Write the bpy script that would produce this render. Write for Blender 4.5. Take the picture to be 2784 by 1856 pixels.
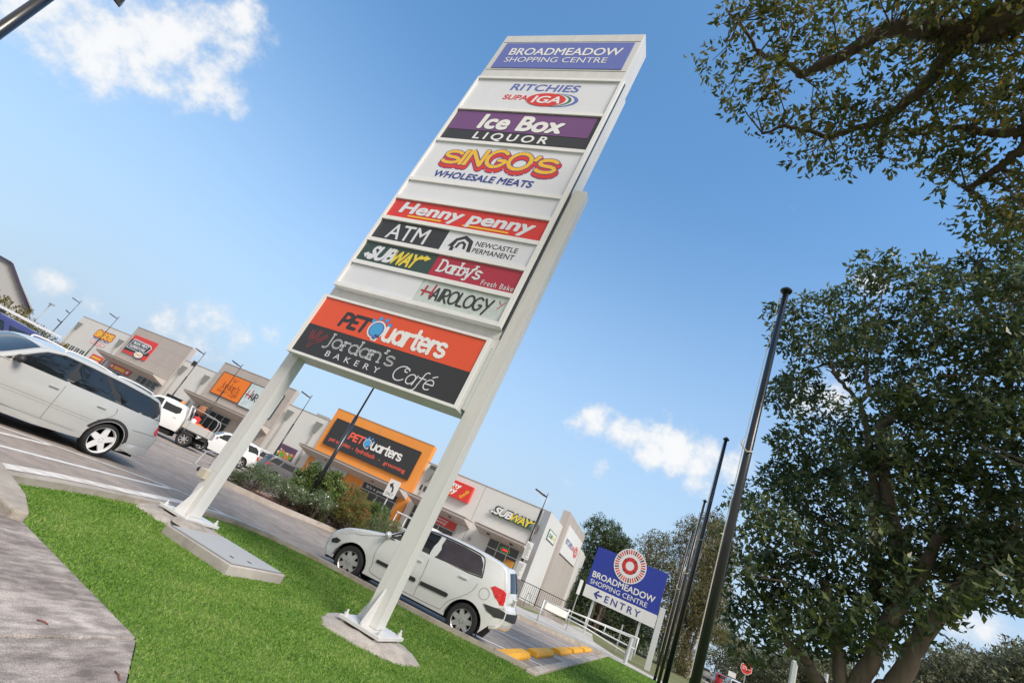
import bpy, bmesh, random
import numpy as np
from math import sin, cos, pi, radians, sqrt, atan2, hypot
from mathutils import Vector, Matrix
from mathutils.geometry import delaunay_2d_cdt

for o in list(bpy.data.objects): bpy.data.objects.remove(o)
SC = bpy.context.scene
COL = SC.collection
rnd = random.Random(7)

# ---------------------------------------------------------------- camera
cam_d = bpy.data.cameras.new('camera'); cam = bpy.data.objects.new('camera', cam_d); COL.objects.link(cam)
cam_d.sensor_width = 36; cam_d.sensor_fit = 'HORIZONTAL'; cam_d.lens = 17.2369; cam_d.clip_start = 0.05; cam_d.clip_end = 3000
RM = Matrix(((0.8848529, -0.2375615, 0.4007491), (0.2373111, -0.5104001, -0.8265441), (0.4008975, 0.8264722, -0.3952530)))
cam.matrix_world = Matrix.Translation((0, 0, 1.33)) @ RM.to_4x4()
SC.camera = cam

# ---------------------------------------------------------------- exposure, sun and sky
SC.view_settings.view_transform = 'Standard'; SC.view_settings.look = 'None'
SC.view_settings.gamma = 1.0; SC.view_settings.exposure = 0.61
SUN_EL, SUN_AZ = radians(45), radians(119)      # azimuth measured clockwise from +y
sd = bpy.data.lights.new('sun', 'SUN'); sd.energy = 2.75; sd.angle = radians(24); sd.color = (1.0, 0.91, 0.82)
so = bpy.data.objects.new('sun', sd); COL.objects.link(so)
sdir = Vector((sin(SUN_AZ) * cos(SUN_EL), cos(SUN_AZ) * cos(SUN_EL), sin(SUN_EL)))
so.rotation_euler = (-sdir).to_track_quat('-Z', 'Y').to_euler(); so.location = sdir * 60

BIG=[(4.7,11.33,5.17),(5.77,10.02,6.07),(5.53,9.56,10.77),(3.82,12.62,10.94),(3.97,10.8,6.25),(2.75,11.28,2.92),(4.97,10.07,10.52),(1.41,12.5,10.69),(3.04,12.04,2.7),(4.51,12.21,5.85),(5.75,10.17,9.24),(2.58,11.77,11.2),(2.89,12.68,6.12),(2.35,10.68,8.44),(5.08,9.81,7.12),(2.84,12.69,7.53),(4.93,10.86,12.53),(5.02,10.49,4.4),(3.06,11.55,6.11),(2.21,12.16,4.16),(2.93,12.79,9.25),(4.35,11.9,4.82),(1.5,11.76,3.88),(5.99,11.95,4.82),(3.29,11.91,3.11),(3.74,10.48,8.7),(3.19,12.31,10.69),(4.59,11.42,4.44),(3.26,10.62,7.43),(5.03,9.34,10.27),(4.59,10.93,4.69),(1.89,11.53,3.14),(4.16,12.1,5.19),(3.42,10.94,9.14),(4.08,12.4,9.6),(3.07,11.05,4.09),(5.13,10.43,5.56),(2.85,10.44,4.57),(4.93,11.57,6.78),(2.58,12.64,5.25),(4.11,12.3,4.41),(2.89,11.15,5.29),(3.2,11.59,3.72),(6.3,11.68,6.34),(3.79,10.8,6.6),(5.52,9.5,7.17),(4.69,10.41,5.18),(5.07,10.22,6.41),(4.55,10.5,7.81),(3.99,12.74,6.05),(6.06,11.66,8.87),(5.68,11.09,6.36),(4.17,10.52,6.32),(4.39,11.03,8.78),(4.63,11.7,12.0),(2.77,10.74,7.22),(1.51,10.94,8.59),(6.33,10.48,8.78),(3.89,10.05,9.06),(3.04,11.13,8.8),(1.55,13.15,5.54),(5.69,11.33,10.58),(4.23,10.54,7.18),(5.34,11.13,12.0),(4.86,9.95,8.83),(2.42,11.15,6.24),(5.96,10.79,7.22),(3.8,12.63,6.75),(5.35,11.67,6.48),(5.55,10.19,10.32),(2.9,11.82,3.73),(1.35,11.73,3.0),(2.96,12.55,4.29),(1.64,12.34,5.75),(6.17,11.77,13.47),(2.58,12.42,3.75),(2.91,11.33,10.99),(0.94,10.66,3.92),(4.54,12.1,6.39),(5.84,10.63,7.72),(4.89,10.27,8.05),(4.04,11.83,3.72),(1.04,11.62,8.94),(5.21,11.62,6.03),(1.37,11.18,4.47),(0.89,10.89,9.05),(1.12,10.83,3.3),(6.79,11.26,13.34),(1.65,11.87,6.47),(3.27,11.56,6.67),(5.32,9.37,6.1),(3.86,11.51,6.46),(5.77,11.04,9.63),(3.38,11.84,8.77),(3.45,10.16,10.08),(4.52,9.85,7.25),(6.02,10.59,5.19),(2.04,12.67,11.2),(2.5,11.26,9.63),(1.44,11.59,7.7),(5.3,11.99,7.65),(4.39,9.79,4.11),(6.51,11.43,10.95),(2.4,12.52,10.17),(5.91,9.65,10.11),(4.25,11.83,8.88),(2.36,12.14,8.96),(6.29,11.81,7.96),(3.59,11.86,7.55),(3.79,12.16,3.76),(1.84,11.81,3.72),(4.84,11.28,11.95),(6.36,11.64,4.76),(3.18,12.34,7.55),(2.34,12.53,6.26),(6.24,10.26,9.81),(6.26,10.93,11.29),(6.11,10.85,13.0),(5.45,11.23,7.48),(4.37,10.42,10.46),(4.54,10.9,5.89),(5.87,9.6,10.84),(4.96,9.37,6.09),(4.63,9.93,9.17),(1.65,10.65,4.19),(6.78,11.45,10.17),(4.49,10.25,8.49),(5.89,11.8,5.48),(4.26,11.89,7.72),(4.58,10.99,10.26),(3.08,12.87,4.9),(3.66,11.14,4.49),(4.61,10.35,4.81),(5.27,9.88,8.27),(1.36,12.94,7.87),(4.85,12.02,8.81),(5.64,10.7,4.7),(1.74,11.78,2.75),(2.34,11.62,5.44),(1.94,10.66,2.4),(5.96,10.67,4.88),(6.04,11.56,5.73),(5.18,12.25,4.53),(4.51,10.81,5.42),(3.65,9.98,3.81),(3.17,10.36,10.44),(6.21,10.98,6.0),(3.83,11.24,9.72),(5.43,9.68,7.68),(4.9,10.32,5.0),(5.12,11.31,10.75),(2.27,12.07,6.94),(3.54,10.62,5.06),(4.24,11.7,8.2),(5.06,11.12,11.46),(4.89,11.27,9.96),(3.65,11.02,7.39),(5.26,9.67,4.84),(5.21,9.64,5.86),(3.53,10.59,5.64),(3.53,10.51,7.65),(3.45,11.19,3.98),(3.25,10.41,6.26),(4.7,10.32,6.43),(3.53,10.1,9.36),(3.64,11.94,11.08),(3.64,12.33,4.84),(4.55,11.63,5.45),(2.33,11.72,3.19),(5.26,10.83,6.13),(4.71,10.94,7.52),(4.77,9.55,8.12),(6.12,10.4,8.28),(1.71,12.27,8.75),(1.51,11.79,2.42),(2.87,12.55,3.5),(5.94,10.29,4.5),(4.72,9.7,7.06),(5.93,11.56,5.18),(5.44,9.54,5.11),(4.83,12.26,5.09),(5.11,10.42,12.54),(2.22,12.84,5.26),(5.91,11.2,10.28),(3.16,10.45,3.01),(3.52,12.54,2.82),(5.46,11.66,9.58),(3.74,10.15,3.52),(2.26,10.46,2.79),(2.35,12.33,4.72),(2.66,12.11,2.67),(4.7,12.11,11.7),(1.59,11.01,2.03),(4.78,10.01,4.56),(6.42,11.07,7.67),(5.76,10.12,8.72),(3.67,12.86,6.23),(1.84,11.8,9.69),(3.25,12.89,10.45),(5.99,10.21,6.86),(3.89,12.82,5.47),(3.17,12.64,7.06),(2.16,12.79,5.78),(2.14,12.19,2.93),(3.05,12.82,5.37),(6.18,11.59,13.97),(5.04,12.15,7.64),(2.34,11.64,10.51),(1.2,13.31,5.15),(2.44,11.48,4.21),(5.61,11.58,11.24),(4.07,11.33,11.62),(1.58,11.87,3.4),(4.33,10.59,8.96),(1.84,12.23,6.16),(5.17,10.15,6.75),(2.73,10.37,3.11),(2.44,10.59,10.78)]
OVER=[(1.79,5.62,8.8),(1.14,5.69,9.7),(2.4,4.41,8.94),(1.49,4.35,9.29),(2.54,4.34,9.96),(1.51,5.13,9.65),(2.13,5.26,10.17),(2.5,5.41,9.15),(-1.12,4.76,9.73),(-0.56,4.65,8.58),(2.51,6.08,8.39),(0.0,4.28,9.85),(3.07,6.21,8.39),(1.44,4.78,8.68),(0.41,4.4,9.67),(-0.71,4.81,10.08),(0.55,4.72,8.54),(2.48,4.81,10.39),(0.46,4.83,9.66),(2.46,5.9,7.6),(0.33,5.05,9.65),(2.48,5.87,9.1),(0.92,6.35,9.34),(0.91,4.37,9.97),(2.72,5.72,8.42),(0.9,5.13,8.37),(-0.29,4.64,10.12),(1.84,5.0,8.15),(1.58,4.32,9.86),(2.35,3.93,9.46),(2.11,5.34,9.96),(0.56,5.46,8.7),(-0.18,5.37,10.25),(3.32,5.91,8.28),(2.11,4.14,8.5),(-0.79,3.84,9.24),(-0.29,5.22,9.76),(0.09,4.89,10.14),(0.5,4.85,8.44),(0.82,4.76,10.63),(1.04,3.8,8.94),(2.68,5.52,7.93),(2.53,5.28,9.52),(1.83,3.74,9.15),(1.51,4.69,10.2),(2.73,5.16,8.52),(0.27,5.11,9.16),(2.58,4.18,8.4),(1.51,6.1,9.53),(1.47,4.86,8.22),(1.39,5.57,9.77),(1.6,5.27,10.34),(3.4,6.19,8.36),(-0.3,4.09,9.44),(1.88,4.8,8.55),(2.12,5.33,8.3),(1.63,4.11,9.24),(0.77,4.39,8.52),(-1.02,5.3,10.08),(2.01,5.83,8.4),(2.67,4.28,8.27),(2.14,5.72,7.76),(0.96,4.47,8.56),(2.07,4.91,8.85),(-0.06,4.4,9.01),(1.88,4.77,8.05),(0.37,4.87,8.17),(2.07,5.64,8.52),(-0.79,4.7,8.66),(2.88,6.27,7.66),(3.29,5.56,8.73),(1.94,4.45,8.38),(1.22,3.76,8.75),(-0.5,4.35,9.81),(0.95,5.22,8.06),(-0.66,6.02,9.73),(2.33,4.99,10.15),(2.79,4.98,8.28),(2.66,5.65,8.68),(0.81,4.33,9.35),(-1.15,4.71,9.15),(1.9,4.39,9.41),(2.84,4.82,9.8),(1.59,4.57,9.07),(0.76,3.67,8.98),(3.43,6.16,7.98),(1.21,4.92,8.49),(-0.85,3.86,8.79),(-0.01,5.15,8.56),(0.14,5.04,10.05),(-1.13,4.53,10.46),(1.61,5.42,8.39),(2.9,6.61,8.23),(2.3,5.27,8.51),(1.54,4.58,8.4),(3.21,5.29,9.67),(-0.36,4.61,9.66),(2.93,4.84,8.47),(2.96,5.23,9.89),(0.85,5.01,10.07),(0.73,5.99,8.54),(1.23,5.03,10.38),(-0.27,5.66,9.34),(2.88,5.14,7.75),(2.74,5.39,8.52),(2.27,4.62,7.99),(1.44,4.45,9.21),(3.04,5.72,7.54),(2.15,6.1,8.35),(2.88,5.61,8.13),(2.86,4.65,7.82),(2.63,5.08,8.94),(1.1,5.25,8.31),(0.66,4.93,10.16),(1.24,5.86,8.64),(2.75,6.36,9.09),(2.92,4.55,10.17),(-0.96,4.39,9.41),(2.89,5.84,9.44),(3.5,5.74,8.68),(0.13,4.21,9.89),(-0.51,4.68,9.24),(1.43,3.98,9.53),(2.52,4.46,9.45),(-0.42,4.83,8.38),(2.32,3.58,8.66),(-0.51,5.46,8.64),(2.09,4.44,10.37),(2.27,5.09,9.9),(-0.62,3.94,9.24),(0.77,5.87,9.1),(0.58,5.46,10.28),(0.31,5.48,8.09),(2.76,5.08,9.38),(-0.05,4.89,10.5),(2.09,4.29,9.18),(0.88,5.68,10.11),(0.38,6.38,9.76),(2.77,4.38,9.36),(1.59,3.88,9.07),(-0.07,4.57,8.58),(0.82,5.59,9.59),(-0.2,6.24,9.77),(3.42,5.84,8.39),(-0.25,4.36,10.33),(2.69,5.02,9.56),(1.56,4.68,8.98),(3.49,5.98,8.97),(0.15,5.31,9.78),(0.59,4.22,9.18),(-0.48,3.91,9.3),(2.12,5.22,8.93),(2.68,4.97,7.75),(3.31,5.53,7.34),(3.19,6.89,8.55),(1.99,4.86,10.0),(-0.73,4.89,9.8),(2.21,3.95,9.11),(2.24,4.38,10.04),(0.03,5.34,9.38),(-0.16,4.86,8.66),(-0.63,4.27,9.43),(1.35,4.79,10.13),(2.7,5.83,8.17),(1.86,4.4,10.4),(0.7,5.15,8.61),(1.69,4.77,8.24),(-1.17,5.83,10.03),(-0.86,4.51,9.1),(0.61,4.34,8.51),(1.66,4.54,8.76),(2.22,5.57,8.32),(2.22,4.13,9.79),(2.11,5.65,8.16),(3.35,6.18,8.8),(0.48,4.71,10.62),(1.05,5.15,10.42),(3.15,5.45,7.56),(2.76,4.44,9.09),(0.22,5.92,9.66),(2.78,6.1,8.12),(2.47,4.17,9.25),(2.18,4.13,8.79),(2.58,5.92,8.89),(0.94,5.4,7.98),(1.79,4.5,9.68),(2.6,4.79,7.8),(0.98,4.13,9.19),(0.49,5.68,10.23),(2.78,5.28,7.52),(1.04,4.82,8.64),(0.39,3.87,9.37),(1.17,3.64,8.95),(2.52,5.87,7.94),(1.62,4.3,9.1),(2.72,4.84,8.5),(1.82,3.87,8.65),(3.28,6.22,8.36),(0.23,4.0,8.93),(-1.23,5.14,9.36),(2.59,4.44,8.12),(2.71,5.35,10.07),(2.14,4.47,8.55),(2.59,4.64,8.49),(1.48,5.3,9.12),(1.82,4.08,9.35),(1.84,4.88,9.72),(2.26,5.13,8.9),(-1.13,4.29,9.42),(0.08,5.67,8.79),(1.12,4.7,9.37),(-0.34,4.62,9.26),(2.33,5.41,8.98),(-0.83,5.42,9.14),(1.37,5.33,9.89),(2.31,4.82,8.52),(0.26,5.01,10.47),(0.54,5.99,9.07),(3.1,6.21,9.28),(0.37,5.9,9.98),(-0.75,5.05,9.54),(0.66,4.36,10.46),(2.38,5.07,8.24),(1.94,6.17,9.04),(1.05,3.65,8.95),(2.15,3.77,9.1),(2.66,5.38,7.21),(3.57,5.93,8.09),(0.06,5.12,9.83),(2.06,5.65,9.92),(2.69,5.03,8.65),(2.85,4.8,9.22),(-0.34,4.6,8.41),(3.08,5.43,8.66),(3.3,5.66,9.4),(0.91,3.78,9.24),(1.79,5.52,9.54),(2.01,4.38,10.55),(2.52,6.27,8.85),(0.54,3.94,9.31),(2.6,5.12,9.37),(1.99,5.13,9.34),(1.1,5.14,8.59),(2.41,4.4,9.58),(2.18,4.57,9.03),(1.86,5.35,8.38),(1.56,4.22,9.34),(2.41,3.87,9.03),(2.53,5.59,9.91),(0.26,4.26,10.14),(3.57,5.89,8.43),(1.07,5.62,10.12),(3.34,5.44,8.62),(-0.58,4.69,8.34),(1.42,5.15,10.04),(-1.22,4.35,9.06),(1.5,5.51,9.1),(3.52,6.08,8.03),(1.19,4.34,9.62),(1.04,5.15,10.0),(3.05,4.92,8.82),(1.65,5.84,9.26),(-0.51,5.31,9.92),(2.45,4.29,8.65),(3.35,5.67,9.17),(2.25,5.78,7.61),(2.07,4.27,9.66),(1.06,4.39,10.09),(0.85,4.79,8.22),(0.58,6.62,9.53),(-0.07,3.88,9.42),(-0.17,4.57,9.61),(2.88,6.59,9.02),(2.92,5.04,9.33),(0.58,4.3,8.74),(1.43,5.92,8.75),(2.86,4.75,9.99),(2.81,5.54,7.22),(2.19,5.0,10.09),(2.57,4.13,9.15),(-0.4,5.78,9.28),(1.43,3.64,8.95),(1.3,4.66,9.54),(-1.49,5.36,10.09),(1.68,4.94,8.26),(1.58,4.42,8.3),(2.27,6.93,8.54),(2.13,6.21,7.64),(2.51,5.82,7.25),(2.54,5.56,7.25)]
OB1=[(2.43,3.92,9.06),(2.06,4.14,9.14),(1.66,4.38,9.19),(1.37,4.46,9.29),(0.88,4.5,9.42),(0.56,4.72,9.41),(0.37,4.88,9.41),(0.12,5.03,9.42),(-0.08,5.16,9.42)]
OB1A=[(-0.08,5.16,9.42),(-0.33,5.02,9.51),(-0.71,4.9,9.55),(-1.1,4.51,9.73),(-1.25,4.43,9.75)]
OB1B=[(-0.71,4.9,9.55),(-0.83,4.95,9.51),(-1.05,5.01,9.45)]
OB1C=[(1.3,4.4,9.19),(1.21,4.21,9.31),(1.14,4.01,9.42)]
OB2=[(2.43,3.92,9.06),(2.08,4.19,9.1),(1.9,4.38,9.12),(1.68,4.49,9.18),(1.54,4.75,9.14),(1.45,5.08,9.02),(1.21,5.37,8.95)]
OB3=[(1.21,5.37,8.95),(1.16,5.47,8.88),(0.81,5.62,8.82),(0.53,5.72,8.77),(0.27,5.67,8.82),(-0.13,5.65,8.84),(-0.38,5.73,8.77)]
OB3A=[(1.2,5.44,8.9),(1.19,5.72,8.7),(1.29,5.87,8.55)]
OB4=[(3.13,5.02,8.37),(2.57,5.22,8.46),(2.32,5.3,8.48),(2.07,5.3,8.56),(1.79,5.35,8.6),(1.61,5.43,8.58)]
OB5=[(3.08,4.93,8.46),(2.64,5.36,8.32),(2.49,5.58,8.21),(2.41,5.68,8.16),(2.28,5.85,8.06)]
BL1=[(3.58,11.45,2.02),(3.79,11.39,2.43),(4.08,11.28,3.3),(4.43,11.15,4.11),(4.78,11.01,4.71),(5.17,10.83,5.57)]
BL2=[(3.29,11.54,1.87),(3.48,11.48,2.7),(3.62,11.44,3.27),(3.98,11.32,4.22),(4.22,11.23,5.16)]
BL3=[(3.18,11.57,1.82),(3.0,11.62,2.48),(2.88,11.65,2.95),(2.67,11.7,3.71)]
BL4=[(2.98,11.62,1.72),(2.74,11.68,2.0),(2.55,11.73,2.19),(2.19,11.8,2.43),(1.92,11.85,2.67)]
BL5=[(3.58,11.66,3.0),(3.79,11.59,4.17),(3.29,11.75,6.91),(3.41,11.71,7.46),(3.56,11.67,7.81),(3.75,11.61,8.57)]
BL6=[(3.23,11.76,6.29),(3.16,11.78,6.45),(3.01,11.82,7.33),(2.88,11.86,7.78),(2.43,11.96,8.3),(2.15,12.01,8.73)]
BL6A=[(2.88,11.86,7.78),(2.99,11.83,8.14),(2.88,11.85,8.82),(2.82,11.87,9.64)]
BL6B=[(3.52,11.68,3.78),(3.4,11.72,4.92),(3.23,11.76,6.29)]
EUC=[(-1.34,56.74,9.85),(3.47,61.8,6.62),(-0.93,57.84,7.02),(6.03,58.32,2.1),(0.55,55.66,5.7),(4.99,61.3,11.84),(0.59,55.23,3.93),(0.25,54.1,8.21),(-0.6,59.87,10.85),(1.78,54.83,7.36),(-1.54,56.57,5.8),(2.89,58.88,8.58),(-0.69,60.51,6.45),(4.47,61.31,6.31),(3.73,57.9,3.16),(2.56,57.26,4.05),(1.42,58.49,2.18),(1.87,61.22,4.35),(5.77,54.86,4.67),(-0.74,60.76,8.39),(0.18,54.51,4.55),(4.97,56.16,7.3),(0.76,54.7,2.93),(4.39,58.33,1.49),(1.82,57.88,5.5),(-0.73,54.51,4.82),(2.99,54.54,7.0),(3.66,56.13,1.6),(4.27,54.13,7.7),(5.43,56.45,1.12),(0.93,61.97,13.77),(2.73,59.22,0.55),(-1.14,61.39,11.86),(3.9,53.87,12.03),(2.47,59.01,2.26),(-2.86,56.34,9.97),(2.14,59.72,0.71),(2.07,54.72,2.78),(-3.26,54.85,9.16),(3.87,58.4,10.3),(-0.01,59.51,12.21),(4.91,59.24,0.39),(3.05,59.5,15.58),(3.79,55.68,8.84),(2.61,58.91,6.64),(2.61,54.8,1.38),(1.0,56.12,13.59),(3.24,56.51,0.46),(1.15,54.14,6.43),(-1.43,55.96,8.34),(3.9,57.11,0.27),(1.95,56.66,13.94),(5.81,56.05,3.34),(0.01,55.04,3.36),(0.54,55.01,6.78),(5.29,61.63,1.63),(1.99,55.59,8.75),(-1.97,55.53,8.89),(0.09,58.62,6.58),(2.8,59.89,10.42),(2.17,54.08,11.28),(1.97,57.12,10.4),(4.38,56.22,9.43),(3.42,54.12,2.12),(2.37,60.68,5.04),(1.8,58.28,3.32),(0.79,57.01,11.22),(-1.75,54.53,10.47),(1.3,60.35,8.7),(5.57,61.69,6.77),(4.22,60.7,5.32),(1.28,58.24,10.33),(5.28,56.93,3.82),(0.03,55.97,12.42),(3.18,59.48,4.85),(4.63,53.9,4.54),(2.99,57.67,3.15),(3.29,61.31,14.67),(4.32,53.89,2.93),(3.81,56.69,6.92),(2.17,60.66,7.28),(1.78,57.43,1.76),(-2.39,56.01,7.76),(5.45,56.2,2.48),(4.01,58.36,7.78),(-0.2,59.72,9.92),(1.61,60.23,13.77),(4.95,57.66,5.71),(3.35,54.86,13.89),(-2.06,54.22,6.92),(1.72,59.76,12.14),(5.17,54.89,5.2),(0.15,59.77,11.39),(4.5,57.11,7.02),(3.11,60.94,12.01),(1.76,55.1,9.41),(0.96,61.48,5.0),(4.4,54.82,3.92),(0.8,59.91,12.57),(3.61,57.51,3.95),(-0.95,57.55,9.24),(3.74,58.69,13.6),(2.38,58.75,13.58),(5.99,55.36,4.17),(1.47,60.21,1.1),(3.25,57.0,10.51),(-2.57,55.01,8.49),(3.61,58.24,12.11),(4.37,58.84,12.01),(1.18,60.09,9.36),(1.19,55.07,3.6),(3.44,59.62,9.63),(0.53,59.63,10.31),(-1.78,58.85,8.0),(-1.91,59.5,6.89),(1.63,55.58,12.1),(4.92,57.5,8.68),(3.64,58.88,8.4),(0.53,59.28,8.25),(4.88,57.08,2.49),(2.32,55.13,5.54),(0.69,59.73,2.27),(-0.67,58.41,4.14),(3.75,56.79,0.98),(-0.03,55.56,5.32),(3.26,61.73,13.87),(2.49,55.69,7.36),(3.01,55.92,5.3),(1.28,56.39,5.96),(0.25,61.11,14.21),(3.14,59.62,2.36),(2.21,60.13,11.62),(1.64,59.67,4.9),(4.1,55.19,2.19),(2.15,59.62,15.38),(4.62,61.37,14.42),(5.18,56.98,3.17),(-0.1,56.74,7.03),(3.85,58.25,11.26),(5.66,59.98,4.63),(-2.06,58.13,10.13),(4.67,60.48,10.98),(1.21,57.2,7.6),(3.16,56.93,1.05),(4.25,60.45,4.64),(-2.52,57.15,10.74),(-0.4,54.56,8.44),(2.87,61.42,9.86),(5.06,60.98,13.1),(1.84,54.39,5.95),(2.82,61.54,15.24),(4.57,58.59,0.89),(3.17,61.39,12.92),(1.41,57.79,11.01),(0.14,56.67,2.8)]
CYP=[(-8.61,65.93,3.31),(-9.18,71.24,2.03),(-7.06,68.66,5.24),(-6.37,69.65,3.55),(-6.1,67.03,9.59),(-2.4,67.24,1.33),(-6.95,71.3,8.64),(-5.61,69.71,6.5),(-3.08,66.4,4.78),(-9.38,69.29,10.13),(-3.96,68.93,1.24),(-2.88,67.17,2.31),(-8.61,69.2,6.86),(-5.67,68.38,9.12),(-6.43,67.54,1.63),(-9.86,68.94,4.05),(-6.07,70.62,2.28),(-3.28,67.67,3.37),(-1.0,67.48,2.01),(-5.95,67.52,5.06),(-9.04,66.94,6.06),(-9.03,68.21,4.87),(-3.66,70.94,5.78),(-10.53,68.0,5.08),(-7.03,71.01,7.83),(-9.58,70.7,8.83),(-8.53,66.96,10.72),(-9.65,65.41,9.32),(-8.01,68.84,1.51),(-7.9,71.14,7.15),(-4.04,67.11,4.04),(-1.72,71.21,2.48),(-2.34,66.75,4.96),(-7.08,69.22,9.71),(-9.81,68.03,6.64),(-10.72,70.33,6.11),(-7.66,65.58,7.27),(-7.62,68.61,2.48),(-8.22,66.74,9.45),(-6.52,67.52,2.61),(-10.76,69.5,3.83),(-5.15,68.55,4.08),(-7.53,68.54,11.34),(-3.86,66.58,2.47),(-8.07,68.21,5.97),(-4.51,67.24,1.18),(-9.71,68.13,2.74),(-2.8,71.46,3.77),(-5.36,66.58,7.58),(-5.04,67.02,2.42),(-3.21,71.66,1.66),(-11.09,68.79,10.77),(-10.98,70.23,2.4),(-6.33,66.84,6.62),(-4.57,67.85,5.04),(-1.75,70.27,4.81),(-7.98,69.54,4.66),(-7.15,69.68,3.81),(-9.39,66.05,0.93),(-9.01,66.59,7.03),(-10.21,65.66,6.71),(-10.4,65.27,8.35),(-5.72,67.93,3.1),(-4.54,71.72,6.29),(-10.33,66.98,11.27),(-5.14,66.38,1.1),(-8.67,70.56,12.38),(-9.96,67.17,1.75),(-2.52,67.54,2.99),(-10.61,66.28,9.28),(-9.83,66.88,7.79),(-8.06,68.26,8.35),(-7.37,69.35,1.95),(-8.79,68.09,1.12),(-10.33,67.58,1.07),(-7.54,71.31,0.92),(-6.69,67.99,10.74),(-1.57,71.07,4.19),(-1.56,68.85,1.36),(-4.83,68.71,1.84),(-7.42,66.19,9.61),(-7.49,67.97,9.04),(-7.56,71.52,6.38),(-7.68,67.5,3.08),(-5.78,70.08,4.64),(-9.79,68.59,10.56),(-6.05,71.22,1.44),(-5.19,71.5,5.84),(-8.83,69.39,4.15),(-4.83,71.82,3.48),(-6.25,66.75,5.67),(-4.66,70.7,6.91),(-1.9,67.16,3.38),(-9.09,66.26,11.17),(-9.62,67.11,5.13),(-8.29,68.3,5.24),(-5.79,68.11,7.05),(-2.32,68.17,2.03),(-6.01,67.62,10.42),(-7.3,70.93,4.6),(-1.32,71.84,3.49),(-8.82,69.57,7.81),(-3.96,69.28,4.93),(-10.34,70.17,12.42),(-10.19,69.88,9.07),(-8.56,65.72,2.62),(-2.78,69.5,4.47),(-7.92,69.27,3.93),(-7.41,68.13,8.07),(-8.1,68.55,10.5),(-4.97,68.09,7.29),(-3.72,70.21,1.92),(-5.82,69.07,8.45),(-10.9,68.97,7.88),(-11.17,70.84,3.15),(-6.58,70.59,4.28),(-6.55,70.55,0.93),(-8.7,69.86,9.07),(-9.83,65.28,4.33),(-9.26,66.73,2.1),(-3.35,67.6,4.09),(-7.86,65.97,0.88),(-4.07,69.33,3.18)]
FARW=[(20.82,102.89,4.64),(11.89,107.77,3.66),(14.26,97.98,4.48),(15.39,94.7,5.16),(16.81,96.38,6.41),(13.41,97.36,3.86),(24.18,95.66,7.55),(18.06,96.66,3.69),(17.67,100.18,4.66),(25.27,102.87,9.3),(10.69,100.14,5.94),(17.43,94.32,4.84),(23.94,105.25,6.32),(22.26,107.06,5.62),(21.19,94.61,7.87),(18.58,94.66,6.09),(11.68,101.51,2.6),(13.44,100.27,6.17),(17.83,97.65,7.93),(25.28,106.31,9.54),(20.92,95.91,4.04),(13.0,108.35,5.08),(21.66,102.44,6.9),(14.65,107.53,2.86),(26.92,103.09,9.21),(25.6,102.87,6.17),(15.45,102.81,5.52),(24.33,94.54,6.42),(22.38,105.33,7.99),(18.28,100.66,6.01),(21.62,97.25,9.43),(13.76,108.5,4.35),(15.08,96.46,2.99),(22.09,95.11,4.48),(25.37,99.59,9.86),(12.7,105.86,6.05),(21.81,94.41,9.04),(25.53,105.92,6.83),(14.03,95.58,5.89),(19.73,104.8,7.17),(15.8,99.04,4.36),(23.91,105.43,7.62),(25.88,97.52,6.4),(10.16,103.93,6.09),(11.06,107.92,7.32),(13.08,105.91,6.99),(19.85,101.48,3.66),(27.85,102.63,8.69),(22.62,103.33,6.88),(22.89,104.36,5.68),(24.43,104.51,5.73),(21.83,107.57,7.68),(27.89,102.92,7.65),(10.38,103.76,3.77),(14.78,105.53,5.28),(15.28,102.41,3.82),(11.88,109.09,4.65),(20.52,99.73,9.19),(19.92,103.13,8.16),(12.6,97.09,5.1),(24.29,92.69,7.63),(23.51,95.6,9.66),(17.61,106.31,7.35),(16.89,107.77,6.69),(11.33,106.96,2.45),(26.02,96.95,10.55),(18.4,93.74,5.03),(22.16,107.43,8.83),(21.15,100.16,4.64),(23.56,96.31,7.45),(16.6,97.87,3.14),(21.27,94.35,3.81),(12.03,94.55,2.64),(23.31,96.41,4.86),(20.32,98.31,3.66),(19.85,92.9,8.71),(18.32,95.77,8.51),(11.93,104.29,7.08),(17.46,104.21,4.41),(14.78,100.97,2.89),(28.06,103.67,9.84),(18.22,106.12,5.62),(24.51,104.09,7.87),(18.26,102.89,3.42),(21.47,105.27,6.21),(10.35,103.93,4.77),(12.25,100.69,3.3),(23.07,102.06,5.04),(20.9,107.91,4.63),(21.55,92.81,7.77),(25.01,98.45,8.9),(24.85,94.71,9.67),(21.62,98.78,8.62),(27.06,105.39,6.1),(24.38,97.86,6.78),(13.84,104.44,7.27),(18.1,99.72,7.19),(23.89,102.04,6.79),(17.81,102.27,7.59)]
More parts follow.
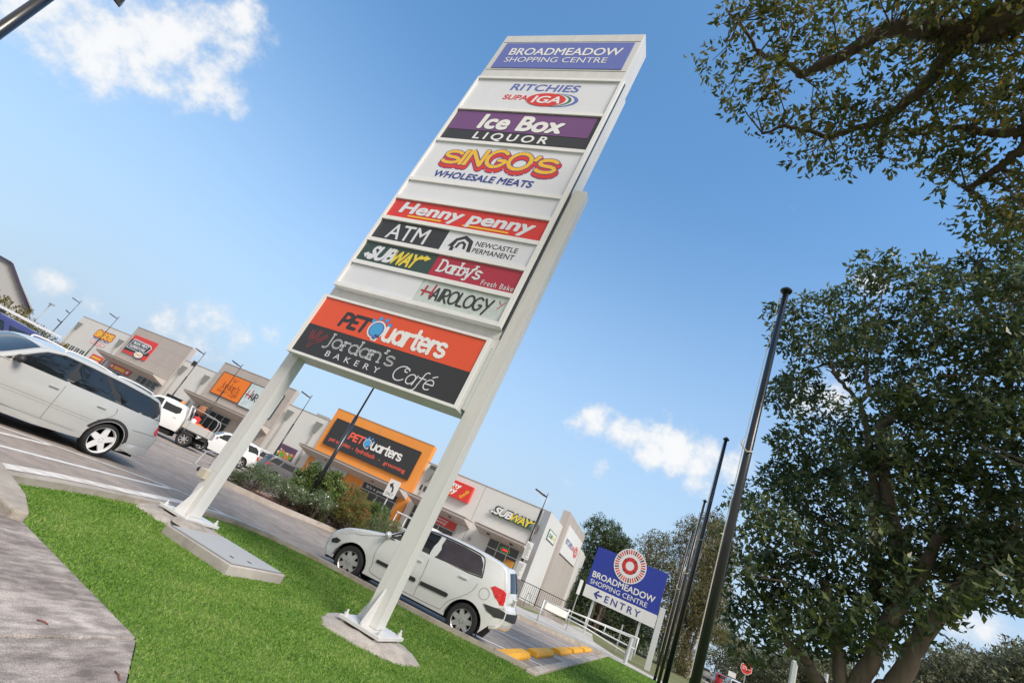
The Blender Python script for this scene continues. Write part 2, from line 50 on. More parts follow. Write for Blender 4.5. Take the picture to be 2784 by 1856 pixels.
FARR=[(23.67,60.26,7.83),(30.5,65.84,10.28),(26.89,55.62,10.93),(30.48,64.09,10.48),(28.58,68.06,11.14),(31.85,62.74,12.18),(29.5,56.87,11.55),(31.86,67.57,14.34),(24.3,60.75,10.86),(25.64,60.98,8.5),(27.66,67.13,11.61),(22.31,58.15,8.69),(33.16,63.56,14.35),(30.52,60.47,13.06),(27.56,54.59,12.85),(24.68,61.25,8.92),(23.04,58.1,9.23),(26.05,58.94,9.12),(23.85,66.8,10.39),(23.67,60.86,8.42),(25.9,63.42,8.12),(27.87,60.54,12.39),(26.26,56.25,8.58),(23.38,59.9,10.64),(30.75,59.12,14.25),(30.69,58.66,10.55),(27.11,69.09,11.31),(25.31,55.46,8.2),(24.04,66.13,9.93),(31.43,67.14,12.03),(29.43,65.29,12.89),(27.37,60.82,10.28),(31.22,63.12,10.5),(29.92,62.78,11.0),(20.68,56.79,7.96),(27.46,60.42,11.54),(27.04,56.76,8.81),(22.92,60.66,8.13),(31.54,62.19,11.41),(29.03,59.82,13.78),(29.16,59.86,10.44),(33.65,65.39,13.92),(21.59,58.12,8.62),(22.02,59.72,6.79),(27.15,61.98,8.86),(21.74,57.9,9.69),(29.95,61.48,11.35),(25.41,57.69,9.47),(31.64,62.35,10.31),(26.5,61.16,10.91),(29.4,62.79,12.42),(26.54,55.16,11.53),(27.58,55.5,12.18),(26.66,59.65,10.97),(33.87,65.2,12.32),(21.72,61.39,8.3),(23.08,56.33,10.72),(27.39,57.71,11.32),(25.59,63.48,10.6),(24.09,56.53,9.18),(23.27,61.16,9.7),(26.22,62.6,11.79),(25.17,54.74,10.05),(33.26,66.74,13.6),(25.08,59.54,10.56),(30.1,68.27,13.21),(24.15,63.9,7.79),(26.53,63.45,9.46),(31.9,66.0,10.57),(27.44,63.5,9.42),(25.24,55.45,8.85),(33.18,64.81,15.56),(32.32,64.81,15.35),(34.39,65.29,13.39),(27.94,56.11,10.94),(31.05,66.44,11.18),(29.11,56.76,13.11),(25.61,69.24,8.53),(27.71,64.72,12.29),(29.56,59.3,10.63),(25.93,64.14,8.65),(26.64,54.55,11.33),(27.72,56.75,12.56),(23.31,64.74,8.05),(22.02,61.34,7.07),(25.33,61.65,9.62),(30.2,58.4,9.95),(28.13,54.67,9.92),(30.0,63.06,14.15),(26.66,59.57,8.55),(31.99,61.02,13.08),(28.52,54.08,13.09),(32.43,61.51,12.07),(26.97,56.2,12.24),(23.78,67.31,9.68),(28.25,64.79,10.94),(25.5,55.67,9.55),(24.06,56.04,7.87),(28.92,55.09,9.53),(24.99,68.18,11.06),(22.66,58.78,7.15),(29.97,59.57,10.23),(25.02,62.81,7.78),(30.09,59.44,12.27),(29.15,59.31,11.71),(29.29,58.76,9.51)]
CLOUDS=[(-0.911,0.18,0.37,0.09,1),(-0.895,0.209,0.395,0.113,1),(-0.872,0.238,0.428,0.12,1),(-0.843,0.262,0.47,0.113,1),(-0.816,0.287,0.502,0.098,1),(-0.833,0.304,0.463,0.083,0.95),(-0.869,0.277,0.41,0.083,0.9),(-0.802,0.305,0.513,0.068,0.9),(-0.876,0.203,0.438,0.09,0.8),(-0.841,0.219,0.495,0.068,0.6),(-0.244,0.922,0.302,0.045,0.9),(-0.206,0.923,0.324,0.053,1),(-0.143,0.939,0.311,0.068,1),(-0.1,0.945,0.313,0.068,1),(-0.048,0.945,0.324,0.068,1),(0.006,0.947,0.321,0.068,1),(0.051,0.945,0.323,0.06,1),(-0.167,0.955,0.246,0.045,0.8),(-0.13,0.961,0.243,0.038,0.7),(0.004,0.96,0.281,0.053,0.8),(-0.076,0.924,0.376,0.03,0.6),(-0.215,0.958,0.19,0.026,0.6),(-0.056,0.971,0.232,0.03,0.6),(-0.25,0.958,0.14,0.034,0.7),(-0.807,0.57,0.157,0.068,0.8),(-0.787,0.597,0.157,0.06,0.8),(-0.821,0.553,0.142,0.045,0.7),(-0.757,0.625,0.191,0.034,0.8),(-0.848,0.519,0.105,0.053,0.8),(-0.856,0.506,0.102,0.038,0.7),(-0.829,0.549,0.107,0.038,0.6),(-0.915,0.398,0.073,0.045,0.8),(-0.894,0.441,0.083,0.038,0.75),(-0.808,0.576,0.122,0.045,0.6),(-0.718,0.652,0.245,0.023,0.2),(0.158,0.867,0.472,0.068,1),(0.131,0.884,0.45,0.045,0.9),(0.178,0.852,0.493,0.045,0.9),(0.171,0.752,0.636,0.045,0.8),(0.398,0.892,0.213,0.06,0.7),(0.367,0.911,0.191,0.053,0.6),(-0.739,0.492,0.459,0.019,0.30),(-0.845,0.362,0.393,0.026,0.30),(-0.011,0.698,0.716,0.019,0.30),(0.034,0.693,0.72,0.019,0.33),(-0.702,0.513,0.493,0.015,0.25),(-0.131,0.861,0.492,0.023,0.2)]

W = bpy.data.worlds.new('World'); SC.world = W; W.use_nodes = True
nt = W.node_tree; nt.nodes.clear(); L = nt.links.new
def N(t, **k):
    n = nt.nodes.new(t)
    for a, b in k.items(): setattr(n, a, b)
    return n
def mth(op, a, b=None, c=None, clamp=False):
    n = N('ShaderNodeMath', operation=op); n.use_clamp = clamp
    for i, x in enumerate((a, b, c)):
        if x is None: continue
        if isinstance(x, (int, float)): n.inputs[i].default_value = x
        else: L(x, n.inputs[i])
    return n.outputs[0]
sky = N('ShaderNodeTexSky', sky_type='NISHITA'); sky.sun_disc = False
sky.sun_elevation = SUN_EL; sky.sun_rotation = SUN_AZ; sky.air_density = 1.0; sky.dust_density = 1.0; sky.ozone_density = 2.5; sky.altitude = 10
tc = N('ShaderNodeTexCoord')
# clouds: soft puffs scattered over the dome by direction, broken up with fractal noise
n1 = N('ShaderNodeTexNoise'); n1.inputs['Scale'].default_value = 13.0; n1.inputs['Detail'].default_value = 9; n1.inputs['Roughness'].default_value = 0.62
L(tc.outputs['Generated'], n1.inputs['Vector'])
n2 = N('ShaderNodeTexNoise'); n2.inputs['Scale'].default_value = 3.2; n2.inputs['Detail'].default_value = 6; L(tc.outputs['Generated'], n2.inputs['Vector'])
acc = None
for dx, dy, dz, r, wgt in CLOUDS:
    d = N('ShaderNodeVectorMath', operation='DISTANCE'); L(tc.outputs['Generated'], d.inputs[0]); d.inputs[1].default_value = (dx, dy, dz)
    m = N('ShaderNodeMapRange', interpolation_type='SMOOTHSTEP'); L(d.outputs['Value'], m.inputs['Value'])
    m.inputs['From Min'].default_value = r * 1.55; m.inputs['From Max'].default_value = 0.0
    m.inputs['To Min'].default_value = 0.0; m.inputs['To Max'].default_value = wgt
    acc = m.outputs[0] if acc is None else mth('MAXIMUM', acc, m.outputs[0])
dens = mth('ADD', mth('MULTIPLY', acc, 0.93), mth('MULTIPLY', mth('SUBTRACT', n1.outputs['Fac'], 0.5), 1.9))
cm = N('ShaderNodeMapRange', interpolation_type='SMOOTHSTEP'); L(dens, cm.inputs['Value']); cm.inputs['From Min'].default_value = 0.42; cm.inputs['From Max'].default_value = 0.95
cm.inputs['To Max'].default_value = 0.93
gate = mth('MULTIPLY', cm.outputs[0], mth('MULTIPLY', acc, 4.0, clamp=True))
# thin veil brightening the lower sky
sep = N('ShaderNodeSeparateXYZ'); L(tc.outputs['Generated'], sep.inputs[0])
veil = N('ShaderNodeMapRange', interpolation_type='SMOOTHSTEP'); L(sep.outputs['Z'], veil.inputs['Value'])
veil.inputs['From Min'].default_value = 0.80; veil.inputs['From Max'].default_value = -0.05; veil.inputs['To Max'].default_value = 1.0
veil2 = mth('MULTIPLY', veil.outputs[0], mth('ADD', mth('MULTIPLY', n2.outputs['Fac'], 0.25), 0.87), clamp=True)
mixv = N('ShaderNodeMixRGB'); tint = N('ShaderNodeMixRGB', blend_type='MULTIPLY'); tint.inputs[0].default_value = 1.0; L(sky.outputs[0], tint.inputs[1]); tint.inputs[2].default_value = (0.98, 1.40, 1.50, 1)
L(veil2, mixv.inputs['Fac']); L(tint.outputs[0], mixv.inputs[1]); mixv.inputs[2].default_value = (2.75, 3.45, 4.3, 1)
sh1 = N('ShaderNodeMapRange', interpolation_type='SMOOTHSTEP'); L(mth('ADD', mth('MULTIPLY', n1.outputs['Fac'], 1.1), mth('MULTIPLY', acc, 0.45)), sh1.inputs['Value']); sh1.inputs['From Min'].default_value = 0.62; sh1.inputs['From Max'].default_value = 1.08
shade = N('ShaderNodeMixRGB'); L(sh1.outputs[0], shade.inputs['Fac']); shade.inputs[1].default_value = (3.55, 3.85, 4.25, 1); shade.inputs[2].default_value = (5.2, 5.2, 5.2, 1)
mixc = N('ShaderNodeMixRGB'); L(gate, mixc.inputs['Fac']); L(mixv.outputs[0], mixc.inputs[1]); L(shade.outputs[0], mixc.inputs[2])
# broad bright cloud behind the viewpoint, out of view, added to light fronts neutrally
cloud_fill = N('ShaderNodeVectorMath', operation='DOT_PRODUCT'); L(tc.outputs['Generated'], cloud_fill.inputs[0]); cloud_fill.inputs[1].default_value = (0.43, -0.90, 0.10)
dm = N('ShaderNodeMapRange', interpolation_type='SMOOTHSTEP'); L(mth('ADD', cloud_fill.outputs['Value'], mth('MULTIPLY', mth('SUBTRACT', n2.outputs['Fac'], 0.5), 0.5)), dm.inputs['Value'])
dm.inputs['From Min'].default_value = 0.02; dm.inputs['From Max'].default_value = 0.42; dm.inputs['To Max'].default_value = 0.95
mixd = N('ShaderNodeMixRGB'); L(dm.outputs[0], mixd.inputs['Fac']); L(mixc.outputs[0], mixd.inputs[1]); mixd.inputs[2].default_value = (3.9, 3.78, 3.55, 1)
bg = N('ShaderNodeBackground'); bg.inputs['Strength'].default_value = 0.124; L(mixd.outputs[0], bg.inputs['Color'])
wo = N('ShaderNodeOutputWorld'); L(bg.outputs[0], wo.inputs['Surface'])

# ---------------------------------------------------------------- materials
MATS = {}
def mat(name, col, rough=0.6, metal=0.0, var=0.0, vscale=4.0, bump=0.0, bscale=40.0, coat=0.0, spec=0.5, col2=None, stretch=None, emit=None):
    if name in MATS: return MATS[name]
    m = bpy.data.materials.new(name); m.use_nodes = True; t = m.node_tree; b = t.nodes['Principled BSDF']
    b.inputs['Base Color'].default_value = (*col, 1); b.inputs['Roughness'].default_value = rough; b.inputs['Metallic'].default_value = metal
    b.inputs['Coat Weight'].default_value = coat; b.inputs['Coat Roughness'].default_value = 0.05; b.inputs['Specular IOR Level'].default_value = spec
    if var or bump or col2:
        co = t.nodes.new('ShaderNodeTexCoord'); src = co.outputs['Object']
        if stretch:
            mp = t.nodes.new('ShaderNodeMapping'); mp.inputs['Scale'].default_value = stretch; t.links.new(src, mp.inputs['Vector']); src = mp.outputs[0]
    if var or col2:
        n = t.nodes.new('ShaderNodeTexNoise'); n.inputs['Scale'].default_value = vscale; n.inputs['Detail'].default_value = 7; n.inputs['Roughness'].default_value = 0.65
        t.links.new(src, n.inputs['Vector'])
        r = t.nodes.new('ShaderNodeValToRGB'); r.color_ramp.elements[0].position = 0.32; r.color_ramp.elements[1].position = 0.68
        c2 = col2 or tuple(min(1, c * (1 + var)) for c in col); c1 = col if col2 else tuple(c * (1 - var) for c in col)
        r.color_ramp.elements[0].color = (*c1, 1); r.color_ramp.elements[1].color = (*c2, 1)
        t.links.new(n.outputs['Fac'], r.inputs[0]); t.links.new(r.outputs[0], b.inputs['Base Color'])
    if bump:
        n = t.nodes.new('ShaderNodeTexNoise'); n.inputs['Scale'].default_value = bscale; n.inputs['Detail'].default_value = 6
        t.links.new(src, n.inputs['Vector']); bp = t.nodes.new('ShaderNodeBump'); bp.inputs['Strength'].default_value = bump; bp.inputs['Distance'].default_value = 0.02
        t.links.new(n.outputs['Fac'], bp.inputs['Height']); t.links.new(bp.outputs[0], b.inputs['Normal'])
    if emit:
        b.inputs['Emission Color'].default_value = (*emit[0], 1); b.inputs['Emission Strength'].default_value = emit[1]
    MATS[name] = m; return m

def leafmat(name, cols, rough=0.45, trans=0.25, spec=0.5, patch=0.0):
    m = bpy.data.materials.new(name); m.use_nodes = True; t = m.node_tree; b = t.nodes['Principled BSDF']; out = t.nodes['Material Output']
    g = t.nodes.new('ShaderNodeNewGeometry'); r = t.nodes.new('ShaderNodeValToRGB'); e = r.color_ramp.elements
    e[0].color = (*cols[0], 1); e[0].position = 0; e[1].color = (*cols[-1], 1); e[1].position = 1
    for i, c in enumerate(cols[1:-1], 1):
        k = e.new(i / (len(cols) - 1)); k.color = (*c, 1)
    if patch:
        co = t.nodes.new('ShaderNodeTexCoord'); n = t.nodes.new('ShaderNodeTexNoise'); n.inputs['Scale'].default_value = 1.7; n.inputs['Detail'].default_value = 5; t.links.new(co.outputs['Object'], n.inputs['Vector'])
        a = t.nodes.new('ShaderNodeMath'); a.operation = 'MULTIPLY_ADD'; t.links.new(n.outputs['Fac'], a.inputs[0]); a.inputs[1].default_value = patch * 2; a.inputs[2].default_value = -patch
        q = t.nodes.new('ShaderNodeMath'); q.operation = 'ADD'; q.use_clamp = True; t.links.new(a.outputs[0], q.inputs[0]); t.links.new(g.outputs['Random Per Island'], q.inputs[1]); t.links.new(q.outputs[0], r.inputs[0])
    else: t.links.new(g.outputs['Random Per Island'], r.inputs[0])
    t.links.new(r.outputs[0], b.inputs['Base Color'])
    b.inputs['Roughness'].default_value = rough; b.inputs['Specular IOR Level'].default_value = spec
    tr = t.nodes.new('ShaderNodeBsdfTranslucent'); t.links.new(r.outputs[0], tr.inputs['Color'])
    mx = t.nodes.new('ShaderNodeMixShader'); mx.inputs[0].default_value = trans
    t.links.new(b.outputs[0], mx.inputs[1]); t.links.new(tr.outputs[0], mx.inputs[2]); t.links.new(mx.outputs[0], out.inputs['Surface'])
    MATS[name] = m; return m

def asphaltmat(name, lo, hi, road=True):
    m = mat(name, lo, .92, col2=hi, vscale=.5 if road else 3.0, bump=.35 if road else .6, bscale=170 if road else 60); t = m.node_tree; b = t.nodes['Principled BSDF']; src = b.inputs['Base Color'].links[0].from_socket
    co = t.nodes.new('ShaderNodeTexCoord'); fac = src
    for sc, det, st, a0, a1, p0, p1 in (((210, 2, None, .62, 1.30, .36, .66), (1.0, 5, (.25, 1.6, 1), .90, 1.05, .36, .64), (3.1, 7, None, .86, 1.06, .40, .55)) if road else ((130, 3, None, .70, 1.25, .36, .64), (14, 8, (1.5, .55, 1), .70, 1.18, .38, .62), (1.4, 6, None, .88, 1.08, .38, .60))):
        mp = t.nodes.new('ShaderNodeMapping'); mp.inputs['Scale'].default_value = st or (1, 1, 1); mp.inputs['Rotation'].default_value = (0, 0, -.75 if st else 0); t.links.new(co.outputs['Object'], mp.inputs['Vector'])
        n = t.nodes.new('ShaderNodeTexNoise'); n.inputs['Scale'].default_value = sc; n.inputs['Detail'].default_value = det; t.links.new(mp.outputs[0], n.inputs['Vector'])
        r = t.nodes.new('ShaderNodeValToRGB'); r.color_ramp.elements[0].position = p0; r.color_ramp.elements[1].position = p1; r.color_ramp.elements[0].color = (a0, a0, a0, 1); r.color_ramp.elements[1].color = (a1, a1, a1, 1); t.links.new(n.outputs['Fac'], r.inputs[0])
        x = t.nodes.new('ShaderNodeMixRGB'); x.blend_type = 'MULTIPLY'; x.inputs[0].default_value = 1; t.links.new(fac, x.inputs[1]); t.links.new(r.outputs[0], x.inputs[2]); fac = x.outputs[0]
    v = t.nodes.new('ShaderNodeTexVoronoi'); v.feature = 'DISTANCE_TO_EDGE'; v.inputs['Scale'].default_value = .42
    n = t.nodes.new('ShaderNodeTexNoise'); n.inputs['Scale'].default_value = 2.2; n.inputs['Detail'].default_value = 6; t.links.new(co.outputs['Object'], n.inputs['Vector'])
    x = t.nodes.new('ShaderNodeMixRGB'); x.inputs[0].default_value = .28; t.links.new(co.outputs['Object'], x.inputs[1]); t.links.new(n.outputs['Color'], x.inputs[2]); t.links.new(x.outputs[0], v.inputs['Vector'])
    r = t.nodes.new('ShaderNodeValToRGB'); r.color_ramp.elements[0].position = .0; r.color_ramp.elements[1].position = .010; r.color_ramp.elements[0].color = (.55, .55, .55, 1); r.color_ramp.elements[1].color = (1, 1, 1, 1); t.links.new(v.outputs['Distance'], r.inputs[0])
    y = t.nodes.new('ShaderNodeMixRGB'); y.blend_type = 'MULTIPLY'; y.inputs[0].default_value = .6 if road else .0; t.links.new(fac, y.inputs[1]); t.links.new(r.outputs[0], y.inputs[2]); t.links.new(y.outputs[0], b.inputs['Base Color']); return m

# ---------------------------------------------------------------- builders
ORG = {}
def org(o): return ORG.get(o.name, Vector((0, 0, 0))) if o else Vector((0, 0, 0))
def tag(o, label=None, cat=None, group=None, kind=None):
    if label: o['label'] = label
    if cat: o['category'] = cat
    if group: o['group'] = group
    if kind: o['kind'] = kind
    return o
def thing(name, label, cat, loc=(0, 0, 0), rz=0, group=None):
    o = bpy.data.objects.new(name, None); COL.objects.link(o); o.location = loc; o.rotation_euler = (0, 0, rz); o.empty_display_size = 0.2
    ORG[o.name] = Vector(loc); return tag(o, label, cat, group)
def mesh_obj(name, me, m, parent=None, smooth=False, bevel=0.0):
    me.materials.append(m); o = bpy.data.objects.new(name, me); COL.objects.link(o)
    if parent: o.parent = parent; ORG[o.name] = org(parent)
    if smooth:
        me.shade_smooth()
        if smooth is not True: me.set_sharp_from_angle(angle=radians(smooth))
    if bevel:
        bm = o.modifiers.new('bevel', 'BEVEL'); bm.width = bevel; bm.segments = 2; bm.limit_method = 'ANGLE'; bm.angle_limit = radians(40)
    return o
class MB:
    def __init__(s): s.v = []; s.f = []
    def add(s, vs, fs):
        o = len(s.v); s.v += [tuple(p) for p in vs]; s.f += [tuple(i + o for i in f) for f in fs]; return s
    def box(s, x0, x1, y0, y1, z0, z1):
        return s.hexa([(x0, y0, z0), (x1, y0, z0), (x1, y1, z0), (x0, y1, z0), (x0, y0, z1), (x1, y0, z1), (x1, y1, z1), (x0, y1, z1)])
    def hexa(s, p): return s.add(p, [(0, 3, 2, 1), (4, 5, 6, 7), (0, 1, 5, 4), (1, 2, 6, 5), (2, 3, 7, 6), (3, 0, 4, 7)])
    def prism(s, pts, vec):
        n = len(pts); vec = Vector(vec); a = [Vector(p) for p in pts]; b = [p + vec for p in a]
        return s.add(a + b, [tuple(range(n))[::-1], tuple(range(n, 2 * n))] + [(i, (i + 1) % n, n + (i + 1) % n, n + i) for i in range(n)])
    def flat(s, poly, z0, z1): return s.prism([(x, y, z0) for x, y in poly], (0, 0, z1 - z0))
    def obox(s, c, X, Y, Z, sx, sy, sz):
        c, X, Y, Z = Vector(c), Vector(X), Vector(Y), Vector(Z)
        return s.hexa([c + X * a * sx / 2 + Y * b * sy / 2 + Z * d * sz / 2 for d in (-1, 1) for a, b in ((-1, -1), (1, -1), (1, 1), (-1, 1))])
    def tube(s, path, r, n=8, caps=True):
        P = [Vector(p) for p in path]; k = len(P); R = r if isinstance(r, (list, tuple)) else [r] * k; vs = []; fs = []; ref = None
        for i, p in enumerate(P):
            t = (P[min(i + 1, k - 1)] - P[max(i - 1, 0)]).normalized()
            if ref is None: ref = Vector((0, 0, 1)) if abs(t.z) < 0.9 else Vector((1, 0, 0))
            a = (ref - t * ref.dot(t)).normalized(); ref = a; b = t.cross(a)
            vs += [p + (a * cos(2 * pi * j / n) + b * sin(2 * pi * j / n)) * R[i] for j in range(n)]
        for i in range(k - 1):
            fs += [(i * n + j, i * n + (j + 1) % n, (i + 1) * n + (j + 1) % n, (i + 1) * n + j) for j in range(n)]
        if caps: fs += [tuple(range(n))[::-1], tuple(range((k - 1) * n, k * n))]
        return s.add(vs, fs)
    def bar(s, a, b, w, h, up=(0, 0, 1)):
        a, b = Vector(a), Vector(b); X = (b - a); l = X.length; X.normalize(); up = Vector(up); Y = up.cross(X).normalized(); Z = X.cross(Y)
        return s.obox((a + b) / 2, X, Y, Z, l, w, h)
    def lathe(s, prof, c, axis='z', n=24, caps=True):       # prof: (radius, height)
        c = Vector(c); vs = []; k = len(prof)
        for r, h in prof:
            for j in range(n):
                a = 2 * pi * j / n; x, y = r * cos(a), r * sin(a)
                vs.append(c + (Vector((x, y, h)) if axis == 'z' else Vector((x, h, y)) if axis == 'y' else Vector((h, x, y))))
        fs = [(i * n + j, i * n + (j + 1) % n, (i + 1) * n + (j + 1) % n, (i + 1) * n + j) for i in range(k - 1) for j in range(n)]
        if caps and prof[0][0] > .002: fs.append(tuple(range(n))[::-1])
        if caps and prof[-1][0] > .002: fs.append(tuple(range((k - 1) * n, k * n)))
        return s.add(vs, fs)
    def build(s, name, m, parent=None, smooth=False, bevel=0.0, world=True):
        me = bpy.data.meshes.new(name); v = s.v
        if parent and world:
            q = org(parent); v = [(a - q.x, b - q.y, c - q.z) for a, b, c in v]
        me.from_pydata(v, [], s.f); me.validate()
        bm = bmesh.new(); bm.from_mesh(me); bmesh.ops.recalc_face_normals(bm, faces=bm.faces); bm.to_mesh(me); bm.free()
        return mesh_obj(name, me, m, parent, smooth, bevel)
def np_mesh(name, V, F, m, parent=None, smooth=False):
    if parent: V = V - np.array(org(parent))
    me = bpy.data.meshes.new(name); k = F.shape[1]
    me.vertices.add(len(V)); me.vertices.foreach_set('co', np.ascontiguousarray(V, dtype=np.float32).ravel())
    me.loops.add(F.size); me.loops.foreach_set('vertex_index', np.ascontiguousarray(F, dtype=np.int32).ravel())
    me.polygons.add(len(F)); me.polygons.foreach_set('loop_start', np.arange(0, F.size, k, dtype=np.int32))
    me.update(calc_edges=True); me.validate()
    return mesh_obj(name, me, m, parent, smooth)
def dup(root, loc, rz=None, label=None, group=None):
    r = root.copy(); COL.objects.link(r); r.location = loc
    if rz is not None: r.rotation_euler = (0, 0, rz)
    if label: r['label'] = label
    if group: r['group'] = group
    def rec(a, b):
        for ch in a.children:
            c = ch.copy(); COL.objects.link(c); c.parent = b; rec(ch, c)
    rec(root, r); return r
def catmull(P, n=6, closed=False):
    P = [Vector(p) for p in P]; out = []; k = len(P)
    for i in range(k if closed else k - 1):
        if closed: a, b, c, d = P[(i - 1) % k], P[i], P[(i + 1) % k], P[(i + 2) % k]
        else: a, b, c, d = P[max(i - 1, 0)], P[i], P[i + 1], P[min(i + 2, k - 1)]
        for j in range(n):
            t = j / n; out.append(0.5 * ((2 * b) + (c - a) * t + (2 * a - 5 * b + 4 * c - d) * t * t + (3 * b - a - 3 * c + d) * t ** 3))
    if not closed: out.append(P[-1])
    return out

# ---------------------------------------------------------------- lettering
def font_mesh(s, bold=0.0, space=1.0, shear=0.0):
    cu = bpy.data.curves.new('t', 'FONT'); cu.body = s; cu.space_character = space; cu.shear = shear; cu.resolution_u = 5; cu.fill_mode = 'FRONT'
    ob = bpy.data.objects.new('t', cu); me = bpy.data.meshes.new_from_object(ob)
    V = np.array([v.co[:] for v in me.vertices]); F = [tuple(p.vertices) for p in me.polygons]
    bpy.data.objects.remove(ob); bpy.data.curves.remove(cu); bpy.data.meshes.remove(me)
    if bold > 0:                                    # heavier weight: the outline laid down again, shifted round a small circle
        n = len(V); V = np.concatenate([V] + [V + np.array([bold * .8 * cos(2 * pi * k / 8), bold * .8 * sin(2 * pi * k / 8), 0]) for k in range(8)]); F = [tuple(i + n * k for i in f) for k in range(9) for f in F]
    return V, F
def arc(cx, cy, rx, ry, a0, a1, n=14): return [(cx + rx * cos(radians(a0 + (a1 - a0) * i / n)), cy + ry * sin(radians(a0 + (a1 - a0) * i / n))) for i in range(n + 1)]
GL = {  # hand-drawn single-line letters: (advance, strokes)
 'S': (.62, [arc(.3, .75, .28, .25, 25, 270) + arc(.3, .25, .3, .25, 88, -155)]), 'I': (.22, [[(.1, 0), (.1, 1)]]),
 'N': (.72, [[(.05, 0), (.05, 1), (.6, 0), (.6, 1)]]), 'G': (.78, [arc(.36, .5, .34, .5, 45, 345) + [(.69, .42), (.45, .42)]]),
 'O': (.8, [arc(.38, .5, .36, .5, 0, 360, 22)]), "'": (.22, [[(.12, 1.02), (.06, .78)]]), 'P': (.62, [[(.06, 0), (.06, 1)], [(.06, 1), (.3, 1)] + arc(.3, .72, .25, .28, 90, -90) + [(.06, .44)]]),
 'E': (.6, [[(.5, 1), (.06, 1), (.06, 0), (.5, 0)], [(.06, .5), (.42, .5)]]), 'T': (.66, [[(0, 1), (.6, 1)], [(.3, 1), (.3, 0)]]),
 'u': (.64, [[(.04, .68), (.04, .25)] + arc(.27, .24, .23, .24, 180, 360) + [(.5, .68)], [(.5, .3), (.5, 0)]]),
 'a': (.64, [arc(.27, .34, .25, .33, 0, 360, 18), [(.53, .68), (.53, 0)]]), 'r': (.42, [[(.05, .68), (.05, 0)], arc(.27, .4, .2, .26, 180, 60)]),
 't': (.44, [[(.2, .98), (.2, .12)] + arc(.32, .12, .12, .12, 180, 290), [(.02, .68), (.4, .68)]]), 'e': (.6, [[(.04, .37), (.52, .37)] + arc(.28, .35, .25, .34, 5, 310)]),
 's': (.52, [arc(.24, .51, .2, .17, 30, 270) + arc(.24, .17, .22, .17, 90, -150)]), 'J': (.5, [[(.34, 1), (.34, .18)] + arc(.14, .12, .2, .3, 10, -110)]),
 'o': (.62, [arc(.28, .34, .26, .34, 0, 360, 18)]), 'd': (.66, [arc(.27, .34, .25, .33, 0, 360, 18), [(.54, 1.05), (.54, 0)]]), 'n': (.62, [[(.05, .68), (.05, 0)], [(.05, .4)] + arc(.28, .42, .23, .26, 170, 0) + [(.51, 0)]]),
 'C': (.9, [arc(.45, .5, .42, .5, 50, 320, 20), arc(.66, .8, .14, .14, 0, 300, 10)]), 'f': (.46, [arc(.34, .86, .14, .2, 60, 180) + [(.18, .2)] + arc(.06, .0, .12, .3, 30, -110), [(0, .6), (.42, .6)]]),
 'é': (.6, [[(.04, .37), (.52, .37)] + arc(.28, .35, .25, .34, 5, 310), [(.25, .85), (.45, 1.0)]]), 'H': (.62, [[(.1, 0), (.06, .95)], [(.5, 0), (.46, 1.2)], [(-.08, .42), (.55, .36)]]),
 'A': (.66, [[(0, 0), (.3, 1), (.56, 0)], [(.1, .35), (.5, .3)]]), 'R': (.62, [[(.06, 0), (.06, 1)], [(0, 1)] + arc(.25, .74, .25, .26, 90, -90) + [(.06, .48), (.56, -.05)]]),
 'L': (.56, [[(.06, 1), (.06, 0), (.52, -.02)]]), 'Y': (.66, [[(0, 1), (.3, .5)], [(.62, 1), (.2, -.2)]]), 'D': (.74, [[(.08, 1), (.08, 0)], [(.0, 1)] + arc(.28, .5, .38, .5, 90, -90) + [(0, 0)]]),
 'b': (.64, [[(.06, 1.05), (.06, 0)], arc(.32, .34, .25, .33, 0, 360, 18)]), 'y': (.6, [[(.04, .68), (.28, .05)], [(.54, .68), (.22, -.28), (.05, -.26)]]), ' ': (.35, [])}
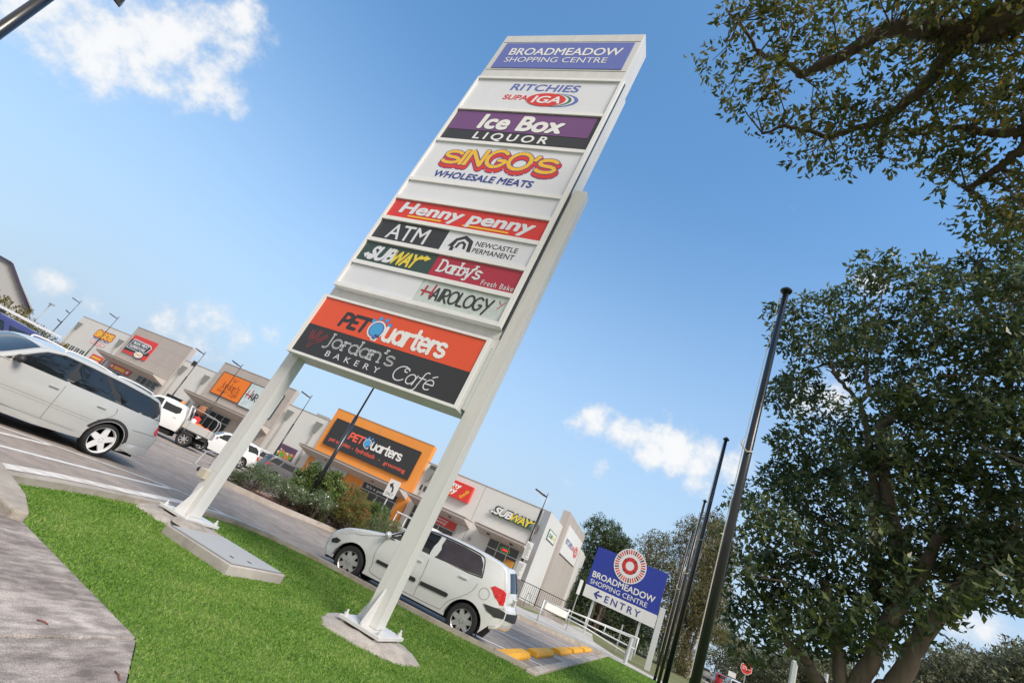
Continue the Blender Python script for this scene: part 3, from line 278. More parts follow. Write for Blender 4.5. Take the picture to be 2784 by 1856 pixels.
class Panel:
    """A flat face in the place: origin O, axes X (right) and Y (up), normal Nn; pieces are laid on it in layers 3 mm apart."""
    def __init__(s, O, X=(1, 0, 0), Y=(0, 0, 1), Nn=(0, -1, 0), step=0.003):
        s.O, s.X, s.Y, s.N, s.st = Vector(O), Vector(X).normalized(), Vector(Y).normalized(), Vector(Nn).normalized(), step
    def P(s, x, y, d=0): return s.O + s.X * x + s.Y * y + s.N * d
    def rect(s, name, m, par, x0, x1, y0, y1, lay=0, th=0.002, bevel=0):
        b = MB(); b.prism([s.P(x0, y0, lay * s.st), s.P(x1, y0, lay * s.st), s.P(x1, y1, lay * s.st), s.P(x0, y1, lay * s.st)], s.N * th); return b.build(name, m, par, bevel=bevel)
    def poly(s, name, m, par, polys, lay=0):
        b = MB()
        for k, p in enumerate(polys): b.add([s.P(x, y, lay * s.st + k * 2e-5) for x, y in p], [tuple(range(len(p)))])
        return b.build(name, m, par)
    def text(s, t, m, par, x0, x1, y0, y1, lay=2, bold=0.0, space=1.0, shear=0.0, name='lettering', rot=0):
        V, F = font_mesh(t, bold, space, shear); mn = V.min(0); mx = V.max(0); V = (V - mn) / np.maximum(mx - mn, 1e-6)
        cx, cy, w, h = (x0 + x1) / 2, (y0 + y1) / 2, x1 - x0, y1 - y0; b = MB(); pts = []
        for p in V:
            a, c = (p[0] - .5) * w, (p[1] - .5) * h; pts.append(s.P(cx + a * cos(rot) - c * sin(rot), cy + a * sin(rot) + c * cos(rot), lay * s.st))
        
        q = max(1, len(F) // 9) if bold > 0 else len(F)
        for k, f in enumerate(F): b.add([pts[i] + s.N * ((k // q) * 9e-5) for i in f], [tuple(range(len(f)))])
        return b.build(name, m, par)
    def stroke(s, t, m, par, x0, x1, y0, y1, th, lay=2, shear=0.0, serif=0.0, name='lettering', dx=0, dy=0, rise=0.0, squash=None):
        adv = sum(GL[c][0] for c in t); sx = (x1 - x0) / adv; sy = (y1 - y0); b = MB(); pen = 0; q = [0]
        def blob(pts):
            q[0] += 1; b.add([s.P(x + dx, y + dy, lay * s.st + q[0] * 8e-6) for x, y in pts], [tuple(range(len(pts)))])
        for ci, c in enumerate(t):
            a, st = GL[c]; k = squash[ci] if squash else 1.0
            for line in st:
                pl = [(x0 + (pen + x) * sx + shear * y * sy, y0 + y * sy * k + rise * (pen + x) * sx) for x, y in line]; h = th / 2
                for i in range(len(pl) - 1):
                    ax, ay = pl[i]; bx, by = pl[i + 1]; l = hypot(bx - ax, by - ay)
                    if l < 1e-6: continue
                    ux, uy = (by - ay) / l * h, -(bx - ax) / l * h
                    blob([(ax + ux, ay + uy), (ax - ux, ay - uy), (bx - ux, by - uy), (bx + ux, by + uy)])
                for i, p in enumerate(pl):
                    if i in (0, len(pl) - 1) or (i % 2 == 0): blob([(p[0] + h * cos(2 * pi * j / 10), p[1] + h * sin(2 * pi * j / 10)) for j in range(10)])
                if serif:
                    for i in (0, -1):
                        e = pl[i]; o2 = pl[1 if i == 0 else -2]
                        if abs(e[1] - o2[1]) > abs(e[0] - o2[0]): blob([(e[0] - serif, e[1] - h * .7), (e[0] + serif, e[1] - h * .7), (e[0] + serif, e[1] + h * .7), (e[0] - serif, e[1] + h * .7)])
            pen += a
        return b.build(name, m, par)
    def disc(s, name, m, par, cx, cy, r, lay=2, n=40, ry=None):
        ry = ry or r; return s.poly(name, m, par, [[(cx + r * cos(2 * pi * i / n), cy + ry * sin(2 * pi * i / n)) for i in range(n)]], lay)
    def ring(s, name, m, par, cx, cy, r0, r1, lay=2, n=40, a0=0, a1=360, segs=None):
        b = MB(); segs = segs or [(a0, a1)]
        for A0, A1 in segs:
            k = max(2, int(n * abs(A1 - A0) / 360)); v = []
            for i in range(k + 1):
                a = radians(A0 + (A1 - A0) * i / k); v += [s.P(cx + r0 * cos(a), cy + r0 * sin(a), lay * s.st), s.P(cx + r1 * cos(a), cy + r1 * sin(a), lay * s.st)]
            b.add(v, [(2 * i, 2 * i + 1, 2 * i + 3, 2 * i + 2) for i in range(k)])
        return b.build(name, m, par)
# ---------------------------------------------------------------- palette
white_paint = mat('white_paint', (.58, .58, .57), .40, col2=(.655, .66, .665), vscale=5, bump=.03, bscale=60, stretch=(1.6, 1.6, .12))
sign_white = mat('sign_white', (.78, .78, .78), .35, col2=(.83, .83, .84), vscale=3, stretch=(1.5, 1.5, .15))
sign_grey = mat('sign_blank', (.69, .71, .77), .30, col2=(.73, .75, .805), vscale=1.2, stretch=(1, 1, .4))
sign_blue = mat('sign_blue', (.115, .15, .47), .35)
sign_navy = mat('sign_navy', (.03, .05, .28), .4)
sign_red = mat('sign_red', (.66, .035, .03), .35)
sign_crimson = mat('sign_crimson', (.42, .025, .055), .35)
sign_black = mat('sign_black', (.03, .031, .036), .4)
sign_green = mat('sign_dark_green', (.03, .065, .06), .35)
sign_leaf = mat('sign_green', (.03, .16, .07), .4)
sign_yellow = mat('sign_yellow', (.85, .50, .03), .35)
sign_lemon = mat('sign_lemon', (.78, .62, .06), .35)
sign_orange = mat('sign_orange', (.76, .088, .03), .35)
shop_orange = mat('shop_orange', (.80, .20, .012), .4)
sign_purple = mat('sign_purple', (.165, .06, .205), .35)
sign_sky = mat('sign_sky', (.06, .36, .70), .35)
sign_teal = mat('sign_pale_teal', (.46, .53, .51), .35, col2=(.62, .68, .66), vscale=9)
coral = mat('sign_coral', (.85, .12, .07), .35)
entry_blue = mat('entry_blue', (.02, .045, .36), .3, var=.08, vscale=1.2)
galv = mat('galvanised', (.36, .375, .38), .5, .25, var=.10)
galv_paint = mat('grey_paint', (.52, .55, .56), .5)
rail_m = mat('rail_silver', (.58, .60, .61), .45, .15, var=.06)
black_pole = mat('black_pole', (.012, .012, .014), .3, coat=.3)
concrete = mat('concrete', (.30, .265, .245), .9, col2=(.50, .465, .44), vscale=2.2, bump=.35, bscale=70)
kerb_c = mat('kerb_concrete', (.27, .23, .19), .9, col2=(.46, .42, .37), vscale=3.5, bump=.4, bscale=60)
kerb_w = mat('kerb_whitewash', (.44, .40, .36), .85, col2=(.76, .74, .71), vscale=5, bump=.3, bscale=60)
asphalt = asphaltmat('asphalt', (.275, .228, .196), (.38, .325, .285))
line_w = mat('line_paint', (.52, .50, .48), .8, col2=(.78, .77, .75), vscale=9)
yellow_c = mat('yellow_concrete', (.72, .36, .025), .75, var=.12, vscale=7, bump=.2, bscale=50)
soil = mat('mulch', (.16, .05, .03), .95, col2=(.30, .095, .055), vscale=30, bump=.6, bscale=60)
turf_soil = mat('turf_soil', (.08, .15, .022), .95, col2=(.15, .25, .045), vscale=14, bump=.5, bscale=50)
render_w = mat('render_offwhite', (.63, .635, .63), .8, var=.03, vscale=.6, bump=.06, bscale=30)
render_t = mat('render_taupe', (.43, .395, .375), .8, var=.04, vscale=.5, bump=.06, bscale=30)
render_o = mat('render_orange', (.80, .30, .06), .75, var=.04, vscale=.5, bump=.06, bscale=30)
fascia_t = mat('fascia_taupe', (.40, .35, .325), .6)
soffit = mat('soffit', (.55, .51, .48), .8)
alu = mat('aluminium_frame', (.50, .50, .50), .4, .5)
dark_glass = mat('shop_glass', (.016, .018, .02), .08, spec=.6)
pale_film = mat('window_film', (.50, .58, .62), .3, var=.05, vscale=1)
rubber = mat('rubber', (.018, .018, .019), .8, bump=.2, bscale=80)
black_pl = mat('black_plastic', (.028, .028, .03), .55)
dark_void = mat('dark_void', (.008, .008, .008), .9)
rim_silver = mat('alloy_silver', (.60, .60, .61), .3, .75)
rim_white = mat('alloy_white', (.74, .73, .73), .35, coat=.4)
car_white = mat('car_white', (.70, .71, .72), .18, coat=1.0, var=.01)
car_pearl = mat('car_pearl', (.47, .475, .46), .18, coat=1.0, var=.01)
car_blue = mat('car_blue', (.055, .06, .19), .25, coat=.6)
car_silver = mat('car_silver', (.44, .44, .45), .28, .5, coat=.5)
car_grey = mat('car_grey', (.13, .125, .135), .28, .5, coat=.5)
car_red = mat('car_red', (.33, .02, .03), .28, coat=.5)
car_glass = mat('car_glass', (.012, .014, .016), .04, spec=.7, coat=.2)
car_tint = mat('car_shade_glass', (.055, .046, .056), .3, spec=.5, var=.25, vscale=6)
lamp_red = mat('lamp_red', (.62, .012, .015), .12, coat=.6, var=.2, vscale=25)
lamp_clear = mat('lamp_clear', (.62, .63, .64), .1, coat=.6)
amber = mat('amber', (.85, .22, .01), .25, coat=.3)
rust = mat('rust_stain', (.25, .10, .05), .9)
bark = mat('bark_brown', (.055, .037, .03), .9, col2=(.115, .085, .07), vscale=6, bump=.7, bscale=16, stretch=(1, 1, .25))
bark_pale = mat('bark_pale', (.26, .20, .165), .9, col2=(.42, .37, .33), vscale=3, stretch=(1, 1, .3))

# ---------------------------------------------------------------- the setting: ground, car park, street, paths
def sheet(name, poly, z, m): return tag(MB().add([(x, y, z) for x, y in poly], [tuple(range(len(poly)))]).build(name, m), kind='structure')
dirt = mat('verge_ground', (.10, .12, .04), .95, col2=(.19, .18, .08), vscale=.4, bump=.3, bscale=9)
sheet('ground', [(-900, -500), (900, -500), (900, 1300), (-900, 1300)], -.03, dirt)
sheet('car_park', [(-150, -14), (-6.2, -14), (-6.2, 3.0), (-6.5, 6.5), (-6.6, 8.6), (-1.7, 9.85), (-1.7, 27.5), (-5.2, 22.2), (-6.4, 24.4), (-8.0, 29.5), (-8.2, 58), (-150, 58)], 0, asphalt)
sheet('street', [(7.2, -60), (14.8, -60), (14.8, 400), (7.2, 400)], 0.0, asphalt)
path_c = asphaltmat('footpath_concrete', (.20, .17, .155), (.46, .41, .375), False)
def slab(name, polys, z0, z1, m, **k):
    b = MB()
    for p in polys: b.flat(p, z0, z1)
    return tag(b.build(name, m, **k), kind='structure')
slab('footpath', [[(-6.3, 1.6), (-6.24, 3.48), (-4.95, 3.13), (-2.807, 2.86), (-2.812, 2.08), (-2.842, 0.4), (-4.0, -.6)],
                  [(-2.789, 2.85), (-2.28, 2.45), (-1.6, 1.7), (-1.1, .6), (-.9, -.9), (-2.82, -.8), (-2.796, .4), (-2.789, 2.08)],
                  [(-2.78, -.82), (-.9, -.92), (-.8, -9), (-2.78, -9)]], -.05, .10, path_c, bevel=.012)
tag(MB().add([(-2.84, -.6, .07), (-2.765, -.6, .07), (-2.775, 2.87, .07), (-2.82, 2.87, .07)], [(0, 1, 2, 3)]).build('path_joint', mat('joint_dark', (.07, .06, .05), .9)), kind='structure')
slab('kerb_ramp', [[(-7.6, 1.2), (-7.3, 3.55), (-6.55, 3.66), (-5.4, 3.37), (-4.78, 3.11), (-4.80, 3.0), (-5.2, 3.02), (-6.35, 3.30), (-6.45, 1.2)]], -.02, .17, kerb_c, bevel=.02)
walk = mat('walkway_concrete', (.36, .34, .31), .9, col2=(.52, .50, .47), vscale=.8, bump=.2, bscale=60)
slab('walkway', [[(-5.2, 22.2), (-3.6, 24.3), (-1.75, 26.6), (7.0, 26.1), (7.0, 28.4), (.2, 28.5), (-1.6, 29.6), (-3.1, 33.5), (-4.4, 45), (-6.2, 45), (-7.3, 30), (-6.3, 25)]], -.02, .11, walk, bevel=.02)
# kerbs ring the lawn
kin = [(-6.0, 3.42), (-6.42, 4.5), (-6.68, 5.5), (-7.0, 6.5), (-7.2, 7.3), (-7.0, 8.1), (-6.2, 8.72), (-5.2, 8.98), (-4.2, 9.12), (-3.3, 9.33), (-2.4, 9.68), (-1.78, 9.92)]
kin = [tuple(p) for p in catmull([Vector((x, y)) for x, y in kin], 5)]
def offset(line, d):
    out = []
    for i, p in enumerate(line):
        a, b = line[max(i - 1, 0)], line[min(i + 1, len(line) - 1)]; t = Vector((b[0] - a[0], b[1] - a[1])).normalized(); dd = d(i / (len(line) - 1)) if callable(d) else d
        out.append((p[0] - t.y * dd, p[1] + t.x * dd))
    return out
wfun = lambda t: .42 - .24 * min(1, max(0, (t - .3) / .3))
kout = offset(kin, wfun); kgut = offset(kin, lambda t: wfun(t) + .10)
def strip(name, a, b, za, zb, m, **k):
    n = len(a); v = [(x, y, za) for x, y in a] + [(x, y, zb) for x, y in b]
    return v, [(i, i + 1, n + i + 1, n + i) for i in range(n - 1)]
kb = MB(); n_ = len(kin)
for a, b, za, zb in ((kin, kin, .04, .165), (kin, kout, .165, .158), (kout, kgut, .158, -.01)): kb.add(*strip('', a, b, za, zb, None))
tag(kb.build('kerb', kerb_c), kind='structure')
# whitewash on the outer half of the entrance kerb
kw = MB(); cut = int(n_ * .50); ka = offset(kin, lambda t: wfun(t) * .42)
kw.add(*strip('', ka[:cut], kout[:cut], .168, .1615, None)); kw.add(*strip('', kout[:cut], kgut[:cut], .1615, .0, None))
tag(kw.build('kerb_paint', kerb_w), kind='structure')
kb2 = MB(); kb2.box(-1.80, -1.62, 9.9, 26.2, -.02, .15); kb2.hexa([(-1.8, 9.72, -.02), (-1.62, 9.78, -.02), (-1.62, 9.9, -.02), (-1.8, 9.9, -.02), (-1.8, 9.72, .15), (-1.62, 9.78, .15), (-1.62, 9.9, .15), (-1.8, 9.9, .15)])
kj = MB()
for v in range(12, 26, 3): kj.box(-1.803, -1.617, v, v + .012, .02, .1515)
for q in (18, 36, 50): x0, y0 = kin[q]; x1, y1 = kout[q]; kj.bar((x0, y0, .166), (x1, y1, .162), .014, .004)
tag(kj.build('kerb_joints', mat('joint_dark', (.07, .06, .05), .9)), kind='structure')
tag(kb2.build('kerb', kerb_c, bevel=.02), kind='structure')
kb3 = MB(); kb3.flat([(-5.3, 22.2), (-3.68, 24.3), (-1.9, 26.45), (-1.75, 26.3), (-3.55, 24.15), (-5.15, 22.05)], -.02, .145)
kb3.flat([(-7.3, 29.95), (-6.35, 29.8), (-5.35, 45), (-5.55, 45), (-6.5, 30.05)], -.02, .13); tag(kb3.build('kerb', kerb_c), kind='structure')
tag(MB().add([(-5.12, 22.4, .135), (-3.5, 24.45, .135), (-1.95, 26.35, .135), (-1.8, 26.55, .135), (-2.1, 26.6, .135), (-3.75, 24.75, .135), (-5.3, 22.75, .135)], [tuple(range(7))]).build('verge_strip', mat('verge_green', (.10, .17, .03), .95, col2=(.22, .24, .08), vscale=5, bump=.5, bscale=30)), kind='structure')
tag(MB().add([(-7.25, 29.9, .135), (-6.6, 29.8, .135), (-5.6, 45, .135), (-6.15, 45, .135)], [(0, 1, 2, 3)]).build('verge_strip', mat('verge_green', (.1, .17, .03))), kind='structure')
# painted lines
def paint(line, w, z=.004):
    b = MB(); a = offset(line, w / 2); c = offset(line, -w / 2); b.add(*strip('', a, c, z, z, None)); return b
def pline(P, w, n=6): return paint([tuple(q) for q in catmull([Vector(p) for p in P], n)], w)
lb = MB()
for P, w in (([(-10.4, 3.0), (-10.23, 5.32), (-10.08, 6.53), (-9.82, 7.9), (-9.42, 8.62), (-8.84, 8.74), (-8.1, 8.87), (-6.6, 9.25), (-4.4, 9.62)], .10),
             ([(-8.35, 4.2), (-8.5, 4.59), (-8.82, 5.84), (-9.32, 7.61), (-9.55, 8.2)], .13), ([(-9.3, 4.2), (-9.62, 5.06), (-10.03, 6.02)], .11)):
    q = pline(P, w); lb.add(q.v, q.f)
for v0 in (12.45, 15.72, 19.0, 22.3): q = paint([(-1.85, v0 + .12), (-3.3, v0 - 1.0), (-5.6, v0 - 2.6)], .12); lb.add(q.v, q.f)
for P in ([(-20.2, 15.6), (-21.1, 19.15), (-22, 23)], [(-16.7, 13.8), (-17.1, 15.5), (-19.4, 19.5)], [(-29.5, 28.6), (-32.5, 33.5)], [(-26.6, 28.6), (-29.4, 33.5)], [(-23.6, 28.6), (-26.4, 33.5)]): q = paint(P, .1); lb.add(q.v, q.f)
tag(lb.build('line_markings', line_w), kind='structure')

# ---------------------------------------------------------------- lawn
PATHP = [(-8, -1), (-7.3, 3.55), (-6.2, 3.52), (-4.95, 3.15), (-2.8, 2.87), (-2.28, 2.46), (-1.6, 1.7), (-1.1, .6), (-.9, -.9), (-.8, -9), (-8, -9)]
LAWN = [(-6.02, 3.44)] + kin[1:] + [(-1.80, 26.0), (-1.7, 26.4), (5.9, 26.05), (5.9, -6), (-.85, -6), (-.9, -.9), (-1.1, .6), (-1.6, 1.7), (-2.28, 2.46), (-2.8, 2.87), (-4.95, 3.15)]
tag(MB().add([(x, y, .085) for x, y in LAWN], [tuple(range(len(LAWN)))]).build('lawn_soil', turf_soil), kind='structure')
def in_poly(X, Y, poly):
    c = np.zeros(len(X), bool); k = len(poly)
    for i in range(k):
        x0, y0 = poly[i]; x1, y1 = poly[i - 1]
        if y0 == y1: continue
        c ^= ((y0 > Y) != (y1 > Y)) & (X < (x1 - x0) * (Y - y0) / (y1 - y0) + x0)
    return c
rs = np.random.RandomState(3)
EX = [((-2.9, 5.95), .60, .50), ((-6.28, 5.85), .66, .50)]
PIT = (-5.47, -4.30, 4.96, 5.93)
parts = []
for (d0, d1, dens, wd, ht) in ((0, 4.6, 10500, .0042, .0165), (4.6, 7.5, 6500, .0054, .020), (7.5, 12, 2600, .009, .028), (12, 27, 700, .017, .035)):
    x0, x1, y0, y1 = -7.4, 5.9, -1.5, 26.2; x0 = max(x0, -d1); x1 = min(x1, d1 * .8); y1 = min(y1, d1)
    n = int(dens * (x1 - x0) * (y1 - y0)); X = rs.uniform(x0, x1, n); Y = rs.uniform(y0, y1, n); D = np.hypot(X, Y)
    k = (D >= d0) & (D < d1) & in_poly(X + rs.normal(0, .022, n), Y + rs.normal(0, .022, n), LAWN) & (Y > .9) & (X < .42 * Y + .8)
    for (cx, cy), a, b in EX: k &= ((X - cx) / a) ** 2 + ((Y - cy) / b) ** 2 > 1 + .25 * np.sin(9 * np.arctan2(Y - cy, X - cx))
    k &= ~((X > PIT[0]) & (X < PIT[1]) & (Y > PIT[2]) & (Y < PIT[3]))
    X, Y = X[k], Y[k]; n = len(X); h = ht * rs.uniform(.55, 1.25, n); an = rs.uniform(0, 2 * pi, n); ln = rs.uniform(.1, 1.5, n); la = rs.uniform(0, 2 * pi, n)
    B = np.stack([X, Y, np.full(n, .083)], 1); Sd = np.stack([np.cos(an), np.sin(an), np.zeros(n)], 1) * (wd * rs.uniform(.7, 1.3, n))[:, None]
    T = B + np.stack([np.cos(la) * h * ln, np.sin(la) * h * ln, h], 1)
    parts.append(np.stack([B - Sd, B + Sd, T], 1))
Vg = np.concatenate(parts).reshape(-1, 3); Fg = np.arange(len(Vg)).reshape(-1, 3)
grass_m = leafmat('grass_blades', [(.07, .155, .02), (.125, .26, .033), (.18, .34, .046), (.235, .385, .062), (.40, .45, .16)], .65, .35, .25, .5)
g = np_mesh('lawn_grass', Vg, Fg, grass_m); tag(g, 'short bright green lawn around the tall white sign', 'grass', kind='stuff')

litter = []
nL_ = 900; Xl = rs.uniform(-6.5, 3, nL_); Yl = rs.uniform(2.4, 14, nL_); kl = in_poly(Xl, Yl, LAWN); Xl, Yl = Xl[kl][:330], Yl[kl][:330]; al = rs.uniform(0, 6.28, len(Xl)); sl = rs.uniform(.006, .016, len(Xl)); zl = rs.uniform(.096, .108, len(Xl))
Vl = np.stack([np.stack([Xl + sl * np.cos(al + k) * q, Yl + sl * np.sin(al + k) * q, zl + e], 1) for k, q, e in ((0, 1.2, .004), (1.57, .5, 0), (3.14, 1.2, .006), (4.71, .5, .002))], 1).reshape(-1, 3)
tag(np_mesh('leaf_litter', Vl, np.arange(len(Vl)).reshape(-1, 4), leafmat('dry_litter', [(.16, .10, .05), (.30, .24, .12), (.42, .40, .26)], .8, .1)), 'tiny dry leaves scattered over the lawn', 'leaf litter', kind='stuff')

# ---------------------------------------------------------------- concrete pads, pit, leaf litter
def mound(cx, cy, a, b, z0, z1, seed, skirt=.12):
    r_ = random.Random(seed); m = MB(); n = 40; rings = [(1.12, z0), (1.0, z0 + .02), (.82, z1 - .008), (.5, z1), (.02, z1)]
    ph = [r_.uniform(0, 6) for _ in range(4)]; v = []
    for q, z in rings:
        for j in range(n):
            t = 2 * pi * j / n; w = 1 + .05 * sin(3 * t + ph[0]) + .04 * sin(5 * t + ph[1]) + .02 * sin(11 * t + ph[2])
            v.append((cx + a * q * w * cos(t), cy + b * q * w * sin(t), z + (r_.uniform(-.006, .006) if q < 1 else 0)))
    f = [(i * n + j, i * n + (j + 1) % n, (i + 1) * n + (j + 1) % n, (i + 1) * n + j) for i in range(len(rings) - 1) for j in range(n)] + [tuple(range(4 * n, 5 * n))]
    return m.add(v, f)
rough_c = mat('rough_concrete', (.27, .24, .21), .95, col2=(.50, .455, .41), vscale=4, bump=.9, bscale=45)
tag(mound(-2.88, 5.93, .62, .52, .07, .155, 1).build('concrete_footing', rough_c, smooth=True), 'rough concrete footing under the right post of the tall sign', 'footing', 'footings of the tall sign')
tag(mound(-6.28, 5.85, .70, .52, .07, .15, 2).build('concrete_footing', rough_c, smooth=True), 'concrete footing under the left post of the tall sign', 'footing', 'footings of the tall sign')
pit = thing('service_pit', 'raised concrete service pit with ribbed metal lid in the lawn', 'service pit', (-4.9, 5.45, .08))
MB().flat([(PIT[0], PIT[2]), (PIT[1], PIT[2]), (PIT[1], PIT[3]), (PIT[0], PIT[3])], .05, .195).build('surround', concrete, pit, bevel=.012)
MB().box(PIT[0] + .035, PIT[1] - .03, PIT[2] + .03, PIT[3] - .03, .19, .2).build('lid', mat('lid_steel', (.17, .175, .18), .6, .2), pit, bevel=.002)
lr = MB()
for k in range(30): x = PIT[0] + .05 + k * .0362; lr.box(x, x + .018, PIT[2] + .045, PIT[3] - .045, .2005, .209)
lr.build('lid_ribs', mat('rib_steel', (.50, .51, .515), .5, .2), pit)
for x, y in ((-4.6, 5.2), (-4.52, 5.42)): MB().box(x, x + .06, y, y + .025, .2095, .213).build('lid_handle', black_pl, pit)
tag(mound(-5.72, 5.72, .42, .30, .15, .203, 5).build('mortar_patch', rough_c, smooth=True), 'smear of pale mortar between left post and service pit', 'mortar')
for (x, y, a, l, lbl) in ((-2.98, 2.35, .6, .06, 'short red brown twig lying on the footpath near the joint'), (-2.42, 2.47, -.3, .09, 'curved brown twig on the footpath edge beside the lawn')):
    t = MB(); t.tube([(x, y, .106), (x + l * cos(a) * .5, y + l * sin(a) * .5 + .006, .109), (x + l * cos(a), y + l * sin(a), .106)], .0035, 6); tag(t.build('twig', mat('twig', (.22, .07, .045), .8), smooth=True), lbl, 'twig', 'twigs on the footpath')

# ---------------------------------------------------------------- tall pylon sign
VF = 5.72
pyl = thing('pylon_sign', 'tall white shopping centre sign on two square posts with stacked shop panels', 'sign', (-4.6, 5.97, .1))
for (u0, zt) in ((-6.39, 4.3), (-3.02, 7.196)):
    c = u0 + .115; p = MB().box(u0, u0 + .23, 5.85, 6.04, .215, zt).build('post', white_paint, pyl, bevel=.005)
    MB().box(c - .29, c + .29, 5.65, 6.27, .175, .213).build('base_plate', white_paint, p, bevel=.004)
    g = MB()
    g.prism([(c - .012, 5.848, .214), (c - .012, 5.66, .214), (c - .012, 5.66, .235), (c - .012, 5.848, .62)], (.024, 0, 0))
    g.prism([(u0 - .002, 5.97, .214), (u0 - .13, 5.97, .214), (u0 - .13, 5.97, .235), (u0 - .002, 5.97, .6)], (0, .024, 0)); g.build('gusset', white_paint, p)
    for x, y in ((c - .24, 5.70), (c + .24, 5.70), (c - .24, 6.22), (c + .24, 6.22)):
        MB().lathe([(.03, .14), (.03, .165), (.014, .166), (.014, .2132), (.028, .2135), (.028, .245), (.014, .2452), (.014, .28)], (x, y, 0), n=8).build('bolt', white_paint, p)
# power outlet on the left post
ob = MB().box(-6.455, -6.31, 5.775, 5.848, .70, .83).build('outlet_box', mat('pvc', (.50, .45, .37), .6), pyl, bevel=.006)
MB().lathe([(.035, -6.51), (.035, -6.456)], (0, 5.81, .79), 'x', 12).build('cable_socket', black_pl, ob, smooth=40)
MB().box(-6.33, -6.21, 5.8475, 5.8495, .86, 1.12).build('access_cover', white_paint, pyl)
body = MB().box(-6.30, -3.06, 5.852, 6.22, 4.10, 10.07).build('cabinet_back', white_paint, pyl, bevel=.004)
hdr = MB().box(-6.335, -3.105, 5.765, 6.235, 10.0, 11.635).build('header_box', white_paint, pyl, bevel=.006)
MB().box(-6.155, -3.025, 5.853, 6.03, 3.9, 4.098).build('cross_beam', white_paint, pyl)
P = Panel((0, 5.764, 0))
hp = P.rect('header_panel', sign_blue, hdr, -6.189, -3.232, 10.426, 11.326, 0, .012)
hb = MB()
for z in (11.37, 10.36): hb.box(-6.30, -3.13, 5.7615, 5.7635, z, z + .012)
hb.build('panel_trim', mat('shadow_gap', (.10, .10, .10), .8), hdr)
P2 = Panel((0, 5.751, 0))
P2.text('BROADMEADOW', sign_white, hp, -5.97, -3.40, 10.87, 11.13, 1, .022)
P2.text('SHOPPING CENTRE', sign_white, hp, -5.97, -3.62, 10.62, 10.80, 1, 0)
P2.text('5 STAR', sign_sky, hp, -3.60, -3.43, 10.615, 10.655, 1, 0) if 0 else None
# main cabinet frame with rows
cab = MB(); cab.box(-6.317, -6.27, VF, 5.85, 4.243, 10.066); cab.box(-3.11, -3.05, VF, 5.85, 4.243, 10.066)
cab.box(-6.268, -3.112, VF, 5.85, 4.243, 4.315); cab.box(-6.268, -3.112, VF, 5.85, 10.0, 10.066); cab.box(-6.268, -3.112, VF + .055, 5.849, 4.316, 9.999)
cabf = cab.build('cabinet_frame', sign_white, pyl)
for z in (9.005, 8.013, 6.88, 6.385, 5.86, 5.327, 4.80):
    MB().box(-6.266, -3.114, VF + .006, VF + .054, z - .04, z + .04).build('divider', sign_white, cabf)
gap = MB(); gap.box(-3.049, -3.043, 5.80, 5.85, 4.25, 10.06); gap.build('shadow_gap', sign_black, cabf)
PV = VF + .05
T = Panel((0, PV, 0))
def tenant(m, x0, x1, z0, z1, label): o = T.rect('tenant_panel', m, pyl, x0, x1, z0, z1, 0, .012); tag(o, label); return o
U0, U1 = -6.262, -3.118
A_ = Panel((0, PV - .013, 0), step=.0015)
# row 1: supermarket
t = tenant(sign_grey, U0, U1, 9.047, 9.995, 'white panel with blue and red supermarket lettering')
A_.text('RITCHIES', sign_navy if 0 else sign_blue, t, -5.38, -3.86, 9.66, 9.88, 1, .03, 1.02, .12)
A_.text('SUPA', sign_red, t, -5.42, -4.86, 9.36, 9.52, 1, .035, 1, .12)
def ell(cx, cy, a, b, n=44, a0=0, a1=360): return [(cx + a * cos(radians(a0 + (a1 - a0) * i / n)), cy + b * sin(radians(a0 + (a1 - a0) * i / n))) for i in range(n + (0 if a1 - a0 == 360 else 1))]
A_.poly('emblem', sign_blue, t, [ell(-4.20, 9.40, .44, .205)], 1); A_.poly('emblem', sign_grey, t, [ell(-4.27, 9.40, .43, .195)], 2)
A_.poly('emblem', sign_leaf, t, [ell(-4.32, 9.40, .42, .195)], 3); A_.poly('emblem', sign_grey, t, [ell(-4.38, 9.40, .42, .19)], 4)
A_.poly('emblem', sign_red, t, [ell(-4.44, 9.40, .42, .2)], 5); A_.text('IGA', sign_white, t, -4.74, -4.12, 9.29, 9.51, 6, .03, 1, .2)
# row 2: liquor
t = tenant(sign_black, U0 + .01, U1 - .005, 8.052, 8.968, 'purple and black liquor shop panel')
A_.rect('purple_band', sign_purple, t, -6.22, -3.20, 8.38, 8.94, 1)
A_.text('Ice Box', sign_black, t, -5.565, -3.735, 8.41, 8.855, 3, .05, 1.02, .1); A_.text('Ice Box', sign_white, t, -5.58, -3.75, 8.43, 8.875, 4, .05, 1.02, .1)
A_.text('LIQUOR', sign_white, t, -5.53, -3.93, 8.10, 8.34, 2, .03, 1.45, .1)
# row 3: meats
t = tenant(sign_grey, U0, U1, 6.922, 7.975, 'white panel with bulging yellow and red butcher lettering')
sq = [.82, .92, 1.05, 1.15, 1.1, .95, .82]
for m_, th, lay, dx, dy in ((sign_navy, .180, 1, .025, -.075), (sign_red, .160, 2, .025, -.07), (sign_navy, .112, 3, 0, 0), (sign_yellow, .080, 4, 0, 0)):
    A_.stroke("SINGO'S", m_, t, -5.86, -3.50, 7.42, 7.80, th, lay, .08, (.06, .06, .055, .045)[lay - 1], dx=dx, dy=dy, squash=sq)
A_.text('WHOLESALE MEATS', sign_navy, t, -5.83, -3.75, 7.02, 7.19, 2, .035, 1, .12)
t = tenant(sign_grey, U0, U1, 6.427, 6.838, 'blank pale grey panel below the butcher panel')
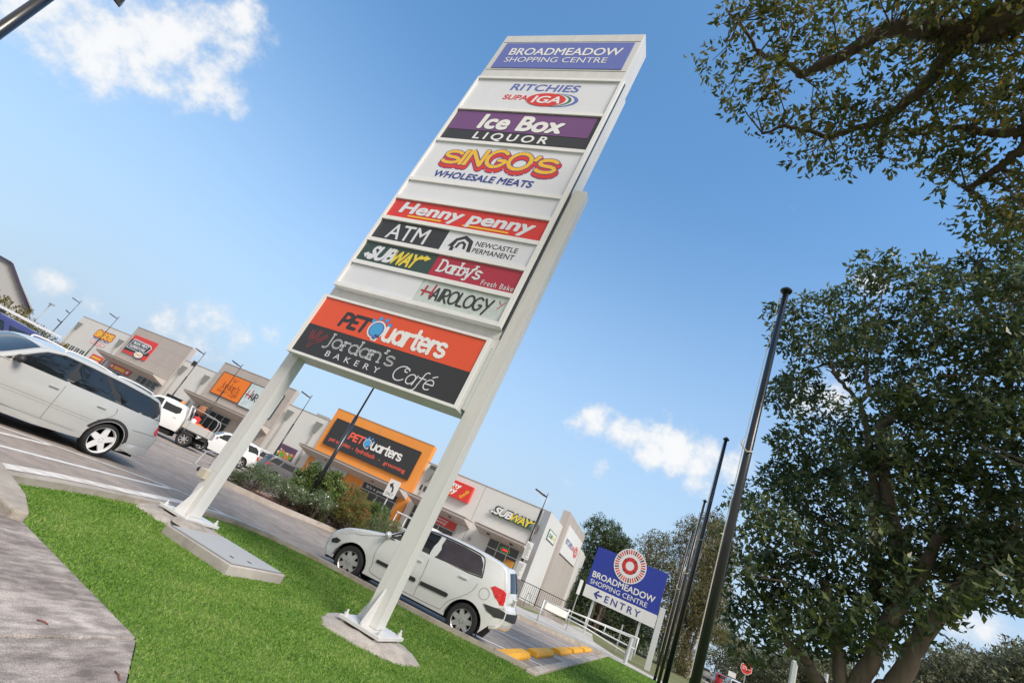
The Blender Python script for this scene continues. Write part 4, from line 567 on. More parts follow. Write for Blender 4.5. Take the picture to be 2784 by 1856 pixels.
# row 5
t = tenant(sign_red, U0, U1, 5.902, 6.341, 'red panel with white lettering and yellow underlines')
A_.text('Henny penny', sign_grey, t, -6.05, -3.30, 5.95, 6.30, 2, .045, 1.0, .12)
A_.rect('underline', sign_yellow, t, -5.80, -5.07, 5.965, 6.0, 1); A_.rect('underline', sign_yellow, t, -4.62, -3.72, 5.958, 5.993, 1)
# row 6
t = tenant(sign_black, U0, -4.792, 5.372, 5.812, 'black panel with white cash machine lettering')
A_.text('ATM', sign_grey, t, -5.98, -5.13, 5.42, 5.76, 2, .01)
t = tenant(sign_grey, -4.786, U1, 5.372, 5.812, 'pale panel with black house emblem and bank lettering')
A_.poly('emblem', sign_black, t, [[(-4.66, 5.50), (-4.58, 5.68), (-4.42, 5.775), (-4.24, 5.68), (-4.20, 5.45), (-4.27, 5.45), (-4.31, 5.64), (-4.42, 5.70), (-4.53, 5.64), (-4.56, 5.50)], [(-4.60, 5.50), (-4.60, 5.42), (-4.53, 5.42), (-4.53, 5.50)], [(-4.52, 5.49), (-4.50, 5.60), (-4.42, 5.65), (-4.34, 5.60), (-4.32, 5.49), (-4.37, 5.49), (-4.385, 5.575), (-4.42, 5.60), (-4.455, 5.575), (-4.47, 5.49)]], 1)
A_.text('NEWCASTLE', sign_black, t, -4.17, -3.40, 5.60, 5.70, 1, .01); A_.text('PERMANENT', sign_black, t, -4.17, -3.40, 5.455, 5.555, 1, .01)
# row 7
t = tenant(sign_green, U0, -4.72, 4.843, 5.279, 'dark green panel with white and yellow sandwich shop lettering')
A_.text('SUB', sign_grey, t, -6.07, -5.51, 4.90, 5.22, 2, .05, .9, .3); A_.text('WAY', sign_lemon, t, -5.55, -4.98, 4.90, 5.20, 2, .05, .85, .3)
A_.poly('arrow', sign_grey, t, [[(-6.17, 5.0), (-6.08, 5.06), (-6.08, 5.03), (-5.96, 5.02), (-5.97, 4.96), (-6.08, 4.97), (-6.09, 4.92)]], 2)
A_.poly('arrow', sign_lemon, t, [[(-5.06, 5.15), (-4.93, 5.19), (-4.93, 5.22), (-4.81, 5.165), (-4.91, 5.09), (-4.92, 5.13), (-5.05, 5.10)]], 2)
t = tenant(sign_crimson, -4.715, U1, 4.843, 5.279, 'crimson panel with white bakery lettering')
A_.stroke("Darby's", sign_grey, t, -4.60, -3.79, 4.97, 5.20, .036, 2, .04, .035)
A_.text('Fresh Bake', sign_grey, t, -3.72, -3.15, 4.885, 4.985, 2, .004, 1.15)
# row 8
t = tenant(sign_grey, U0, -4.715, 4.324, 4.752, 'blank pale panel at the lower left of the big cabinet')
t = tenant(sign_teal, -4.705, U1, 4.324, 4.752, 'pale green panel with hair salon brush lettering')
A_.stroke('H', sign_crimson, t, -4.63, -4.41, 4.47, 4.66, .035, 2, .15); A_.stroke('AIROLOGY', sign_black, t, -4.43, -3.36, 4.43, 4.66, .034, 2, .06)
A_.stroke('Y', sign_crimson, t, -3.28, -3.17, 4.56, 4.68, .012, 2, .1)
# lower cabinet
lc = MB(); lc.box(-6.305, -3.065, 5.702, 6.12, 2.872, 4.006); low = lc.build('lower_cabinet', white_paint, pyl, bevel=.004)
fr = MB(); fr.box(-6.305, -6.224, 5.675, 5.70, 2.872, 4.006); fr.box(-3.118, -3.065, 5.675, 5.70, 2.872, 4.006); fr.box(-6.223, -3.119, 5.675, 5.70, 2.872, 2.913); fr.box(-6.223, -3.119, 5.675, 5.70, 3.962, 4.006)
fr.build('cabinet_frame', sign_white, low)
br = MB(); br.box(-3.063, -3.03, 5.80, 5.845, 2.93, 3.93); br.box(-3.062, -3.012, 5.846, 5.849, 2.93, 3.93); br.build('mounting_bracket', galv_paint, low)
B_ = Panel((0, 5.699, 0))
pt = B_.rect('tenant_panel', sign_orange, low, -6.222, -3.12, 3.43, 3.96, 0, .005); pb = B_.rect('tenant_panel', sign_black, low, -6.222, -3.12, 2.915, 3.427, 0, .005)
B2 = Panel((0, 5.6935, 0), step=.0012)
def petq(Pn, par, x0, x1, y0, y1, pm, qm, um):
    w = x1 - x0; h = y1 - y0; X = lambda a: x0 + a * w; Y = lambda b: y0 + b * h
    Pn.stroke('PET', pm, par, X(.01), X(.28), Y(.18), Y(.74), h * .155, 1, .12)
    for a, b in ((.295, .74), (.345, .90), (.405, .90), (.45, .72)):
        Pn.disc('emblem', sign_blue, par, X(a), Y(b), h * .105, 1); Pn.disc('emblem', sign_sky, par, X(a), Y(b), h * .08, 2)
    Pn.disc('emblem', um, par, X(.36), Y(.42), h * .39, 2); Pn.poly('emblem', um, par, [[(X(.37), Y(.25)), (X(.42), Y(.30)), (X(.405), Y(-.05)), (X(.355), Y(-.03))]], 2)
    Pn.disc('emblem', sign_blue, par, X(.36), Y(.42), h * .33, 3); Pn.disc('emblem', qm, par, X(.36), Y(.42), h * .28, 4)
    Pn.poly('emblem', sign_blue, par, [[(X(.375), Y(.22)), (X(.395), Y(.22)), (X(.395), Y(.0)), (X(.37), Y(.02))]], 4)
    Pn.stroke('uarters', um, par, X(.44), X(.99), Y(.10), Y(.86), h * .15, 3, 0)
petq(B2, pt, -5.70, -3.62, 3.47, 3.88, sign_black, sign_sky, sign_white)
# wheat ears
wh = []
for a, l, x in ((1.72, .30, -5.99), (1.35, .33, -5.97), (.98, .34, -5.94)):
    bx, by = -5.97, 3.02; ex, ey = x + cos(a) * l * 1.1, by + sin(a) * l; tx, ty = (ex - bx), (ey - by); ll = hypot(tx, ty); tx /= ll; ty /= ll
    wh.append([(bx - ty * .003, by + tx * .003), (bx + ty * .003, by - tx * .003), (ex + ty * .003, ey - tx * .003), (ex - ty * .003, ey + tx * .003)])
    for k in range(5):
        q = .5 + k * .11
        for sg in (-1, 1):
            cx, cy = bx + tx * ll * q + sg * -ty * .022, by + ty * ll * q + sg * tx * .022
            wh.append([(cx, cy), (cx + tx * .018 - sg * ty * .016, cy + ty * .018 + sg * tx * .016), (cx + tx * .042 - sg * ty * .003, cy + ty * .042 + sg * tx * .003), (cx + tx * .022 + sg * ty * .003, cy + ty * .022 - sg * tx * .003)])
B2.poly('emblem', mat('wheat_red', (.40, .045, .05), .4), pb, wh, 1)
B2.stroke("Jordan's", sign_grey, pb, -5.72, -4.33, 3.15, 3.37, .027, 1, 0, .030); B2.stroke("Jordan's", sign_black, pb, -5.715, -4.325, 3.15, 3.37, .009, 2, 0, 0)
B2.text('BAKERY', sign_grey, pb, -5.56, -4.50, 2.985, 3.08, 1, -.002, 1.9)
B2.stroke('Café', sign_grey, pb, -4.28, -3.56, 2.985, 3.22, .017, 1, .18)
# ---------------------------------------------------------------- shopping centre (one long building)
V0 = 36.7
bld = thing('shopping_centre', 'long off white shopping centre with taupe and orange entrance blocks under awnings', 'building', (-40, V0, 0))
def seg(name, u0, u1, v0, v1, z1, m, z0=-.05): return MB().box(u0, u1, v0, v1, z0, z1).build(name, m, bld)
def capping(u0, u1, v0, z): MB().box(u0 - .02, u1 + .02, v0 - .03, v0 + .28, z + .001, z + .06).build('parapet_cap', fascia_t, bld)
for u0, u1, z in ((-73.4, -62.62, 6.72), (-52.22, -46.72, 6.48), (-36.1, -30.62, 6.34), (-19.86, -8.75, 6.30)): seg('wall', u0, u1, V0, 58, z, render_w); capping(u0 + .02, u1 - .02, V0, z)
for u0, u1, z, m in ((-62.6, -52.24, 7.92, render_t), (-46.7, -36.12, 7.76, render_t), (-30.6, -19.88, 7.63, render_o)): seg('entrance_block', u0, u1, V0 - .22, V0 + .35, z, m); capping(u0 + .03, u1 - .03, V0 - .22, z)
# chamfered corner, side walls and the tall side block
MB().flat([(-9.35, V0 - .002), (-8.72, V0 - .55), (-8.72, 41.4), (-9.35, 41.4)], -.05, 6.302).build('wall', render_w, bld)
seg('side_block', -9.1, -8.5, 41.4, 51.9, 7.57, render_t); seg('wall', -14, -8.72, 51.92, 56.4, 6.41, render_w)
# panel joints
jt = MB()
for u, z0, z1 in ((-14.35, .1, 6.25), (-57.6, 3.6, 7.9), (-41.45, 3.6, 7.7), (-25.35, 3.6, 7.6)):
    v = V0 if u == -14.35 else V0 - .22; jt.box(u - .018, u + .018, v - .004, v - .001, z0, z1)
for u0, u1 in ((-62.5, -52.3), (-46.6, -36.2)):
    for z in (4.95, 6.6): jt.box(u0, u1, V0 - .224, V0 - .221, z, z + .025)
jt.box(-8.498, -8.495, 46.6, 46.64, .2, 7.5); jt.build('panel_joints', mat('joint_grey', (.30, .28, .27), .8), bld)
# wedge awnings
def awning(u0, u1, vf, zf, zw, vb, mm=soffit):
    p = [(u0, vb - .002, zw - .62), (u0, vb - .002, zf + .03), (u0, vf + .01, zf - .02), (u0, vf + .01, zf - .15)]
    a = MB().prism(p, (u1 - u0, 0, 0)).build('awning', mm, bld)
    MB().box(u0 - .03, u1 + .03, vf - .03, vf + .009, zf - .15, zf + .0).build('fascia', fascia_t, a)
    MB().box(u0 - .03, u1 + .03, vf - .06, vb - .003, zf + .031, zf + .07).build('flashing', fascia_t, a)
    for k in (.25, .72): MB().lathe([(.13, zf - .36), (.13, zf - .27)], (u0 + (u1 - u0) * k, vf + .75, 0), n=12).build('downlight', black_pl, a)
for a in ((-63.2, -52.4, 34.9, 3.74, 3.75, V0 - .22), (-47.1, -36.2, 34.9, 3.62, 3.65, V0 - .22), (-30.9, -20.0, 34.9, 3.46, 3.56, V0 - .22), (-19.3, -14.15, 34.9, 3.44, 3.56, V0), (-13.3, -9.35, 34.9, 3.46, 3.62, V0)): awning(*a)
# rainheads and downpipes
for u in (-72.6, -63.55, -51.55, -47.75, -35.4, -31.65, -19.2):
    p = MB().box(u - .055, u + .055, V0 - .13, V0 - .02, .1, 4.85).build('downpipe', mat('pipe_grey', (.40, .39, .37), .6), bld)
    MB().prism([(u - .38, V0 - .24, 5.85), (u + .38, V0 - .24, 5.85), (u + .09, V0 - .24, 4.851), (u - .09, V0 - .24, 4.851)], (0, .22, 0)).build('rainhead', mat('rainhead_grey', (.23, .245, .235), .6), p)
MB().box(-9.62, -9.5, V0 - .14, V0 - .02, .1, 4.6).build('downpipe', mat('pipe_grey', (.40, .39, .37), .6), bld)
MB().box(-9.75, -9.36, V0 - .25, V0 - .02, 4.6, 5.1).build('rainhead', mat('rainhead_grey', (.23, .245, .235), .6), bld)
# windows and doors: frame with mullions over dark glass
def glazing(name, u0, u1, z0, z1, cols, rows, v, m=dark_glass):
    o = MB().box(u0, u1, v - .03, v - .002, z0, z1).build(name, m, bld); f = MB(); w = .05
    for k in range(cols + 1): x = u0 + (u1 - u0) * k / cols; f.box(x - w / 2, x + w / 2, v - .075, v - .031, z0, z1)
    for z in [z0, z1] + rows: f.box(u0, u1, v - .073, v - .0315, z - w / 2, z + w / 2)
    f.build('frame', alu, o); return o
Vb = V0 - .22
glazing('window', -61.9, -57.9, .15, 3.1, 4, [2.45], Vb); glazing('door', -56.5, -52.9, .1, 3.15, 4, [2.38], Vb)
glazing('door', -46.0, -41.0, .1, 2.95, 5, [2.3], Vb); glazing('window', -39.0, -37.4, .2, 2.95, 2, [2.3], Vb)
glazing('window', -29.85, -26.15, .3, 2.95, 2, [], Vb, pale_film); glazing('door', -24.25, -20.7, .1, 2.93, 4, [2.38], Vb)
glazing('window', -19.2, -15.2, .3, 2.95, 3, [2.3], V0); glazing('door', -12.4, -9.95, .05, 3.05, 3, [2.42], V0)
for k in range(4):
    o = MB().box(-72.0 + k * 1.12, -71.26 + k * 1.12, V0 - .03, V0 - .004, 2.38, 3.05).build('window', dark_glass, bld); MB().box(-71.68 + k * 1.12, -71.58 + k * 1.12, V0 - .035, V0 - .0305, 2.38, 3.05).build('frame', sign_white, o)
MB().box(-51.2, -48.6, V0 - .05, V0 - .003, .05, 2.7).build('door', dark_glass, bld)
ac = tag(MB().box(-35.1, -33.4, 39.5, 40.6, 6.34, 7.0).build('air_conditioner', galv, bevel=.03), 'grey air conditioning unit on the roof left of the orange block', 'air conditioner')
for z0, z1 in ((5.6, 6.2), (4.1, 4.5)): MB().box(-19.5, -18.9, V0 - .05, V0 - .003, z0, z1).build('vent_grille', mat('vent_dark', (.08, .08, .08), .6), bld)
for u, v in ((-53.0, Vb), (-37.0, Vb), (-25.2, Vb), (-13.9, V0)): MB().lathe([(.11, v - .12), (.14, v - .02)], (u, 0, 2.35 if u > -50 else 2.7), 'y', 14).build('wall_lamp', galv, bld)

# shop signs fixed to the building
def sboard(name, label, u0, u1, z0, z1, m, v, th=.12, edge=None):
    t = thing(name, label, 'shop sign', ((u0 + u1) / 2, v, z0)); o = MB().box(u0, u1, v - th, v - .003, z0, z1).build('board', m, t, bevel=.006)
    if edge: 
        e = MB()
        for a, b, c, d in ((u0 - .06, u0 - .001, z0 - .06, z1 + .06), (u1 + .001, u1 + .06, z0 - .06, z1 + .06), (u0, u1, z0 - .06, z0 - .001), (u0, u1, z1 + .001, z1 + .06)): e.box(a, b, v - th - .015, v - .004, c, d)
        e.build('frame', edge, t)
    return t, Panel((0, v - th - .003, 0), step=.006)
t, p = sboard('shop_sign', 'big charcoal sign board with white and coral pet shop lettering on the orange block', -29.93, -20.74, 4.38, 6.74, sign_black, Vb, .16, sign_black)
petq(p, t, -27.9, -22.0, 5.35, 6.35, coral, sign_sky, sign_white)
p.text('pet supplies', coral, t, -29.55, -27.15, 4.66, 5.12, 1, .012); p.text('-', coral, t, -26.95, -26.8, 4.86, 4.92, 1); p.text('hydrobath', coral, t, -26.5, -24.45, 4.66, 5.14, 1, .012)
p.text('-', coral, t, -24.0, -23.85, 4.86, 4.92, 1); p.text('grooming', coral, t, -23.4, -21.2, 4.62, 5.02, 1, .012)
t, p = sboard('shop_sign', 'dark strip sign with pale lettering above the doors of the orange block', -24.2, -20.72, 2.41, 2.88, sign_black, Vb - .08, .03)
p.text("It's a pet's life", sign_grey, t, -23.8, -21.0, 2.48, 2.80, 1, .02)
t, p = sboard('shop_sign', 'bright orange bakery sign board on the middle taupe block', -45.78, -41.62, 4.53, 6.85, shop_orange, Vb, .1, sign_black)
rb = mat('lettering_brown', (.30, .05, .01), .5)
p.stroke("Jordan's", rb, t, -45.0, -42.3, 5.35, 5.98, .07, 1, 0, .07); p.text('BAKERY', rb, t, -45.1, -43.6, 4.86, 5.16, 1, 0, 1.1); p.stroke('Café', rb, t, -43.4, -42.2, 4.82, 5.25, .05, 1, .18)
p.poly('emblem', rb, t, [[(-43.8, 6.2), (-43.72, 6.2), (-43.9, 6.6), (-43.98, 6.6)], [(-43.7, 6.2), (-43.62, 6.2), (-43.6, 6.62), (-43.68, 6.62)], [(-43.56, 6.22), (-43.5, 6.2), (-43.25, 6.55), (-43.33, 6.6)]], 1)
t, p = sboard('shop_sign', 'pale blue hair salon sign board beside the orange bakery board', -41.5, -37.0, 4.42, 6.84, mat('salon_blue', (.42, .56, .60), .4, col2=(.66, .75, .78), vscale=2.5), Vb, .1, sign_black)
p.stroke('H', sign_crimson, t, -41.3, -40.6, 5.35, 6.1, .11, 1, .1); p.stroke('AIROLOGY', sign_black, t, -40.7, -37.5, 5.3, 6.0, .1, 1, .05); p.stroke('Y', sign_crimson, t, -37.6, -37.2, 5.9, 6.4, .05, 1)
t = thing('shop_sign', 'red and black bulk meat sign with white oval on the first taupe block', 'shop sign', (-59.6, Vb, 4.7))
MB().prism([(-61.85, Vb - .003, 6.98), (-57.45, Vb - .003, 6.98), (-57.45, Vb - .003, 4.7), (-61.85, Vb - .003, 4.7)], (0, -.1, 0)).build('board', sign_red, t)
p = Panel((0, Vb - .106, 0), step=.006)
p.poly('stripe', sign_black, t, [[(-61.84, 6.4), (-57.46, 5.55), (-57.46, 5.2), (-61.84, 4.95)]], 0)
p.poly('plate', sign_grey, t, [[(-61.75, 5.35), (-61.35, 6.55), (-58.1, 6.45), (-57.7, 6.2), (-58.0, 5.45), (-58.7, 5.25)]], 1); p.poly('plate', sign_black, t, [[(-61.6, 5.42), (-61.25, 6.45), (-58.15, 6.35), (-57.85, 6.15), (-58.1, 5.5), (-58.72, 5.32)]], 2)
p.text('BULK MEAT', sign_grey, t, -61.05, -58.2, 5.95, 6.33, 3, .05); p.text('SUPERSTORE', sign_grey, t, -61.3, -58.4, 5.48, 5.84, 3, .05)
p.disc('oval', sign_black, t, -58.9, 5.02, .86, 3, ry=.42); p.disc('oval', sign_white, t, -58.9, 5.02, .76, 4, ry=.35); p.text("SINGO'S", sign_yellow, t, -59.45, -58.35, 4.9, 5.16, 5, .05)
t = thing('shop_sign', 'yellow and red butcher lettering painted on the far left white wall', 'shop sign', (-67, V0, 4.3)); p = Panel((0, V0 - .004, 0), step=.005)
for m_, th, lay in ((sign_black, .50, 1), (sign_red, .42, 2), (sign_yellow, .24, 3)): p.stroke("SINGO'S", m_, t, -68.75, -65.3, 5.22, 5.85, th, lay, .05, .14)
p.text('WHOLESALE MEATS', sign_navy, t, -68.7, -65.4, 4.78, 5.02, 1, .02)
p.poly('lozenge', sign_red, t, [ell(-67.05, 4.4, 1.55, .26, 24)], 1); p.poly('lozenge', sign_white, t, [ell(-67.05, 4.4, 1.45, .19, 24)], 2); p.text('The Meat Barn' if 0 else 'Ph 4962 2000', sign_red, t, -68.1, -66.0, 4.3, 4.5, 3, .02) if 0 else p.rect('dashes', sign_red, t, -68.0, -66.1, 4.36, 4.45, 3)
t, p = sboard('shop_sign', 'small red and yellow notice board left of the first awning', -66.3, -64.0, 2.2, 3.2, sign_red, V0, .06)
p.rect('bars', sign_yellow, t, -66.1, -64.2, 2.75, 3.0, 1); p.rect('bars', sign_white, t, -66.1, -64.2, 2.35, 2.6, 1)
t, p = sboard('shop_sign', 'red strip sign with yellow centre above the first shop window', -61.8, -57.95, 2.55, 3.12, sign_red, Vb - .08, .03)
p.rect('bars', sign_yellow, t, -60.9, -58.9, 2.66, 3.0, 1); p.rect('bars', sign_white, t, -58.6, -58.2, 2.7, 2.98, 1); p.rect('bars', sign_white, t, -61.6, -61.2, 2.7, 2.98, 1)
# produce mural
t = thing('mural_board', 'mural of flowers and vegetables on dark board between downpipes', 'mural', (-33.2, V0, .4)); MB().box(-34.25, -32.2, V0 - .05, V0 - .003, .4, 2.95).build('board', mat('mural_dark', (.03, .07, .09), .6, col2=(.16, .05, .14), vscale=.8), t)
p = Panel((0, V0 - .054, 0), step=.004); r_ = random.Random(4)
for m_, nn, rr, zt in ((mat('mural_leaf', (.14, .33, .05), .6), 60, .20, 2.3), (mat('mural_lime', (.42, .52, .16), .6), 34, .13, 2.35), (mat('mural_white', (.75, .72, .62), .6), 26, .09, 2.5), (coral, 16, .12, 2.5), (shop_orange, 9, .13, 2.2)):
    p.poly('painted_shapes', m_, t, [ell(r_.uniform(-34.1, -32.35), r_.uniform(.5, zt), rr * r_.uniform(.5, 1.3), rr * r_.uniform(.5, 1.2), 9) for _ in range(nn)], r_.choice((1, 2, 3)))
# chicken shop and sandwich shop
t, p = sboard('shop_sign', 'red box sign with white and yellow lettering partly behind the right post', -18.6, -15.12, 4.56, 5.8, sign_red, V0, .35)
p.text('Henny', sign_white, t, -18.2, -16.05, 5.20, 5.68, 1, .05); p.text('penny', sign_white, t, -18.35, -16.25, 4.72, 5.14, 1, .05); p.rect('bars', sign_yellow, t, -17.7, -16.4, 5.19, 5.24, 1); p.rect('bars', sign_yellow, t, -17.9, -16.6, 4.68, 4.73, 1)
p.text('foods', sign_yellow, t, -16.05, -15.2, 4.92, 5.22, 1, .03, rot=.95)
t, p = sboard('shop_sign', 'red window sign under the awning with pale lettering', -17.4, -15.25, 2.35, 2.93, sign_red, V0 - .08, .03)
p.text('Henny', sign_grey, t, -17.1, -15.9, 2.66, 2.86, 1, .03); p.text('penny', sign_grey, t, -17.2, -16.0, 2.42, 2.62, 1, .03)
t = thing('shop_sign', 'green outlined sandwich shop lettering, white and yellow, above the corner door', 'shop sign', (-11.3, V0, 4.6)); p = Panel((0, V0 - .2, 0), step=.012)
bk = MB(); bk.box(-13.0, -9.6, V0 - .19, V0 - .003, 4.62, 4.72); bk.build('rail', sign_leaf, t)
for m_, m2, e, lay in ((sign_green, sign_green, .16, 0), (sign_white, sign_lemon, .0, 2)):
    bb = .085 if lay == 0 else .035
    p.text('SUB', m_, t, -12.88 - e, -11.42 + e * .6, 4.66 - e * .6, 5.22 + e * .6, lay, bb, .92, .28); p.text('WAY', m2, t, -11.50 - e * .6, -9.82 + e, 4.66 - e * .6, 5.22 + e * .6, lay, bb, .86, .28)
p.poly('arrow', sign_green, t, [[(-13.3, 4.72), (-12.95, 4.95), (-12.95, 4.86), (-12.5, 4.84), (-12.55, 4.66), (-12.95, 4.68), (-12.97, 4.58)]], 0); p.poly('arrow', sign_white, t, [[(-13.2, 4.74), (-12.98, 4.88), (-12.98, 4.81), (-12.6, 4.79), (-12.62, 4.71), (-12.98, 4.74), (-12.99, 4.65)]], 1)
p.poly('arrow', sign_green, t, [[(-10.1, 5.16), (-9.72, 5.22), (-9.72, 5.32), (-9.36, 5.12), (-9.68, 4.90), (-9.70, 5.02), (-10.1, 4.96)]], 0); p.poly('arrow', sign_lemon, t, [[(-10.05, 5.12), (-9.68, 5.17), (-9.68, 5.23), (-9.46, 5.12), (-9.65, 4.99), (-9.67, 5.07), (-10.05, 5.02)]], 1)
t = thing('open_sign', 'lit oval open sign in red and green behind the corner shop door', 'open sign', (-11.0, V0 - .08, 2.5)); p = Panel((0, V0 - .085, 0), step=.004)
p.poly('tube', mat('neon_green', (.02, .16, .05), .4, emit=((.05, .8, .15), .25)), t, [ell(-11.0, 2.66, .40, .19), ], 0); p.poly('backing', sign_black, t, [ell(-11.0, 2.66, .36, .16)], 1); p.text('OPEN', mat('neon_red', (.8, .05, .05), .4, emit=((1, .06, .05), 1.2)), t, -11.25, -10.75, 2.58, 2.74, 2, .01)
t, p = sboard('window_poster', 'orange and green food poster in the corner shop door', -10.72, -10.02, .9, 2.2, mat('poster', (.5, .06, .03), .5, col2=(.75, .45, .05), vscale=2.2), V0 - .08, .01)
p.rect('picture', sign_leaf, t, -10.65, -10.1, 1.0, 1.4, 1)
S_ = Panel((-8.72, 0, 0), (0, 1, 0), (0, 0, 1), (1, 0, 0), .006)
t = thing('shop_sign', 'small square green and white sandwich sign on the white side wall', 'shop sign', (-8.7, 38.8, 4.6)); S_.rect('board', sign_leaf, t, 37.4, 40.4, 4.58, 5.34, .5, .04)
p = Panel((-8.672, 0, 0), (0, 1, 0), (0, 0, 1), (1, 0, 0), .006); p.rect('panel', sign_white, t, 37.55, 40.25, 4.64, 5.28, 0); p.text('SUB', sign_leaf, t, 37.75, 39.0, 4.8, 5.12, 1, .05, .9, .25); p.text('WAY', sign_lemon, t, 38.95, 40.15, 4.8, 5.12, 1, .05, .9, .25)
t = thing('shop_sign', 'large white supermarket sign with blue and red lettering on the taupe side block', 'shop sign', (-8.5, 46.7, 4.4)); MB().box(-8.498, -8.40, 42.6, 50.95, 4.45, 6.72).build('board', sign_white, t)
p = Panel((-8.396, 0, 0), (0, 1, 0), (0, 0, 1), (1, 0, 0), .006); p.text('RITCHIES', sign_navy, t, 43.1, 46.4, 5.35, 5.8, 0, .04); p.text('SUPA', sign_red, t, 46.5, 48.0, 5.35, 5.75, 0, .05)
p.disc('emblem', sign_red, t, 49.15, 5.5, 1.15, 0, ry=.5); p.disc('emblem', sign_white, t, 49.15, 5.5, 1.0, 1, ry=.42); p.disc('emblem', sign_red, t, 49.15, 5.5, .92, 2, ry=.37); p.text('IGA', sign_white, t, 48.5, 49.8, 5.3, 5.7, 3, .04)

# ---------------------------------------------------------------- poles and lamps
def lamp_pole(u, v, H, label, z0=0, rl=.07, ru=.035, step=.62, head=1, cat='light pole', group='car park light poles', arms=()):
    t = thing('light_pole', label, cat, (u, v, z0), group=group)
    MB().tube([(u, v, z0), (u, v, H * step)], [rl, rl * .9], 10).build('lower_shaft', black_pole, t, smooth=True)
    MB().tube([(u, v, H * step), (u, v, H)], [ru, ru * .8], 8).build('upper_shaft', black_pole, t, smooth=True)
    if head:
        d = Vector((head * .8, -.6, 0)).normalized()
        for hz in (H - .35,) + tuple(arms):
            a = Vector((u, v, hz)); h = MB(); s = Vector((-d.y, d.x, 0)); up = Vector((0, 0, 1)); l = .95 if hz > H - 1 else .55
            pts = [a + up * .02 + s * .05, a + up * .02 - s * .05, a + d * l * .35 + up * .05 - s * .16, a + d * l + up * .16 - s * .09, a + d * l + up * .16 + s * .09, a + d * l * .35 + up * .05 + s * .16]
            h.prism(pts, up * .09); b = h.build('lamp_head', black_pole, t, bevel=.01)
            MB().prism([q * 1 + (up * -.004) for q in (a + d * l * .4 + up * .055 - s * .11, a + d * l * .9 + up * .14 - s * .06, a + d * l * .9 + up * .14 + s * .06, a + d * l * .4 + up * .055 + s * .11)], up * -.01).build('lens', lamp_clear, b)
    return t
lamp_pole(-69.4, 33.4, 7.8, 'black light pole with three lamps left of the far white wall', arms=(5.9, 4.6), head=-1)
lamp_pole(-60.6, 33.0, 7.6, 'black light pole standing before the butcher lettering on the far wall', head=-1)
lamp_pole(-46.2, 33.6, 7.55, 'black light pole with a dark floodlight box left of the orange bakery board', head=-1)
lamp_pole(-40.1, 33.0, 7.6, 'black light pole crossing the orange bakery board', head=-1)
lamp_pole(-32.0, 34.2, 7.5, 'black light pole before the white wall with the mural', head=-1)
lamp_pole(-12.9, 16.6, 8.0, 'thick stepped black light pole rising from the planted island', .1, .085, .04, .52, head=-1)
lamp_pole(-8.75, 33.5, 7.0, 'slim stepped black light pole at the building corner', 0, .095, .03, .83, head=-1)
gp_ = thing('light_pole', 'pale grey distant light pole beyond the blue car', 'light pole', (-82, 37, 0), group='car park light poles')
MB().tube([(-82, 37, 0), (-82, 37, 6.55)], [.1, .06], 8).build('shaft', galv, gp_, smooth=True); MB().box(-82.1, -81.3, 36.8, 37.2, 6.55, 6.75).build('lamp_head', galv, gp_)
fb = MB(); fb.obox((-46.35, 33.5, 6.02), (.8, -.6, 0), (.6, .8, 0), (0, 0, 1), 1.6, .4, .5); fb.obox((-47.2, 34.0, 5.95), (.8, -.6, 0), (.6, .8, 0), (0, 0, 1), .8, .1, .06); tag(fb.build('floodlight_box', black_pole, bevel=.05), 'black floodlight box mounted on a pole left of the bakery board', 'floodlight')
# near lamp whose top leaves the frame at the upper left
t = thing('light_pole', 'nearest black light pole cut by the upper left corner with curved lamp', 'light pole', (-11.8, 2.04, 0), group='car park light poles')
MB().tube([(-11.8, 2.04, 0), (-11.8, 2.04, 4.2), (-11.8, 2.04, 7.55)], [.11, .10, .075], 12).build('shaft', black_pole, t, smooth=True)
a = Vector((-11.8, 2.04, 7.3)); d = Vector((.35, 1.0, 0)).normalized(); s = Vector((-d.y, d.x, 0)); up = Vector((0, 0, 1))
MB().prism([a + s * .06, a - s * .06, a + d * .3 + up * .02 - s * .19, a + d * .62 - up * .12 - s * .13, a + d * .62 - up * .12 + s * .13, a + d * .3 + up * .02 + s * .19], up * .1).build('lamp_head', black_pole, t, bevel=.015)
# notices on the corner pole
t = thing('notice_board', 'stack of two white parking notices on the building corner pole', 'notice', (-8.6, 33.38, 1.3)); p = Panel((0, 33.36, 0), step=.004); r_ = random.Random(2)
for z0, z1, x0, x1 in ((2.57, 3.66, -8.82, -8.38), (1.36, 2.37, -8.86, -8.36)):
    o = MB().box(x0, x1, 33.365, 33.39, z0, z1).build('board', sign_white, t)
    p.poly('print', mat('print_grey', (.35, .37, .36), .6), o, [[(x0 + .04, z), (x0 + r_.uniform(.2, .4), z), (x0 + r_.uniform(.2, .4), z + .035), (x0 + .04, z + .035)] for z in [z0 + .08 + .085 * k for k in range(int((z1 - z0 - .1) / .085))]], 1)
